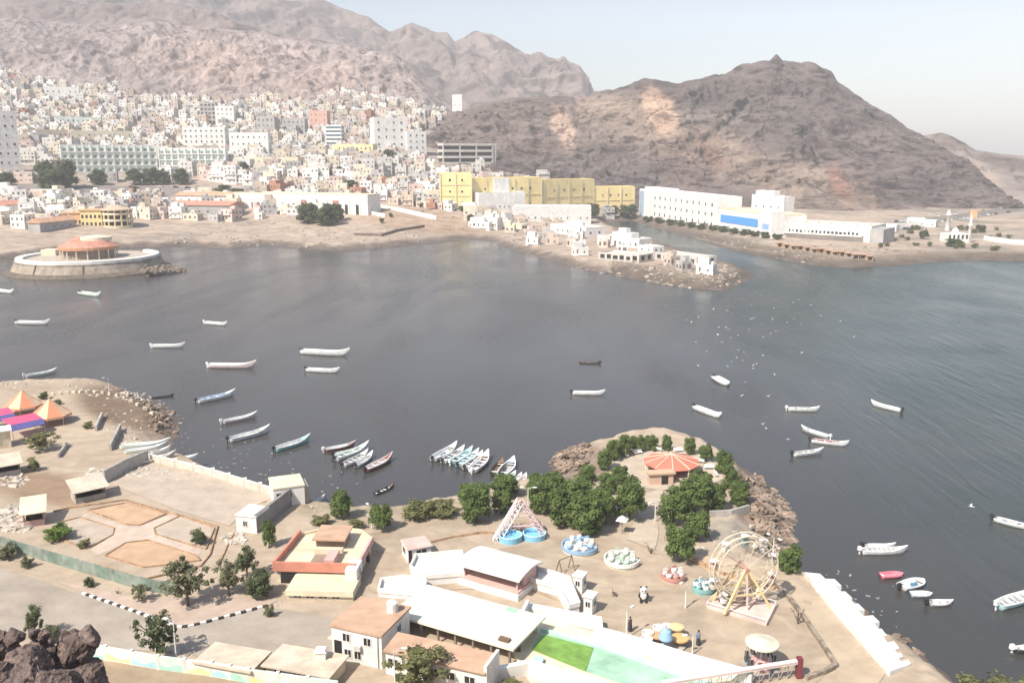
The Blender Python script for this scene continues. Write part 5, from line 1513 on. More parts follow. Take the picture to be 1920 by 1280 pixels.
# kerbs of the garden beds
KERB = M('brown brick kerb', (.44, .29, .18), var=.3, scale=1.0)
def kerb(pxs, label, h=.12, t=.15, mat=None, name='garden_kerb', cat='kerb', closed=True):
    pts = [L(x, y) for x, y in pxs]
    if closed: pts.append(pts[0])
    o = thing(name, pts[0], 0, label, cat)
    for a, b in zip(pts[:-1], pts[1:]):
        n = max(1, int((b - a).length / 2.2))
        for k in range(n):
            p, q = a.lerp(b, k / n) - pts[0], a.lerp(b, (k + .97) / n) - pts[0]
            part('kerb_stone', MB().bar(p + Vector((0, 0, h / 2)), q + Vector((0, 0, h / 2 + R.uniform(-.03, .03))), t, h + .1), mat or KERB, o)
    return o
kerb([(165, 957), (235, 943), (312, 963), (262, 985), (240, 984)], 'brown brick edging of the back orange garden bed')
kerb([(337, 968), (402, 990), (386, 1030), (292, 1002), (288, 991)], 'brown brick edging of the right pale garden bed')
kerb([(278, 1013), (368, 1042), (376, 1051), (270, 1064), (197, 1042), (235, 1018)], 'brown brick edging of the front orange garden bed')
kerb([(118, 978), (150, 970), (214, 990), (211, 1003), (166, 1028), (92, 1006)], 'brown brick edging of the left pale garden bed')
kerb([(100, 960), (130, 953), (234, 938), (408, 987), (394, 1040), (376, 1062), (268, 1088), (185, 1060)], 'low outer kerb round the whole garden', h=.18, closed=False)
kerb([(418, 1040), (410, 1060), (432, 1010), (440, 1000)], 'wavy low kerb by the rubble right of the garden', closed=False)
kerb([(1470, 1110), (1500, 1150), (1535, 1200), (1568, 1250), (1545, 1262), (1510, 1275)], 'rough brick edging between plaza and walkway', h=.4, t=.4, closed=False, name='edging', mat=M('rough grey brick', (.34, .28, .22), var=.4, scale=1.2))
kerb([(1290, 1048), (1360, 1080), (1460, 1106)], 'low brick edging behind the observation wheel', h=.4, t=.3, closed=False, name='edging')
kerb([(808, 1018), (850, 1008), (900, 1000), (925, 1000)], 'thin kerb line from the kiosk to the ride tower', h=.25, t=.2, closed=False, name='edging')

# striped kerb along the road
o = thing('striped_kerb', L(155, 1113), 0, 'black and white striped kerb turning along the road edge', 'kerb')
pts = [L(155, 1113), L(250, 1146), L(331, 1176), L(352, 1176), L(420, 1158), L(502, 1136)]
seg = []
for a, b in zip(pts[:-1], pts[1:]):
    n = max(1, round((b - a).length / .62))
    seg += [(a.lerp(b, k / n), a.lerp(b, (k + 1) / n)) for k in range(n)]
KW, KB = M('kerb white', (.78, .76, .72)), M('kerb black', (.05, .048, .045))
for i, (a, b) in enumerate(seg):
    part('kerb_stone', MB().bar(a - pts[0] + Vector((0, 0, .1)), b - pts[0] + Vector((0, 0, .1)), .3, .24), (KW, KB)[i % 2], o)

# ================================================================== WALLS AND FENCES
LP = lambda *q: [L(x, y) for x, y in q]
SW = wall('sea_wall', 'long pale sea wall with posts above the left landing', 'wall', LP((276, 862), (330, 875), (400, 893), (460, 912), (518, 930)), 1.0, .35, M('pale sea wall', (.62, .56, .48)), M('pale coping', (.72, .67, .6)), 3.0)
wall('yard_wall', 'grey shaded yard wall behind the roofed stall', 'wall', LP((196, 906), (236, 884), (278, 866)), 2.0, .3, M('grey yard wall', (.42, .40, .38)))
GF = thing('green_fence', L(-40, 1012), 0, 'green sheeted fence between garden and pavement', 'fence')
fp = LP((-40, 1012), (0, 1025), (60, 1044), (120, 1062), (180, 1080), (240, 1098), (290, 1110), (332, 1114))
j = 0
for a, b in zip(fp[:-1], fp[1:]):
    n = max(1, round((b - a).length / 2.4))
    for k in range(n):
        p, q = a.lerp(b, k / n) - fp[0], a.lerp(b, (k + .98) / n) - fp[0]
        part('panel', MB().bar(p + Vector((0, 0, .78)), q + Vector((0, 0, .78)), .05, 1.5), M('fence green ' + 'abc'[j % 3], ((.20, .27, .22), (.24, .31, .26), (.27, .31, .27))[j % 3], var=.3, scale=.8), GF)
        part('post', MB().box(p.x - .05, p.x + .05, p.y - .05, p.y + .05, 0, 1.6), STEEL(), GF)
        j += 1
# painted wall along the road
PW = thing('painted_wall', L(150, 1226), 0, 'white wall painted with mint and yellow waves along the road', 'wall')
wp = [L(150, 1234), L(200, 1244), L(300, 1262), L(400, 1275), L(470, 1288), L(640, 1312)]
j = 0
for a, b in zip(wp[:-1], wp[1:]):
    n = max(1, round((b - a).length / 2.6))
    for k in range(n):
        p, q = a.lerp(b, k / n) - wp[0], a.lerp(b, (k + .985) / n) - wp[0]
        e = part('panel', MB().bar(p + Vector((0, 0, .7)), q + Vector((0, 0, .7)), .22, 1.4), WHT if j % 3 else M('pale mint wall', (.60, .74, .66)), PW)
        d = (q - p).normalized(); nrm = Vector((d.y, -d.x, 0)) * .14
        m = MB(); N = 8; vs = []
        for i in range(N + 1):
            c = p.lerp(q, i / N) + nrm
            z = .55 + .22 * math.sin(i / N * 6.28 + j)
            vs += [(c.x, c.y, .1), (c.x, c.y, z)]
        part('wave', m.add(vs, [(2 * i, 2 * i + 2, 2 * i + 3, 2 * i + 1) for i in range(N)]), M('wall paint ' + 'mya'[j % 3], ((.42, .72, .60), (.78, .70, .38), (.40, .68, .72))[j % 3]), e)
        part('post', MB().box(p.x - .16, p.x + .16, p.y - .16, p.y + .16, 0, 1.55), WHT, PW)
        j += 1

# white retaining wall on the right shore: stepped blocks
RW = thing('retaining_wall', L(1512, 1085), 0, 'broad white stepped retaining wall along the right waterfront', 'wall')
inn = LP((1508, 1080), (1545, 1128), (1590, 1180), (1640, 1238), (1668, 1268))
out = LP((1545, 1078), (1594, 1124), (1640, 1170), (1680, 1220), (1702, 1250))
for s_ in range(4):
    for k in range(4):
        t0, t1 = k / 4, (k + .985) / 4
        q = [inn[s_].lerp(inn[s_ + 1], t0), inn[s_].lerp(inn[s_ + 1], t1), out[s_].lerp(out[s_ + 1], t1 + .02), out[s_].lerp(out[s_ + 1], t0 + .0)]
        w_ = (k % 2) * .7 - .35 + R.uniform(-.2, .2)
        dv = (q[3] - q[0]).normalized() * w_
        q[2] += dv; q[3] += dv
        O = L(1512, 1085)
        m = MB(); zt = .55 + R.uniform(-.05, .05)
        vs = [(v.x - O.x, v.y - O.y, -2.2) for v in q] + [(q[0].x - O.x, q[0].y - O.y, zt), (q[1].x - O.x, q[1].y - O.y, zt), (q[2].x - O.x, q[2].y - O.y, .25), (q[3].x - O.x, q[3].y - O.y, .25)]
        m.add(vs, [(0, 1, 2, 3), (7, 6, 5, 4), (4, 5, 1, 0), (5, 6, 2, 1), (6, 7, 3, 2), (7, 4, 0, 3)])
        part('block', m, WHT, RW)

# ================================================================== ROCKS
def rocks(name, spots, mat, kind='stuff', seed=1, label=None):
    r_ = random.Random(seed); m = MB()
    for (px, py, rx, ry, n, s0, s1, poly, z0) in spots:
        k = 0; it = 0
        while k < n and it < n * 20:
            it += 1
            a = r_.uniform(0, 6.28); q = math.sqrt(r_.random())
            x, y = px + rx * q * math.cos(a), py + ry * q * math.sin(a)
            p = P(x, y, z0)
            d = float(sdist(poly, np.array([p.x]), np.array([p.y]))[0])
            if d < -1.2: continue
            z = (LZ * float(sstep(0, 5, d)) if poly is NEARPOLY else float(TF(np.array([p.x]), np.array([p.y]))[0])) - .1
            s = r_.uniform(s0, s1) * r_.choice((.6, .8, 1, 1.3))
            m.blob((p.x, p.y, max(z, -.1)), (s * r_.uniform(.8, 1.4), s * r_.uniform(.8, 1.4), s * r_.uniform(.5, .9)), 5, 4, .3, r_)
            k += 1
    o = part(name, m, mat, None); o['kind'] = kind
    return o
RK = M('shore boulders', (.33, .25, .19), var=.5, scale=.45, bump=.1, bscale=3)
RKP = M('pale rubble', (.55, .49, .42), var=.35, scale=.6)
rocks('shore_boulders', [(1450, 955, 45, 55, 330, .25, .6, NEARPOLY, 1), (1410, 905, 30, 30, 90, .25, .5, NEARPOLY, 1), (1070, 860, 42, 26, 170, .2, .5, NEARPOLY, 1),
                         (305, 775, 38, 40, 150, .2, .5, NEARPOLY, 1), (1600, 1150, 25, 22, 40, .25, .6, NEARPOLY, 0), (1690, 1212, 45, 22, 60, .25, .6, NEARPOLY, 0), (1470, 1000, 22, 26, 90, .25, .55, NEARPOLY, 1)], RK, seed=3)
rocks('pale_rubble', [(250, 740, 90, 16, 150, .15, .38, NEARPOLY, 1.5), (130, 728, 140, 10, 150, .12, .35, NEARPOLY, 1.5), (170, 775, 60, 20, 60, .1, .25, NEARPOLY, 2), (240, 800, 50, 30, 90, .1, .3, NEARPOLY, 2), (150, 830, 40, 20, 20, .08, .2, NEARPOLY, 2), (30, 975, 36, 28, 240, .18, .5, NEARPOLY, 2), (185, 892, 24, 13, 120, .18, .45, NEARPOLY, 2), (255, 884, 30, 13, 130, .18, .45, NEARPOLY, 2),
                      (315, 890, 66, 15, 170, .12, .36, NEARPOLY, 2), (20, 900, 34, 16, 130, .18, .5, NEARPOLY, 2), (10, 865, 30, 14, 70, .15, .4, NEARPOLY, 2), (235, 812, 14, 22, 40, .15, .35, NEARPOLY, 2), (440, 1012, 20, 13, 110, .15, .42, NEARPOLY, 2), (380, 905, 70, 10, 60, .08, .2, NEARPOLY, 2), (400, 890, 60, 12, 50, .1, .22, NEARPOLY, .5),
                      (730, 962, 80, 6, 60, .12, .3, NEARPOLY, 1), (1330, 1020, 40, 16, 60, .1, .3, NEARPOLY, 2), (1440, 1000, 40, 30, 80, .1, .35, NEARPOLY, 2), (1340, 1010, 60, 30, 60, .08, .2, NEARPOLY, 2), (540, 1130, 30, 10, 50, .08, .22, NEARPOLY, 2), (340, 1225, 26, 10, 36, .12, .3, NEARPOLY, 2),
                      (40, 820, 30, 18, 40, .1, .3, NEARPOLY, 2), (600, 955, 25, 12, 40, .1, .25, NEARPOLY, 1.5), (690, 970, 20, 10, 30, .1, .25, NEARPOLY, 1.5)], RKP, seed=4)
rocks('far_rubble', [(1300, 520, 90, 20, 260, .4, 1.1, FARPOLY, 1), (1150, 500, 90, 18, 150, .3, .8, FARPOLY, 1), (680, 452, 120, 10, 150, .3, .9, FARPOLY, 1), (400, 455, 90, 8, 120, .3, .8, FARPOLY, 1), (1000, 440, 60, 18, 160, .4, 1.2, FARPOLY, 2), (300, 505, 46, 14, 110, .5, 1.2, FARPOLY, 0), (1560, 480, 120, 12, 160, .4, 1.0, FARPOLY, 1), (840, 420, 60, 16, 90, .4, 1.2, FARPOLY, 3), (520, 440, 120, 18, 120, .3, 1.0, FARPOLY, 3), (1380, 450, 120, 16, 90, .4, 1.1, FARPOLY, 2)], M('far rubble stone', (.40, .34, .28), var=.5, scale=.4), seed=6)
# rocky tail of the round pier
m = MB(); r_ = random.Random(8)
for k in range(240):
    t = r_.random(); x = lerp(268, 345, t); y = 507 + r_.uniform(-15, 13) * (1 - t * .85)
    p = P(x, y, .2); s = r_.uniform(.6, 1.5) * (1 - .3 * t)
    m.blob((p.x, p.y, r_.uniform(0, 2.6) * (1 - t)), (s * 1.4, s * 1.3, s), 5, 4, .3, r_)
o = part('pier_boulders', m, M('pier boulders', (.24, .19, .15), var=.4, scale=.3), None); o['kind'] = 'stuff'

# dark outcrop at the camera's feet: one mass of boulders
def boulder(c, r, seed, mat, parent, name='boulder', sub=5):
    bm = bmesh.new(); bmesh.ops.create_icosphere(bm, subdivisions=sub, radius=1)
    r_ = random.Random(seed); off = Vector((r_.uniform(0, 50), r_.uniform(0, 50), r_.uniform(0, 50)))
    planes = []
    for k in range(18):                     # broken faces
        n = Vector((r_.gauss(0, 1), r_.gauss(0, 1), r_.gauss(0, 1))).normalized()
        planes.append((n, r_.uniform(.5, .82)))
    for v in bm.verts:
        n = v.co.copy()
        p = n * (1 + .10 * noise.fractal(n * 1.1 + off, .8, 2.0, 3))
        for q, d in planes:
            e = p.dot(q) - d
            if e > 0: p -= q * e * .97
        p += n * (.07 * noise.ridged_multi_fractal(n * 3.2 + off, .8, 2.1, 4, 1, 2) - .07) + n * .03 * noise.fractal(n * 11 + off, .7, 2, 3)
        v.co = Vector((p.x * r[0], p.y * r[1], p.z * r[2]))
    me = bpy.data.meshes.new(name); bm.to_mesh(me); bm.free(); me.materials.append(mat)
    o = link(name, me, parent, c); o.rotation_euler = (r_.uniform(-.4, .4), r_.uniform(-.4, .4), r_.uniform(0, 6))
    return o
DRK = rockmat('dark boulder rock', (.075, .056, .052), (.27, .205, .18), 1.3, .12)
for me_ in (): pass
c0 = PY(95, 1290, 46)
OC = thing('rock_outcrop', c0, 0, 'dark brown boulder outcrop at the bottom left corner', 'rock')
OC.scale = (1.14, 1.14, 1.14)
ro_ = random.Random(77)
big = [(135, 1232, 46, (1.25, 1.3, 1.6)), (60, 1268, 44, (1.6, 1.5, 1.3)), (160, 1292, 45, (1.15, 1.3, 1.6)), (20, 1222, 48, (1.0, 1.0, .8)), (80, 1228, 48, (1.0, .9, .8)), (-25, 1230, 47, (1.2, 1.2, 1.0)), (5, 1290, 43, (1.7, 1.6, 1.2)), (105, 1290, 43, (1.3, 1.2, 1.1)),
       (-40, 1275, 43, (1.8, 1.8, 1.6)), (120, 1340, 43, (2.0, 2, 1.8)), (50, 1345, 41, (2.4, 2, 2.0)), (-30, 1350, 40, (2.4, 2, 2.0)), (160, 1350, 44, (1.6, 1.6, 1.8))]
small = [(ro_.uniform(-20, 160), ro_.uniform(1198, 1275), 45.5, (ro_.uniform(.3, .65),) * 3) for k in range(34)]
for j, (x, y, Y, r) in enumerate(big + small):
    p = PY(x, y, Y)
    b = boulder(p - c0, r, 40 + j, DRK, OC, sub=5 if j < len(big) else 3)
    a = b.data.color_attributes.new('tint', 'FLOAT_COLOR', 'POINT')
    a.data.foreach_set('color', np.ones(len(b.data.vertices) * 4, np.float32))
b = boulder(Vector((-1.5, 2, -7)), (5.2, 4.5, 6.0), 77, DRK, OC)
a = b.data.color_attributes.new('tint', 'FLOAT_COLOR', 'POINT'); a.data.foreach_set('color', np.ones(len(b.data.vertices) * 4, np.float32))

# scraps of foam and litter afloat near the shores
m = MB(); r_ = random.Random(21)
for (cx, cy, rx, ry, n) in ((460, 860, 90, 40, 46), (1620, 1150, 70, 60, 26), (600, 905, 70, 20, 14), (1560, 1090, 40, 20, 10), (380, 830, 40, 30, 12)):
    for k in range(n):
        p = P(cx + r_.uniform(-rx, rx), cy + r_.uniform(-ry, ry))
        if float(sdist(NEARPOLY, np.array([p.x]), np.array([p.y]))[0]) > -.3: continue
        a = r_.uniform(.04, .11); b_ = a * r_.uniform(1, 3)
        m.box(p.x - b_, p.x + b_, p.y - a, p.y + a, -.02, r_.uniform(.03, .08), rz=r_.uniform(0, 3), c=(p.x, p.y))
o = part('floating_litter', m, M('pale litter', (.36, .35, .33), var=.3), None); o['kind'] = 'stuff'
# ================================================================== NEAR BUILDINGS
OROOF = M('terracotta render roof', (.54, .36, .25), var=.14, scale=.35, stain=.4, sscale=.15)
YROOF = M('cream roof slab', (.72, .61, .44), var=.12, scale=.3, stain=.4, sscale=.15)
REDP = M('faded red parapet', (.56, .24, .17), var=.14, scale=.5)
PINKB = M('pink render', (.60, .40, .36), var=.12)

def nwin(s, x, y, z, w, h, side='front', mat=None):
    """near window: frame proud of the wall, pane set back in it, as a part with its own pane"""
    fm = shared(('nf', w, h), lambda: MB().box(-w / 2 - .08, w / 2 + .08, -.07, 0, -.08, 0).box(-w / 2 - .08, w / 2 + .08, -.07, 0, h, h + .08).box(-w / 2 - .08, -w / 2, -.07, 0, 0, h).box(w / 2, w / 2 + .08, -.07, 0, 0, h).box(-.03, .03, -.05, 0, 0, h).mesh('window', WHT))
    pm = shared(('np', w, h, (mat or DARK()).name), lambda: MB().box(-w / 2, w / 2, -.025, .02, 0, h).mesh('pane', mat or DARK()))
    o = link('window', fm, s.o, (x, y, z)); link('pane', pm, o)
    o.rotation_euler = (0, 0, {'front': 0, 'right': math.pi / 2, 'left': -math.pi / 2}[side])
    return o

# --- white two-storey house with orange roof
s = Site(L(624, 1232), L(717, 1254), 'two_storey_house', 'white two-storey house with a flat orange roof', 'house')
h = s.top(1172, s.A.y); D = 5.6
s.box('wall', 0, s.w, 0, D, -1, h, WHT)
part('roof', MB().box(-.15, s.w + .15, -.2, D + .15, h, h + .22), OROOF, s.o)
for x in (.3, .72): nwin(s, s.w * x, 0, h * .62, .75, .8)
nwin(s, s.w * .32, 0, h * .14, .7, .8); nwin(s, s.w * .52, 0, h * .14, .7, .8)
part('door', MB().box(s.w * .05, s.w * .05 + .8, -.06, .02, 0, 2), DARK(), s.o)
nwin(s, s.w, D * .6, h * .6, .7, .8, 'right'); nwin(s, 0, D * .4, h * .55, .7, .8, 'left')
part('awning', MB().box(-.9, 0, .6, 2.6, h * .42, h * .46), CREAM(), s.o)
part('water_tank', MB().lathe([(.55, h + .22), (.58, h + 1.2), (.2, h + 1.45), (.01, h + 1.45)], 12, c=(s.w * .8, D * .75, 0)), WHT, s.o)
part('air_conditioner', MB().box(s.w * .48, s.w * .48 + .7, -.4, -.02, h * .45, h * .45 + .5), M('ac grey', (.55, .55, .53)), s.o)
part('drain_pipe', MB().tube([(s.w * .93, -.08, 0), (s.w * .93, -.08, h)], .05, 6), CONC(), s.o)
A0 = s
# --- low house with long orange roof, and its front wing
s = Site(L(724, 1262), L(908, 1306), 'low_house', 'long low house with a sloped orange roof and white walls', 'house')
h = s.top(1216, s.A.y); D = 2.5
s.box('wall', 0, s.w, 0, D, -1, h, WHT)
m = MB().add([(-.1, -.3, h), (s.w + .2, -.3, h), (s.w + .2, D + .1, h + .35), (-.1, D + .1, h + .35), (-.1, -.3, h - .15), (s.w + .2, -.3, h - .15), (s.w + .2, D + .1, h - .1), (-.1, D + .1, h - .1)],
             [(0, 1, 2, 3), (7, 6, 5, 4), (4, 5, 1, 0), (5, 6, 2, 1), (6, 7, 3, 2), (7, 4, 0, 3)])
part('roof', m, OROOF, s.o)
for x in (.08, .5, .66, .86): nwin(s, s.w * x, 0, h * .4, 1.0, .7)
part('end_wall', MB().box(s.w + .003, s.w + .3, -.1, D + .4, -1, h + .6), WHT, s.o)
# --- long pale canopy hall
s = Site(L(758, 1186), L(955, 1246), 'canopy_hall', 'long hall with a wide pale flat roof and dark open front', 'hall')
h = s.top(1157, s.A.y); D = 6.4
part('roof', MB().box(-1.6, s.w + .6, -.3, D + .3, h, h + .22), M('pale roof slab', (.74, .69, .57), var=.1, scale=.3), s.o)
part('back_wall', MB().box(-.8, s.w, D - .3, D, -1, h), WHT, s.o)
part('side_wall', MB().box(-1.2, -.9, 0, D, -1, h), WHT, s.o)
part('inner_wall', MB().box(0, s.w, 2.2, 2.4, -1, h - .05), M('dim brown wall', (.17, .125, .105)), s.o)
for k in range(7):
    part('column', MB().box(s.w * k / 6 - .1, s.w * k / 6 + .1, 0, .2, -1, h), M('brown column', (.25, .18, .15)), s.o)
part('green_mat', MB().box(s.w * .7, s.w * .8, D - .6, D + .2, h + .225, h + .26), M('green paint', (.35, .68, .42)), s.o)
part('roof_rust', MB().box(s.w * .88, s.w * .97, .4, 1.0, h + .22, h + .5), WOOD(), s.o)
# --- green pool with walls
PB = thing('swimming_pool', L(1000, 1200), 0, 'swimming pool half filled with green water inside pale walls', 'pool')
O = L(1000, 1200)
def lq(px, z): return [tuple(L(x, y, LZ) - O + Vector((0, 0, z))) for x, y in px]
def slab(px, z0, z1):
    q = [L(x, y) - O for x, y in px]
    return MB().prism([(v.x, v.y) for v in q], z0, z1)
part('deck', slab([(958, 1222), (1000, 1158), (1130, 1190), (1420, 1285), (1400, 1340), (1000, 1290)], .03, .16), M('cream pool deck', (.70, .63, .46)), PB)
part('basin', slab([(996, 1215), (1016, 1188), (1112, 1212), (1330, 1290), (1300, 1330), (1090, 1258)], .17, .22), M('mint basin floor', (.36, .58, .42), var=.25, scale=.3), PB)
part('coping', slab([(1012, 1185), (1016, 1183), (1118, 1208), (1340, 1288), (1334, 1292), (1112, 1213)], .17, .45), M('aqua coping', (.50, .74, .62)), PB)
part('water', slab([(998, 1221), (1017, 1193), (1113, 1218), (1098, 1262)], .23, .28), M('algae water', (.22, .40, .07), rough=.15, var=.35, scale=.4, spec=.5), PB)
part('board', slab([(1002, 1238), (1020, 1242), (1016, 1254), (1000, 1250)], .3, .6), BP['blue'], PB)
wall('pool_wall', 'bright white wall between the pool and the plaza', 'wall', LP((988, 1152), (1060, 1166), (1120, 1178), (1122, 1198), (1180, 1214), (1300, 1252), (1410, 1282)), 1.2, .9, WHT)
wall('pool_wall', 'grey white end wall of the pool beside the canopy hall', 'wall', LP((990, 1154), (958, 1220)), 1.9, .4, M('grey white wall', (.60, .60, .60)))
wall('pool_wall', 'white wall on the near side of the pool', 'wall', LP((926, 1276), (990, 1262), (1100, 1292), (1200, 1325)), 1.3, .6, WHT)
# --- white open-air stage
s = Site(L(868, 1092), L(972, 1122), 'open_stage', 'open stage with a white barrel roof and pink base', 'stage')
h = s.top(1058, s.A.y); D = 4.4
part('plinth', MB().box(-.3, s.w + .3, -.6, D + .3, -.5, .7), WHT, s.o)
part('floor_edge', MB().box(-.2, s.w + .2, -.4, D, .7, .95), PINKB, s.o)
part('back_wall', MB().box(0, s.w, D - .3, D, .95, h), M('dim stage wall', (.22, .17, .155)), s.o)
for x in (0, s.w - .3): part('side_wall', MB().box(x, x + .3, 1.2, D, .95, h), PINKB, s.o)
for x in (.1, s.w - .3): part('column', MB().box(x, x + .2, 0, .2, .95, h), PINKB, s.o)
n = 8; vs = []
for i in range(n + 1):
    t = i / n; y = -.7 + (D + 1.1) * t; z = h + .75 * math.sin(math.pi * (.12 + .76 * t))
    vs += [(-.5, y, z), (s.w + .5, y, z), (-.5, y, z - .18), (s.w + .5, y, z - .18)]
fs = []
for i in range(n):
    a = 4 * i
    fs += [(a, a + 1, a + 5, a + 4), (a + 2, a + 6, a + 7, a + 3), (a, a + 4, a + 6, a + 2), (a + 1, a + 3, a + 7, a + 5)]
part('roof', MB().add(vs, fs + [(0, 2, 3, 1), (4 * n, 4 * n + 1, 4 * n + 3, 4 * n + 2)]), WHT, s.o)
# --- kiosk with pink roof
s = Site(L(765, 1056), L(809, 1048), 'kiosk', 'small white kiosk with a pink roof and dark windows', 'kiosk')
h = s.top(1030, s.A.y)
s.box('wall', 0, s.w, 0, 2.6, -.5, h, WHT)
part('roof', MB().box(-.15, s.w + .15, -.2, 2.8, h, h + .2, taper=.92), M('pale pink roof', (.60, .45, .40)), s.o)
nwin(s, s.w * .58, 0, h * .42, 1.3, .75); nwin(s, 0, 1.4, h * .4, 1.2, .8, 'left')
part('door', MB().box(.1, .5, -.05, 0, 0, 1.6), DARK(), s.o)
# --- white ramps and platforms round the stage
for px, z, lb in [([(770, 1080), (780, 1058), (866, 1050), (872, 1092), (800, 1098)], .9, 'white raised platform left of the open stage'), ([(975, 1072), (1066, 1100), (1086, 1150), (1066, 1155), (1046, 1118), (968, 1096)], .9, 'white raised platform right of the open stage'),
                  ([(715, 1098), (760, 1092), (800, 1102), (790, 1125), (710, 1118)], .5, 'pale low platform in front of the kiosk')]:
    q = [L(x, y) for x, y in px]; c = q[0]
    o = thing('platform', c, 0, lb, 'platform')
    part('slab', MB().prism([((v - c).x, (v - c).y) for v in q], -.3, z), WHT, o)
    for a, b in zip(q, q[1:] + q[:1]):
        part('parapet', MB().bar(a - c + Vector((0, 0, z + .25)), b - c + Vector((0, 0, z + .25)), .22, .5), WHT, o)
for px, lb in [((1075, 1110), 'small white booth at the end of the right platform'), ((1094, 1150), 'white booth near the pool wall on the plaza')]:
    s = Site(L(*px), L(px[0] + 16, px[1] + 4), 'ticket_booth', lb, 'booth')
    s.box('wall', 0, s.w, 0, 1.2, -.3, 2.0, WHT); part('roof', MB().box(-.15, s.w + .15, -.15, 1.35, 2.0, 2.15), WHT, s.o); nwin(s, s.w, .6, .9, .6, .6, 'right'); nwin(s, s.w / 2, 0, .9, .5, .6)

# --- yellow restaurant with red parapet
s = Site(L(514, 1092), L(668, 1096), 'restaurant', 'cream and yellow restaurant with a red parapet and roof hut', 'restaurant')
h = s.top(1070, s.A.y); D = 11.2
w = s.w
poly = [(0, .2), (w, .2), (w + .2, D * .72), (w * .8, D * .95), (w * .36, D * 1.0), (.5, D * .8)]
part('wall', MB().prism([(x * .96 + .2, y * .96 + .25) for x, y in poly], -1, h), CREAM(), s.o)
part('roof', MB().prism(poly, h, h + .25), YROOF, s.o)
def par(i, mat, name='parapet', hh=.85):
    a, b = Vector((*poly[i], h + .25 + hh / 2 - .3)), Vector((*poly[(i + 1) % 6], h + .25 + hh / 2 - .3))
    part(name, MB().bar(a, b, .3, hh), mat, s.o)
par(0, REDP, hh=1.1); par(5, REDP, hh=1.1); par(1, PINKB); par(2, YROOF, hh=.6); par(3, YROOF, hh=.6); par(4, YROOF, hh=.6)
part('veranda', MB().box(.8, w * .28, -.02, .3, 0, h * .8), DARK(), s.o)
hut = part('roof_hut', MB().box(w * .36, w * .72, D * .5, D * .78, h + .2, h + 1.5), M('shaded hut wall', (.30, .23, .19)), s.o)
part('hut_roof', MB().box(w * .33, w * .75, D * .44, D * .82, h + 1.5, h + 1.7), OROOF, s.o)
part('counter', MB().box(w * .38, w * .74, D * .34, D * .4, h + .26, h + 1.0), CREAM(), s.o)
part('light_well', MB().box(w * .4, w * .58, D * .16, D * .33, h + .26, h + .4), M('brown well', (.30, .22, .17)), s.o)
part('stair_block', MB().box(w * .6, w * .72, D * .06, D * .3, h + .26, h + 1.2), PINKB, s.o)
part('annex', MB().box(w * .28, w * 1.05, -3.6, .15, -1, h * .66), CREAM(), s.o)
part('annex_roof', MB().box(w * .27, w * 1.06, -3.75, .16, h * .66, h * .66 + .2), YROOF, s.o)
part('annex_parapet', MB().box(w * .27, w * 1.06, -3.95, -3.76, h * .4, h * .66 + .25), CREAM(), s.o)
part('entrance_tower', MB().box(w * .9, w * 1.04, -1.2, 1.6, h * .66 + .1, h + .9), WHT, s.o)
nwin(s, w * 1.04, .3, h * .7, .6, 1.0, 'right')
for x in (.4, .55, .7, .85): nwin(s, w * x, -3.6, h * .15, .9, .8)

# --- white waterfront sheds, with long shaded side
A, B_ = L(444, 996), L(482, 1000)
s = Site(A, B_, 'waterfront_shed', 'white waterfront shed with a long shaded side wall', 'shed')
h = s.top(966, s.A.y)
ax = (L(556, 940) - L(482, 1000)); ln = ax.length
ca = math.atan2(ax.y, ax.x) - s.a
def rot(x, y): return (s.w + x * math.cos(ca) - y * math.sin(ca), x * math.sin(ca) + y * math.cos(ca))
part('front_room', MB().prism([(0, 0), (s.w, 0), rot(3.2, 0), (rot(3.2, 0)[0] - s.w * .98, rot(3.2, 0)[1] + .3)], -1, h), WHT, s.o)
part('long_wall', MB().prism([rot(0.02, -.02), rot(ln, -.02), rot(ln, .4), rot(0.02, .4)], -1, h * 1.12), M('shed wall shade grey', (.27, .26, .25)), s.o)  # grey concrete, its colour darkened to carry the shade on this side
part('front_roof', MB().prism([(-.12, -.12), (s.w + .1, -.12), rot(3.3, -.1), (rot(3.3, 0)[0] - s.w * 1.02, rot(3.3, 0)[1] + .4)], h, h + .15), WHT, s.o)
nwin(s, s.w * .45, 0, h * .4, .55, .7); part('door', MB().box(-.04, .02, .5, 1.2, 0, 1.6), DARK(), s.o)
s2 = Site(L(514, 952), L(556, 946), 'boat_house', 'tall white boat house at the water end of the shaded wall', 'shed')
h2 = s2.top(918, s2.A.y)
s2.box('wall', 0, s2.w + 1.2, 0, 4.6, -1, h2, WHT)
part('roof', MB().box(-.1, s2.w + 1.3, -.1, 4.7, h2, h2 + .18), CREAM(), s2.o)
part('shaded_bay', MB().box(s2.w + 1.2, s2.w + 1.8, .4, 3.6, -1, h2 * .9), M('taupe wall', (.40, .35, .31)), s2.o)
part('door', MB().box(.4, 1.3, -.04, 0, 0, 2), DARK(), s2.o); part('hatch', MB().box(2.0, 2.5, -.04, 0, h2 * .5, h2 * .7), DARK(), s2.o)

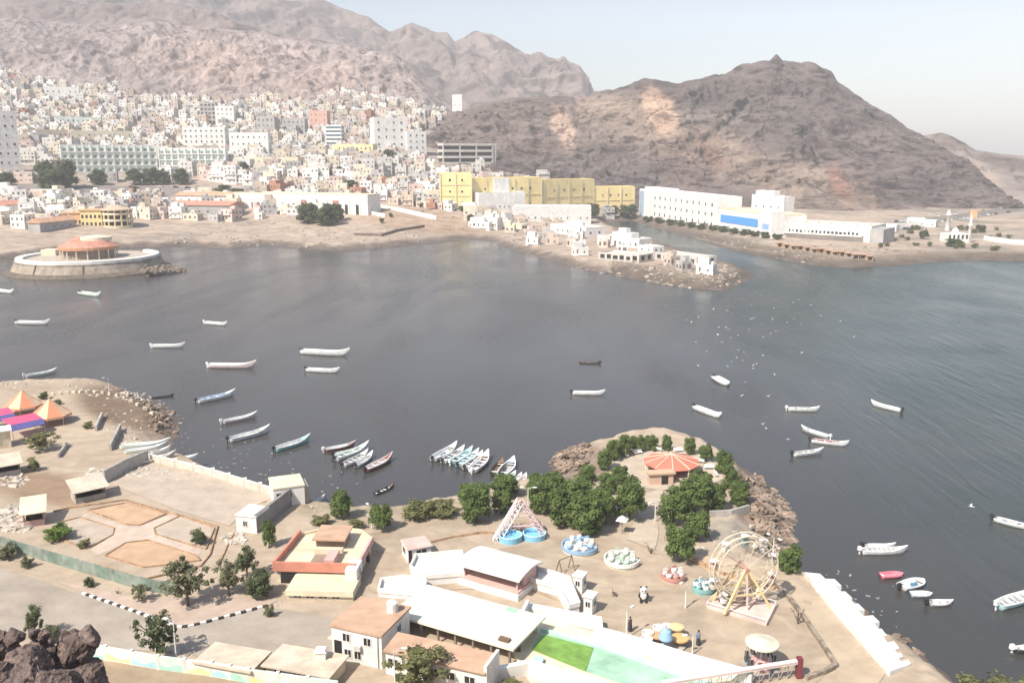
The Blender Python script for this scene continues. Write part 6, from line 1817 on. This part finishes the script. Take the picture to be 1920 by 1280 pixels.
# --- left stalls and tents
def stall(label, a, b, pytop, D, roofm, wallm, slope=.5):
    s = Site(L(*a), L(*b), 'market_stall', label, 'stall')
    h = s.top(pytop, s.A.y)
    m = MB().add([(-.4, -.6, h), (s.w + .4, -.6, h), (s.w + .4, D + .3, h + slope), (-.4, D + .3, h + slope), (-.4, -.6, h - .12), (s.w + .4, -.6, h - .12), (s.w + .4, D + .3, h + slope - .12), (-.4, D + .3, h + slope - .12)],
                 [(0, 1, 2, 3), (7, 6, 5, 4), (4, 5, 1, 0), (5, 6, 2, 1), (6, 7, 3, 2), (7, 4, 0, 3)])
    part('roof', m, roofm, s.o)
    part('counter', MB().box(0, s.w, 0, .3, -.5, h * .4), wallm, s.o)
    part('back_wall', MB().box(0, s.w, D - .2, D, -.5, h), wallm, s.o)
    for x in (0, s.w - .2):
        part('side_wall', MB().box(x, x + .2, .3, D - .2, -.5, h * .55), wallm, s.o)
        part('post', MB().box(x, x + .15, 0, .15, h * .4, h), WOOD(), s.o)
    part('shade_wall', MB().box(.2, s.w - .2, D * .6, D * .65, 0, h - .1), DARK(), s.o)
    return s
stall('pale roofed stall by the grey yard wall', (143, 945), (200, 932), 922, 3.0, M('dusty sheet roof', (.58, .50, .40)), CONC(), .9)
stall('tilted cream stall among the rubble at the left', (46, 990), (84, 984), 962, 3.2, CREAM(), PINKB, 1.0)
stall('collapsed stall with a dark interior at the left edge', (-14, 898), (40, 888), 876, 3.0, M('dusty sheet roof', (.58, .50, .40)), CONC(), .8)
s = Site(L(-30, 846), L(22, 838), 'shed', 'cream shed with a pale roof cut by the left edge', 'shed'); h = s.top(815, s.A.y)
s.box('wall', 0, s.w, 0, 3, -.5, h, CREAM()); part('roof', MB().box(-.2, s.w + .3, -.3, 3.2, h, h + .2), WHT, s.o); nwin(s, s.w * .5, 0, h * .3, .8, .8)
def tent(px, py, wpx, hpx, label, mats):
    p = L(px, py); k = mpp(p); r = wpx * k / 2; h = hpx * k / math.cos(.28)
    o = thing('peaked_tent', p, .3, label, 'tent')
    z0 = h * .36; n = 8
    for i in range(n):
        m = MB()
        a0, a1 = 2 * math.pi * i / n, 2 * math.pi * (i + 1) / n
        rows = 6; vs = []
        for j in range(rows + 1):
            t = j / rows; rr = r * (1 - t) ** 1.2 + .02; z = z0 + (h - z0) * t
            for a in (a0, a1): vs.append((rr * math.cos(a), rr * math.sin(a), z))
        part('panel', m.add(vs, [(2 * j, 2 * j + 1, 2 * j + 3, 2 * j + 2) for j in range(rows)]), mats[i % 2], o)
        part('valance', MB().add([(r * math.cos(a0), r * math.sin(a0), z0), (r * math.cos(a1), r * math.sin(a1), z0), (r * math.cos(a1), r * math.sin(a1), z0 - .35), (r * math.cos(a0), r * math.sin(a0), z0 - .35)], [(3, 2, 1, 0)]), mats[(i + 1) % 2], o)
        part('pole', MB().tube([(r * .97 * math.cos(a0), r * .97 * math.sin(a0), 0), (r * .97 * math.cos(a0), r * .97 * math.sin(a0), z0)], .05, 5), STEEL(), o)
TO, TC = M('orange canvas', (.66, .25, .14), var=.1), M('peach canvas', (.72, .50, .32), var=.1)
tent(46, 774, 66, 44, 'rear orange and peach peaked tent by the water', (TO, TC))
tent(97, 792, 72, 46, 'front orange and peach peaked tent with a wide skirt', (TO, TC))
TP, TB = M('pink canvas', (.72, .10, .20), var=.1), M('blue violet canvas', (.12, .12, .32), var=.1)
for a, b, lb in [((-34, 812), (30, 800), 'pink and blue striped awning cut by the left edge'), ((22, 824), (84, 810), 'pink and blue striped awning below the orange tents')]:
    s = Site(L(*a), L(*b), 'awning', lb, 'awning')
    part('pink_sheet', MB().add([(0, .3, 2.5), (s.w, .3, 2.5), (s.w, 3.6, 2.9), (0, 3.6, 2.9), (0, .3, 2.42), (s.w, .3, 2.42), (s.w, 3.6, 2.82), (0, 3.6, 2.82)], [(0, 1, 2, 3), (7, 6, 5, 4), (4, 5, 1, 0), (5, 6, 2, 1), (6, 7, 3, 2), (7, 4, 0, 3)]), TP, s.o)
    part('blue_sheet', MB().add([(0, -.7, 1.7), (s.w, -.7, 1.7), (s.w, .29, 2.5), (0, .29, 2.5), (0, -.7, 1.62), (s.w, -.7, 1.62), (s.w, .29, 2.42), (0, .29, 2.42)], [(0, 1, 2, 3), (7, 6, 5, 4), (4, 5, 1, 0), (5, 6, 2, 1), (6, 7, 3, 2), (7, 4, 0, 3)]), TB, s.o)
    for x in (.1, s.w - .1):
        for y, z in ((-.6, 1.7), (3.5, 2.8)): part('pole', MB().tube([(x, y, 0), (x, y, z)], .05, 5), STEEL(), s.o)
wall('broken_wall', 'broken concrete wall stub on the left point', 'wall', LP((180, 808), (192, 782)), 1.0, .4, CONC())
wall('broken_wall', 'dark jagged wall stub beside the beached boats', 'wall', LP((207, 845), (216, 828), (226, 806)), 1.2, .4, CONC())
wall('garden_wall', 'low slanting wall below the flat-crowned tree', 'wall', LP((110, 858), (126, 836)), .7, .3, CONC())
r_ = random.Random(12)
for j in range(16):
    t = j / 15; x = lerp(85, 285, t); y = 742 - 12 * math.sin(t * 2.2) + 44 * t ** 3
    p = L(x, y); o = link('concrete_block', MB().box(-.4, .4, -.25, .25, -.2, .45, taper=.9).mesh('concrete_block', CREAM()), None, p, r_.uniform(0, 3))
    tag(o, 'pale concrete block in the row around the left point', 'block', 'concrete blocks around the left point')

# --- red pavilion on the round plaza
c = L(1258, 884); k = mpp(c); r = 53 * k
o = thing('red_pavilion', c, .2, 'red ten-sided pavilion roof with white ribs on the round plaza', 'pavilion')
n = 10; z0, z1 = 1.7, 2.9
ROOF = M('coral red roof', (.60, .19, .13), var=.08, scale=.5)
for i in range(n):
    a0, a1 = 2 * math.pi * i / n, 2 * math.pi * (i + 1) / n
    q = [(r * math.cos(a0), r * math.sin(a0), z0), (r * math.cos(a1), r * math.sin(a1), z0), (0, 0, z1)]
    part('roof_panel', MB().add(q + [(x, y, z - .12) for x, y, z in q], [(0, 1, 2), (5, 4, 3), (0, 3, 4, 1)]), ROOF, o)
    part('rib', MB().bar((r * math.cos(a0), r * math.sin(a0), z0 + .05), (.0, .0, z1 + .05), .13, .1), M('rib peach', (.76, .58, .44)), o)
    part('column', MB().tube([(r * .93 * math.cos(a0), r * .93 * math.sin(a0), 0), (r * .93 * math.cos(a0), r * .93 * math.sin(a0), z0 + .1)], .12, 6), CREAM(), o)
part('floor', MB().lathe([(r * 1.05, -.1), (r * 1.05, .25), (.01, .25)], 20), SANDY, o)
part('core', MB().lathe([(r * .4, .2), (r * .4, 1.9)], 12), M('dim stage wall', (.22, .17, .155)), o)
s = Site(L(1218, 910), L(1262, 908), 'entrance_gate', 'pinkish entrance gate with a dark doorway before the red pavilion', 'gate')
part('wall', MB().box(0, s.w, 0, 1.2, -.3, 1.7), M('peach wall', (.60, .42, .32)), s.o); part('doorway', MB().box(s.w * .5, s.w * .78, -.04, .02, 0, 1.4), DARK(), s.o); part('roof', MB().box(-.3, s.w + .3, -.3, 1.5, 1.7, 1.9), M('peach sand', (.53, .39, .26)), s.o)
wall('stone_wall', 'low stone wall between the trees and the boulders on the right', 'wall', LP((1330, 968), (1370, 966), (1404, 956)), .8, .4, CONC())
r_ = random.Random(9)
for j, (x, y) in enumerate([(1160, 862), (1178, 856), (1196, 852), (1312, 868), (1330, 880), (1342, 892), (1232, 846), (1272, 848)]):
    q = thing('bench', L(x, y), r_.uniform(0, 3), 'white bench on the rim of the round plaza', 'bench', 'benches round the plaza')
    part('seat', MB().box(-.8, .8, -.22, .22, .38, .46), WHT, q); part('backrest', MB().box(-.8, .8, .2, .27, .46, .85), WHT, q)
    for x_ in (-.65, .55): part('leg', MB().box(x_, x_ + .1, -.2, .2, -.05, .38), CONC(), q)

# --- sheds at the bottom left, behind the painted wall
for a, b, top, D, lb in [((372, 1262), (470, 1280), 1240, 3.0, 'left cream roofed shed behind the painted wall'), ((500, 1270), (618, 1292), 1246, 3.2, 'right cream roofed shed behind the painted wall')]:
    s = Site(L(*a), L(*b), 'shed', lb, 'shed'); h = s.top(top, s.A.y)
    s.box('wall', 0, s.w, 0, D, -.5, h, CREAM())
    part('roof', MB().box(-.3, s.w + .3, -.4, D + .3, h, h + .16), M('dusty shed roof', (.62, .52, .41), var=.15, scale=.5, stain=.4, sscale=.2), s.o)
    for x in (.2, .5, .8): nwin(s, s.w * x, 0, h * .35, .8, .7)
for j, (x, y, lb) in enumerate([(604, 1258, 'white rounded gate pillar beside the two-storey house'), (345, 1232, 'heap of white sacks by the lamp post')][:1]):
    q = thing('gate_pillar', L(x, y), 0, lb, 'pillar'); part('shaft', MB().box(-.5, .5, -.5, .5, -.3, 2.2), WHT, q); part('cap', MB().box(-.6, .6, -.6, .6, 2.2, 2.4, taper=.7), WHT, q)

# ================================================================== LAMP POSTS
def lamp(px, py, pytop, label, arms=1):
    p = L(px, py); h = zat(p.y, pytop) - p.z
    q = thing('lamp_post', p, R.uniform(0, 6), label, 'lamp post')
    part('pole', MB().tube([(0, 0, -.3), (0, 0, h)], [.09, .05], 6), WHT, q)
    for k in range(arms):
        sx = 1 if k == 0 else -1
        part('arm', MB().tube([(0, 0, h - .1), (sx * .5, 0, h + .15), (sx * .9, 0, h + .15)], .035, 5), STEEL(), q)
        part('lamp_head', MB().box(sx * .9 - .25, sx * .9 + .25, -.12, .12, h + .1, h + .22), WHT, q)
lamp(331, 1238, 1165, 'white lamp post at the bend of the striped kerb')
lamp(742, 1330, 1220, 'white lamp post in front of the big olive tree')
lamp(990, 968, 915, 'lamp post rising from the grove left of the big trees', 2)
lamp(1228, 978, 942, 'double lamp post by the sandy path', 2)
lamp(1285, 1140, 1090, 'slim lamp post between the small rides')
lamp(1174, 1198, 1145, 'slim lamp post on the plaza near the pool')
lamp(1298, 1228, 1190, 'slim lamp post right of the cup ride')
lamp(1448, 1062, 1008, 'lamp post behind the observation wheel', 2)
lamp(697, 990, 950, 'leaning lamp post on the shore right of the restaurant')
lamp(205, 735, 708, 'thin bare post at the tip of the left point', 1)

# ================================================================== PEOPLE
def person(px, py, label, shirt, trousers, rz=0.0):
    p = L(px, py)
    q = thing('person', p, rz, label, 'person')
    me = bpy.data.meshes.new('body')
    J = [(0, 0, .92), (0, 0, 1.15), (0, 0, 1.38), (0, 0, 1.50), (0, .02, 1.62), (.17, 0, 1.36), (.22, .03, 1.10), (.22, .12, .90), (-.17, 0, 1.36), (-.22, .0, 1.10), (-.21, .08, .88),
         (.10, 0, .86), (.12, .05, .48), (.12, 0, .07), (.13, .14, .03), (-.10, 0, .86), (-.11, .0, .48), (-.12, -.05, .07), (-.12, .09, .03)]
    E = [(0, 1), (1, 2), (2, 3), (3, 4), (2, 5), (5, 6), (6, 7), (2, 8), (8, 9), (9, 10), (0, 11), (11, 12), (12, 13), (13, 14), (0, 15), (15, 16), (16, 17), (17, 18)]
    rd = [.15, .14, .16, .06, .105, .06, .045, .035, .06, .045, .035, .10, .065, .045, .04, .10, .065, .045, .04]
    me.from_pydata(J, E, [])
    o = link('body', me, q)
    md = o.modifiers.new('skin', 'SKIN')
    for v, r_ in zip(me.skin_vertices[0].data, rd): v.radius = (r_, r_)
    me.skin_vertices[0].data[0].use_root = True
    o.modifiers.new('sub', 'SUBSURF').levels = 1
    me.materials.append(M('skin brown', (.25, .15, .10)))
    part('shirt', MB().lathe([(.19, .86), (.18, 1.1), (.215, 1.34), (.10, 1.45)], 10), M('cloth ' + shirt, {'white': (.75, .75, .73), 'dark': (.05, .05, .06), 'red': (.4, .08, .07), 'blue': (.12, .2, .4)}[shirt]), q, True)
    part('robe', MB().lathe([(.20, .9), (.22, .5), (.24, .2)], 10), M('cloth ' + trousers, {'white': (.75, .75, .73), 'dark': (.05, .05, .06), 'red': (.4, .08, .07), 'blue': (.12, .2, .4)}[trousers]), q, True)
    part('hair', MB().lathe([(.115, 1.62), (.10, 1.70), (.01, 1.745)], 8, c=(0, .0, 0)), M('hair black', (.02, .018, .016)), q, True)
person(1181, 1184, 'person in dark clothes walking near the pool wall', 'dark', 'dark', .5)
person(1309, 1210, 'person in a blue shirt right of the cup ride', 'blue', 'dark', 2)
0 and person(1157, 1104, 'person in a white shirt below the green ring ride', 'white', 'dark', 1)
0 and person(1448, 1098, 'person in dark clothes standing by the wheel platform', 'dark', 'dark', 3)
person(690, 1054, 'person standing on the sand right of the restaurant', 'red', 'dark', 4)
# ================================================================== FAIRGROUND RIDES
RP = lambda n, c: M('ride paint ' + n, c, rough=.5, var=.1, spec=.4)
rW, rB, rY, rG, rR, rP, rO, rT = RP('white', (.78, .77, .74)), RP('blue', (.28, .44, .60)), RP('yellow', (.68, .53, .28)), RP('green', (.48, .62, .50)), RP('red', (.48, .24, .20)), RP('pink', (.68, .52, .50)), RP('orange', (.66, .42, .18)), RP('teal', (.22, .42, .42))

# --- observation wheel
RW2 = RP('faded cream', (.64, .56, .42))
base = L(1390, 1138)
yaw = rad(12)
W_ = thing('observation_wheel', base, yaw, 'white observation wheel on yellow A-frame legs and a pink base', 'ferris wheel')
hh = zat(base.y, 1062) - base.z; rr = 3.7
O = base
q = [L(1325, 1140), L(1437, 1174), L(1455, 1138), L(1352, 1112)]
Ri = Matrix.Rotation(-yaw, 3, 'Z')
qq = [Ri @ (v - O) for v in q]
part('platform', MB().prism([(v.x, v.y) for v in qq], -.2, .35), M('pink platform', (.62, .48, .43)), W_)
for a, b in zip(qq, qq[1:] + qq[:1]): part('railing', MB().bar(a + Vector((0, 0, .75)), b + Vector((0, 0, .75)), .06).bar(a + Vector((0, 0, .35)), a + Vector((0, 0, .8)), .07), rW, W_)
for sy in (-1, 1):
    for sx in (-1, 1):
        part('leg', MB().bar((sx * 2.7, sy * 1.5, .3), (sx * .15, sy * .75, hh), .26), rY, W_)
    part('brace', MB().bar((-1.55, sy * 1.17, hh * .44), (1.55, sy * 1.17, hh * .44), .14), rY, W_)
    part('mast', MB().bar((0, sy * 1.35, .3), (0, sy * .75, hh), .16), rP, W_)
part('axle', MB().tube([(0, -.95, hh), (0, .95, hh)], .22, 10), rR, W_)
NS = 10
for sy in (-.55, .55):
    for rad_ in (rr, rr * .84):
        pts = [(rad_ * math.cos(2 * math.pi * k / 36), sy, hh + rad_ * math.sin(2 * math.pi * k / 36)) for k in range(37)]
        part('rim', MB().tube(pts, .08, 5, False), RW2, W_)
    for k in range(NS):
        a = 2 * math.pi * k / NS
        part('spoke', MB().bar((.2 * math.cos(a), sy, hh + .2 * math.sin(a)), (rr * math.cos(a), sy, hh + rr * math.sin(a)), .06), RW2, W_)
for k in range(NS):
    a = 2 * math.pi * (k + .5) / NS
    x, z = rr * .97 * math.cos(a), hh + rr * .97 * math.sin(a)
    if z < 1.6: continue
    g = part('gondola', MB().lathe([(.01, -1.0), (.36, -1.0), (.46, -.55), (.44, -.5), (.34, -.9), (.01, -.92)], 10, c=(x, 0, z)), (RP('dusty cream', (.62, .57, .48)), rW, RP('dull teal', (.30, .45, .43)), rW, RP('dull rose', (.62, .48, .45)))[k % 5], W_)
    part('canopy', MB().lathe([(.5, -.02), (.01, .2)], 10, c=(x, 0, z)), rW, g)
    part('hanger', MB().bar((x, 0, z - .6), (x, 0, z + .1), .05).bar((x, -.55, z), (x, .55, z), .06), STEEL(), g)
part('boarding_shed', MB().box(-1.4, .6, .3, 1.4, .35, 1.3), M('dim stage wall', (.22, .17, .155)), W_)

# --- ring rides
def ring_ride(px, py, rpx, label, deck, rim, seats, cols, canopy=None, tall=1.0, boat=False):
    p = L(px, py); k = mpp(p); r = rpx * k
    o = thing('ring_ride', p, R.uniform(0, 1), label, 'ride')
    part('deck', MB().lathe([(r, -.1), (r, .3), (r * .97, .35), (.01, .35)], 28), deck, o)
    part('rim', MB().lathe([(r * 1.0, .30), (r * 1.06, .32), (r * 1.06, .75), (r * .98, .75)], 28, closed=True, a0=.5, a1=.5 + 5.2), rim, o)
    part('hub', MB().lathe([(r * .2, .35), (r * .16, 1.0 * tall), (.1, 1.2 * tall), (.01, 1.3 * tall)], 12), cols[0], o)
    for i in range(seats):
        a = 2 * math.pi * i / seats
        c = (r * .68 * math.cos(a), r * .68 * math.sin(a), 0)
        part('arm', MB().bar((0, 0, .6), (c[0], c[1], .6), .08), STEEL(), o)
        m = MB().blob((c[0], c[1], .75), (.42, .34, .34), 7, 5, .05)
        s_ = part('seat_pod', m, cols[i % len(cols)], o, True)
        part('seat_back', MB().box(c[0] - .25, c[0] + .25, c[1] - .05, c[1] + .05, .8, 1.35), cols[(i + 1) % len(cols)], s_)
    if canopy:
        part('mast', MB().tube([(0, 0, 1), (0, 0, canopy[0])], .1, 6), STEEL(), o)
        part('canopy', MB().lathe([(canopy[1], canopy[0] - .05), (canopy[1], canopy[0] + .05), (.05, canopy[0] + canopy[2])], 24), canopy[3], o)
    return o
ring_ride(1087, 1030, 33, 'blue and white ring ride at the edge of the grove', rW, rB, 9, (rW, rW, rB))
ring_ride(1166, 1055, 32, 'pale green ring ride with a dark skirt', M('pale green deck', (.58, .64, .50)), rW, 8, (rG, rW, rW))
ring_ride(1262, 1086, 22, 'small red ring ride under the big rounded tree', M('dusty pink deck', (.55, .42, .34)), rR, 7, (rP, rW, rR))
ring_ride(1318, 1108, 20, 'small teal boat ride left of the observation wheel', rT, rT, 6, (rW, rT))
# low white sign posts by the path
for j, (x, y, lb) in enumerate([(1166, 1000, 'small white canopy shelter between the ring rides'), (1152, 972, 'small white shelter at the foot of the tall path tree')]):
    q = thing('sunshade', L(x, y), .4, lb, 'shelter'); part('post', MB().tube([(0, 0, 0), (0, 0, 2.0)], .07, 6), STEEL(), q); part('canopy', MB().lathe([(1.0, 1.9), (.05, 2.5)], 4), rW, q)

# --- lattice ride tower over blue basins
p0 = L(976, 1012); O = p0
T_ = thing('slide_tower', p0, 0, 'pink and white lattice A-frame tower over two blue basins', 'ride')
top = Vector((0, 2.2, zat(p0.y + 2.2, 938) - p0.z))
def truss(a, b, w, mat, n=9):
    m = MB(); a, b = Vector(a), Vector(b)
    d = (b - a).normalized(); s_ = Vector((0, 1, 0)) * w / 2; u = d.cross(Vector((0, 1, 0))).normalized() * w / 2
    for e in (s_ + u, s_ - u, -s_ + u, -s_ - u): m.bar(a + e, b + e, .09)
    for k in range(n):
        p, q = a.lerp(b, k / n), a.lerp(b, (k + 1) / n)
        m.bar(p + s_ + u, q - s_ + u, .06).bar(p + s_ - u, p + s_ + u, .07).bar(p - s_ - u, p - s_ + u, .07).bar(p - s_ - u, q - s_ + u, .06).bar(p + s_ + u, p - s_ + u, .07)
    return m
lf, rf = L(930, 1014) - O, L(1024, 1008) - O
o_ = part('left_truss', truss(lf, top, .9, rW), rW, T_); o_['kind'] = 'stuff'
o_ = part('right_truss', truss(rf, top, .6, rP), rP, T_); o_['kind'] = 'stuff'
lb_, rb_ = L(938, 985) - O, L(1012, 980) - O
part('back_leg', MB().bar(lb_, top, .2), rP, T_); part('back_leg', MB().bar(rb_, top, .2), rP, T_)
for t in (.35, .6):
    part('cross_beam', MB().bar(lf.lerp(top, t), rf.lerp(top, t), .14), rP, T_)
    part('cross_beam', MB().bar(lb_.lerp(top, t), rb_.lerp(top, t), .12), rW, T_)
for k in range(9):
    t = .05 + k * .1
    part('stair_step', MB().bar(lf.lerp(top, t) + Vector((0, -.2, 0)), lb_.lerp(top, t), .22, .1), rP, T_)
for x, y in ((957, 1012), (1002, 1008)):
    c = L(x, y) - O
    b_ = part('basin', MB().lathe([(1.45, 0), (1.5, .7), (1.35, .75), (1.25, .35), (.01, .35)], 18, c=c), RP('pool blue', (.22, .52, .72)), T_)
    part('rim', MB().lathe([(1.4, .72), (1.52, .72), (1.52, .82), (1.4, .82)], 18, c=c, closed=True), RP('pale blue', (.50, .68, .76)), b_)
part('walkway', MB().bar(L(940, 1000) - O + Vector((0, 0, .9)), L(1018, 994) - O + Vector((0, 0, .9)), 1.0, .15), PINKB, T_)

# --- cup ride with blue dome and orange discs
p0 = L(1248, 1212); O = p0
C_ = thing('cup_ride', p0, 0, 'cup ride with a blue dome and two orange discs', 'ride')
def disc(px, py, rpx, z, mat, name, dome=0.0):
    c = L(px, py) - O; k = mpp(p0); r = rpx * k
    return part(name, MB().lathe([(r * .2, 0), (r * .3, z), (r, z), (r, z + .15), (r * .7, z + .2 + dome * .7), (.01, z + .25 + dome)], 18, c=c), mat, C_)
disc(1232, 1206, 15, .9, RP('rust orange', (.58, .34, .18)), 'tray'); disc(1274, 1212, 17, .9, rO, 'tray'); disc(1268, 1196, 14, 1.2, rY, 'tray')
disc(1247, 1224, 13, 1.6, rB, 'dome', .9)
for x, y in ((1214, 1206), (1234, 1196), (1250, 1194), (1212, 1218)):
    c = L(x, y) - O
    part('cup', MB().lathe([(.3, .3), (.55, .8), (.6, 1.3), (.5, 1.3), (.4, .7), (.01, .6)], 12, c=c), rW, C_)
part('base', MB().lathe([(2.2, -.1), (2.2, .3), (.01, .3)], 24, c=(0, .6, 0)), CONC(), C_)
part('centre_post', MB().tube([(0, .7, .3), (0, .7, 2.0)], .25, 8), rP, C_)

# --- swing ride under a pale parasol disc
p0 = L(1426, 1252)
S_ = thing('parasol_swing_ride', p0, 0, 'swing ride under a pale parasol-like disc with pink base', 'ride')
h = zat(p0.y, 1204) - p0.z
k = mpp(p0); r = 31 * k
part('canopy', MB().lathe([(r, h - .1), (r, h + .05), (r * .3, h + .35), (.06, h + .5), (.01, h + .5)], 26), M('pale parasol canvas', (.66, .62, .48)), S_)
part('mast', MB().tube([(0, 0, 0), (0, 0, h)], .16, 8), STEEL(), S_)
part('base', MB().lathe([(1.1, -.1), (1.1, .5), (.9, .9), (.01, .95)], 20), M('pink base paint', (.70, .42, .38)), S_)
part('deck', MB().lathe([(r * 1.15, -.1), (r * 1.15, .12), (.01, .12)], 24), CONC(), S_)
for i in range(10):
    a = 2 * math.pi * i / 10
    x, y = r * .85 * math.cos(a), r * .85 * math.sin(a)
    q = part('swing_seat', MB().box(x - .22, x + .22, y - .2, y + .2, .75, .85).box(x - .22, x + .22, y + .15, y + .2, .85, 1.25), M('dark seat', (.08, .08, .09)), S_)
    part('chain', MB().bar((x - .2, y, .85), (x, y, h - .1), .03).bar((x + .2, y, .85), (x, y, h - .1), .03), STEEL(), q)
# --- panda-shaped litter figure
p0 = L(1206, 1128)
Q = thing('bear_statue', p0, 0, 'small black and white bear statue on the plaza', 'statue')
part('body', MB().blob((0, 0, .75), (.42, .36, .5), 12, 8), rW, Q, True)
part('head', MB().blob((0, -.03, 1.45), (.4, .36, .36), 12, 8), rW, Q, True)
for s_ in (-1, 1):
    part('ear', MB().blob((s_ * .3, 0, 1.78), (.12, .08, .12), 8, 5), TYRE, Q, True)
    part('eye_patch', MB().blob((s_ * .15, -.34, 1.5), (.08, .06, .1), 8, 5), TYRE, Q, True)
    part('arm', MB().tube([(s_ * .36, 0, 1.05), (s_ * .5, -.15, .75), (s_ * .35, -.35, .65)], [.14, .12, .1], 8), TYRE, Q, True)
    part('leg', MB().tube([(s_ * .22, 0, .4), (s_ * .26, -.2, .18), (s_ * .27, -.42, .16)], [.17, .16, .15], 8), TYRE, Q, True)
# --- long white and pink boom on trestles at the bottom
a, b = L(1240, 1312), L(1494, 1270)
B0 = thing('slide_beam', a, 0, 'long white and pink water slide beam on lattice trestles at the bottom edge', 'slide')
d = b - a; up = Vector((0, 0, 1.7))
part('beam', MB().bar(up, d + up, .45, .3), rW, B0)
part('trim', MB().bar(up + Vector((0, -.24, .05)), d + up + Vector((0, -.24, .05)), .03, .16), rP, B0)
for k in range(14):
    p, q = d * (k / 14), d * ((k + 1) / 14)
    part('trestle', MB().bar(p, p + up, .07), STEEL(), B0)
    part('brace', MB().bar(p + Vector((0, 0, .1)), q + up, .05), STEEL(), B0)
part('end_post', MB().box(d.x - .1, d.x + .4, d.y - .3, d.y + .3, -.2, 2.1), M('dark red post', (.20, .05, .06)), B0)
for j, (x, y, lb) in enumerate([(1110, 1130, 'lone dark plastic chair on the plaza'), (1060, 1072, 'broken swing frame beside the stage platform'), (1152, 1118, 'toppled stool on the plaza below the green ride')]):
    q = thing('chair' if j != 1 else 'swing_frame', L(x, y), .7 * j, lb, 'chair' if j != 1 else 'swing')
    if j == 1:
        for sx in (-1, 1): part('leg', MB().bar((sx, -.6, 0), (sx, 0, 1.8), .08).bar((sx, .6, 0), (sx, 0, 1.8), .08), WOOD(), q)
        part('top_bar', MB().bar((-1, 0, 1.8), (1, 0, 1.8), .08), WOOD(), q)
    else:
        part('seat', MB().box(-.22, .22, -.22, .22, .4, .45), WOOD(), q); part('backrest', MB().box(-.22, .22, .18, .23, .45, .9), WOOD(), q)
        for sx in (-.2, .15):
            for sy in (-.2, .15): part('leg', MB().box(sx, sx + .05, sy, sy + .05, 0, .4), WOOD(), q)
# ================================================================== HAZE
def haze():
    m = bpy.data.materials.new('haze'); m.use_nodes = True
    t = m.node_tree
    for n in list(t.nodes): t.nodes.remove(n)
    out = t.nodes.new('ShaderNodeOutputMaterial')
    v = t.nodes.new('ShaderNodeVolumePrincipled')
    v.inputs['Color'].default_value = (.95, .96, 1.0, 1)
    v.inputs['Density'].default_value = HAZE
    v.inputs['Anisotropy'].default_value = -.2
    t.links.new(v.outputs[0], out.inputs['Volume'])
    mb = MB().box(-3200, 3200, -350, 3900, -14, 620)
    o = struct('haze', mb, m, kind='stuff')
HAZE = .00020
haze()
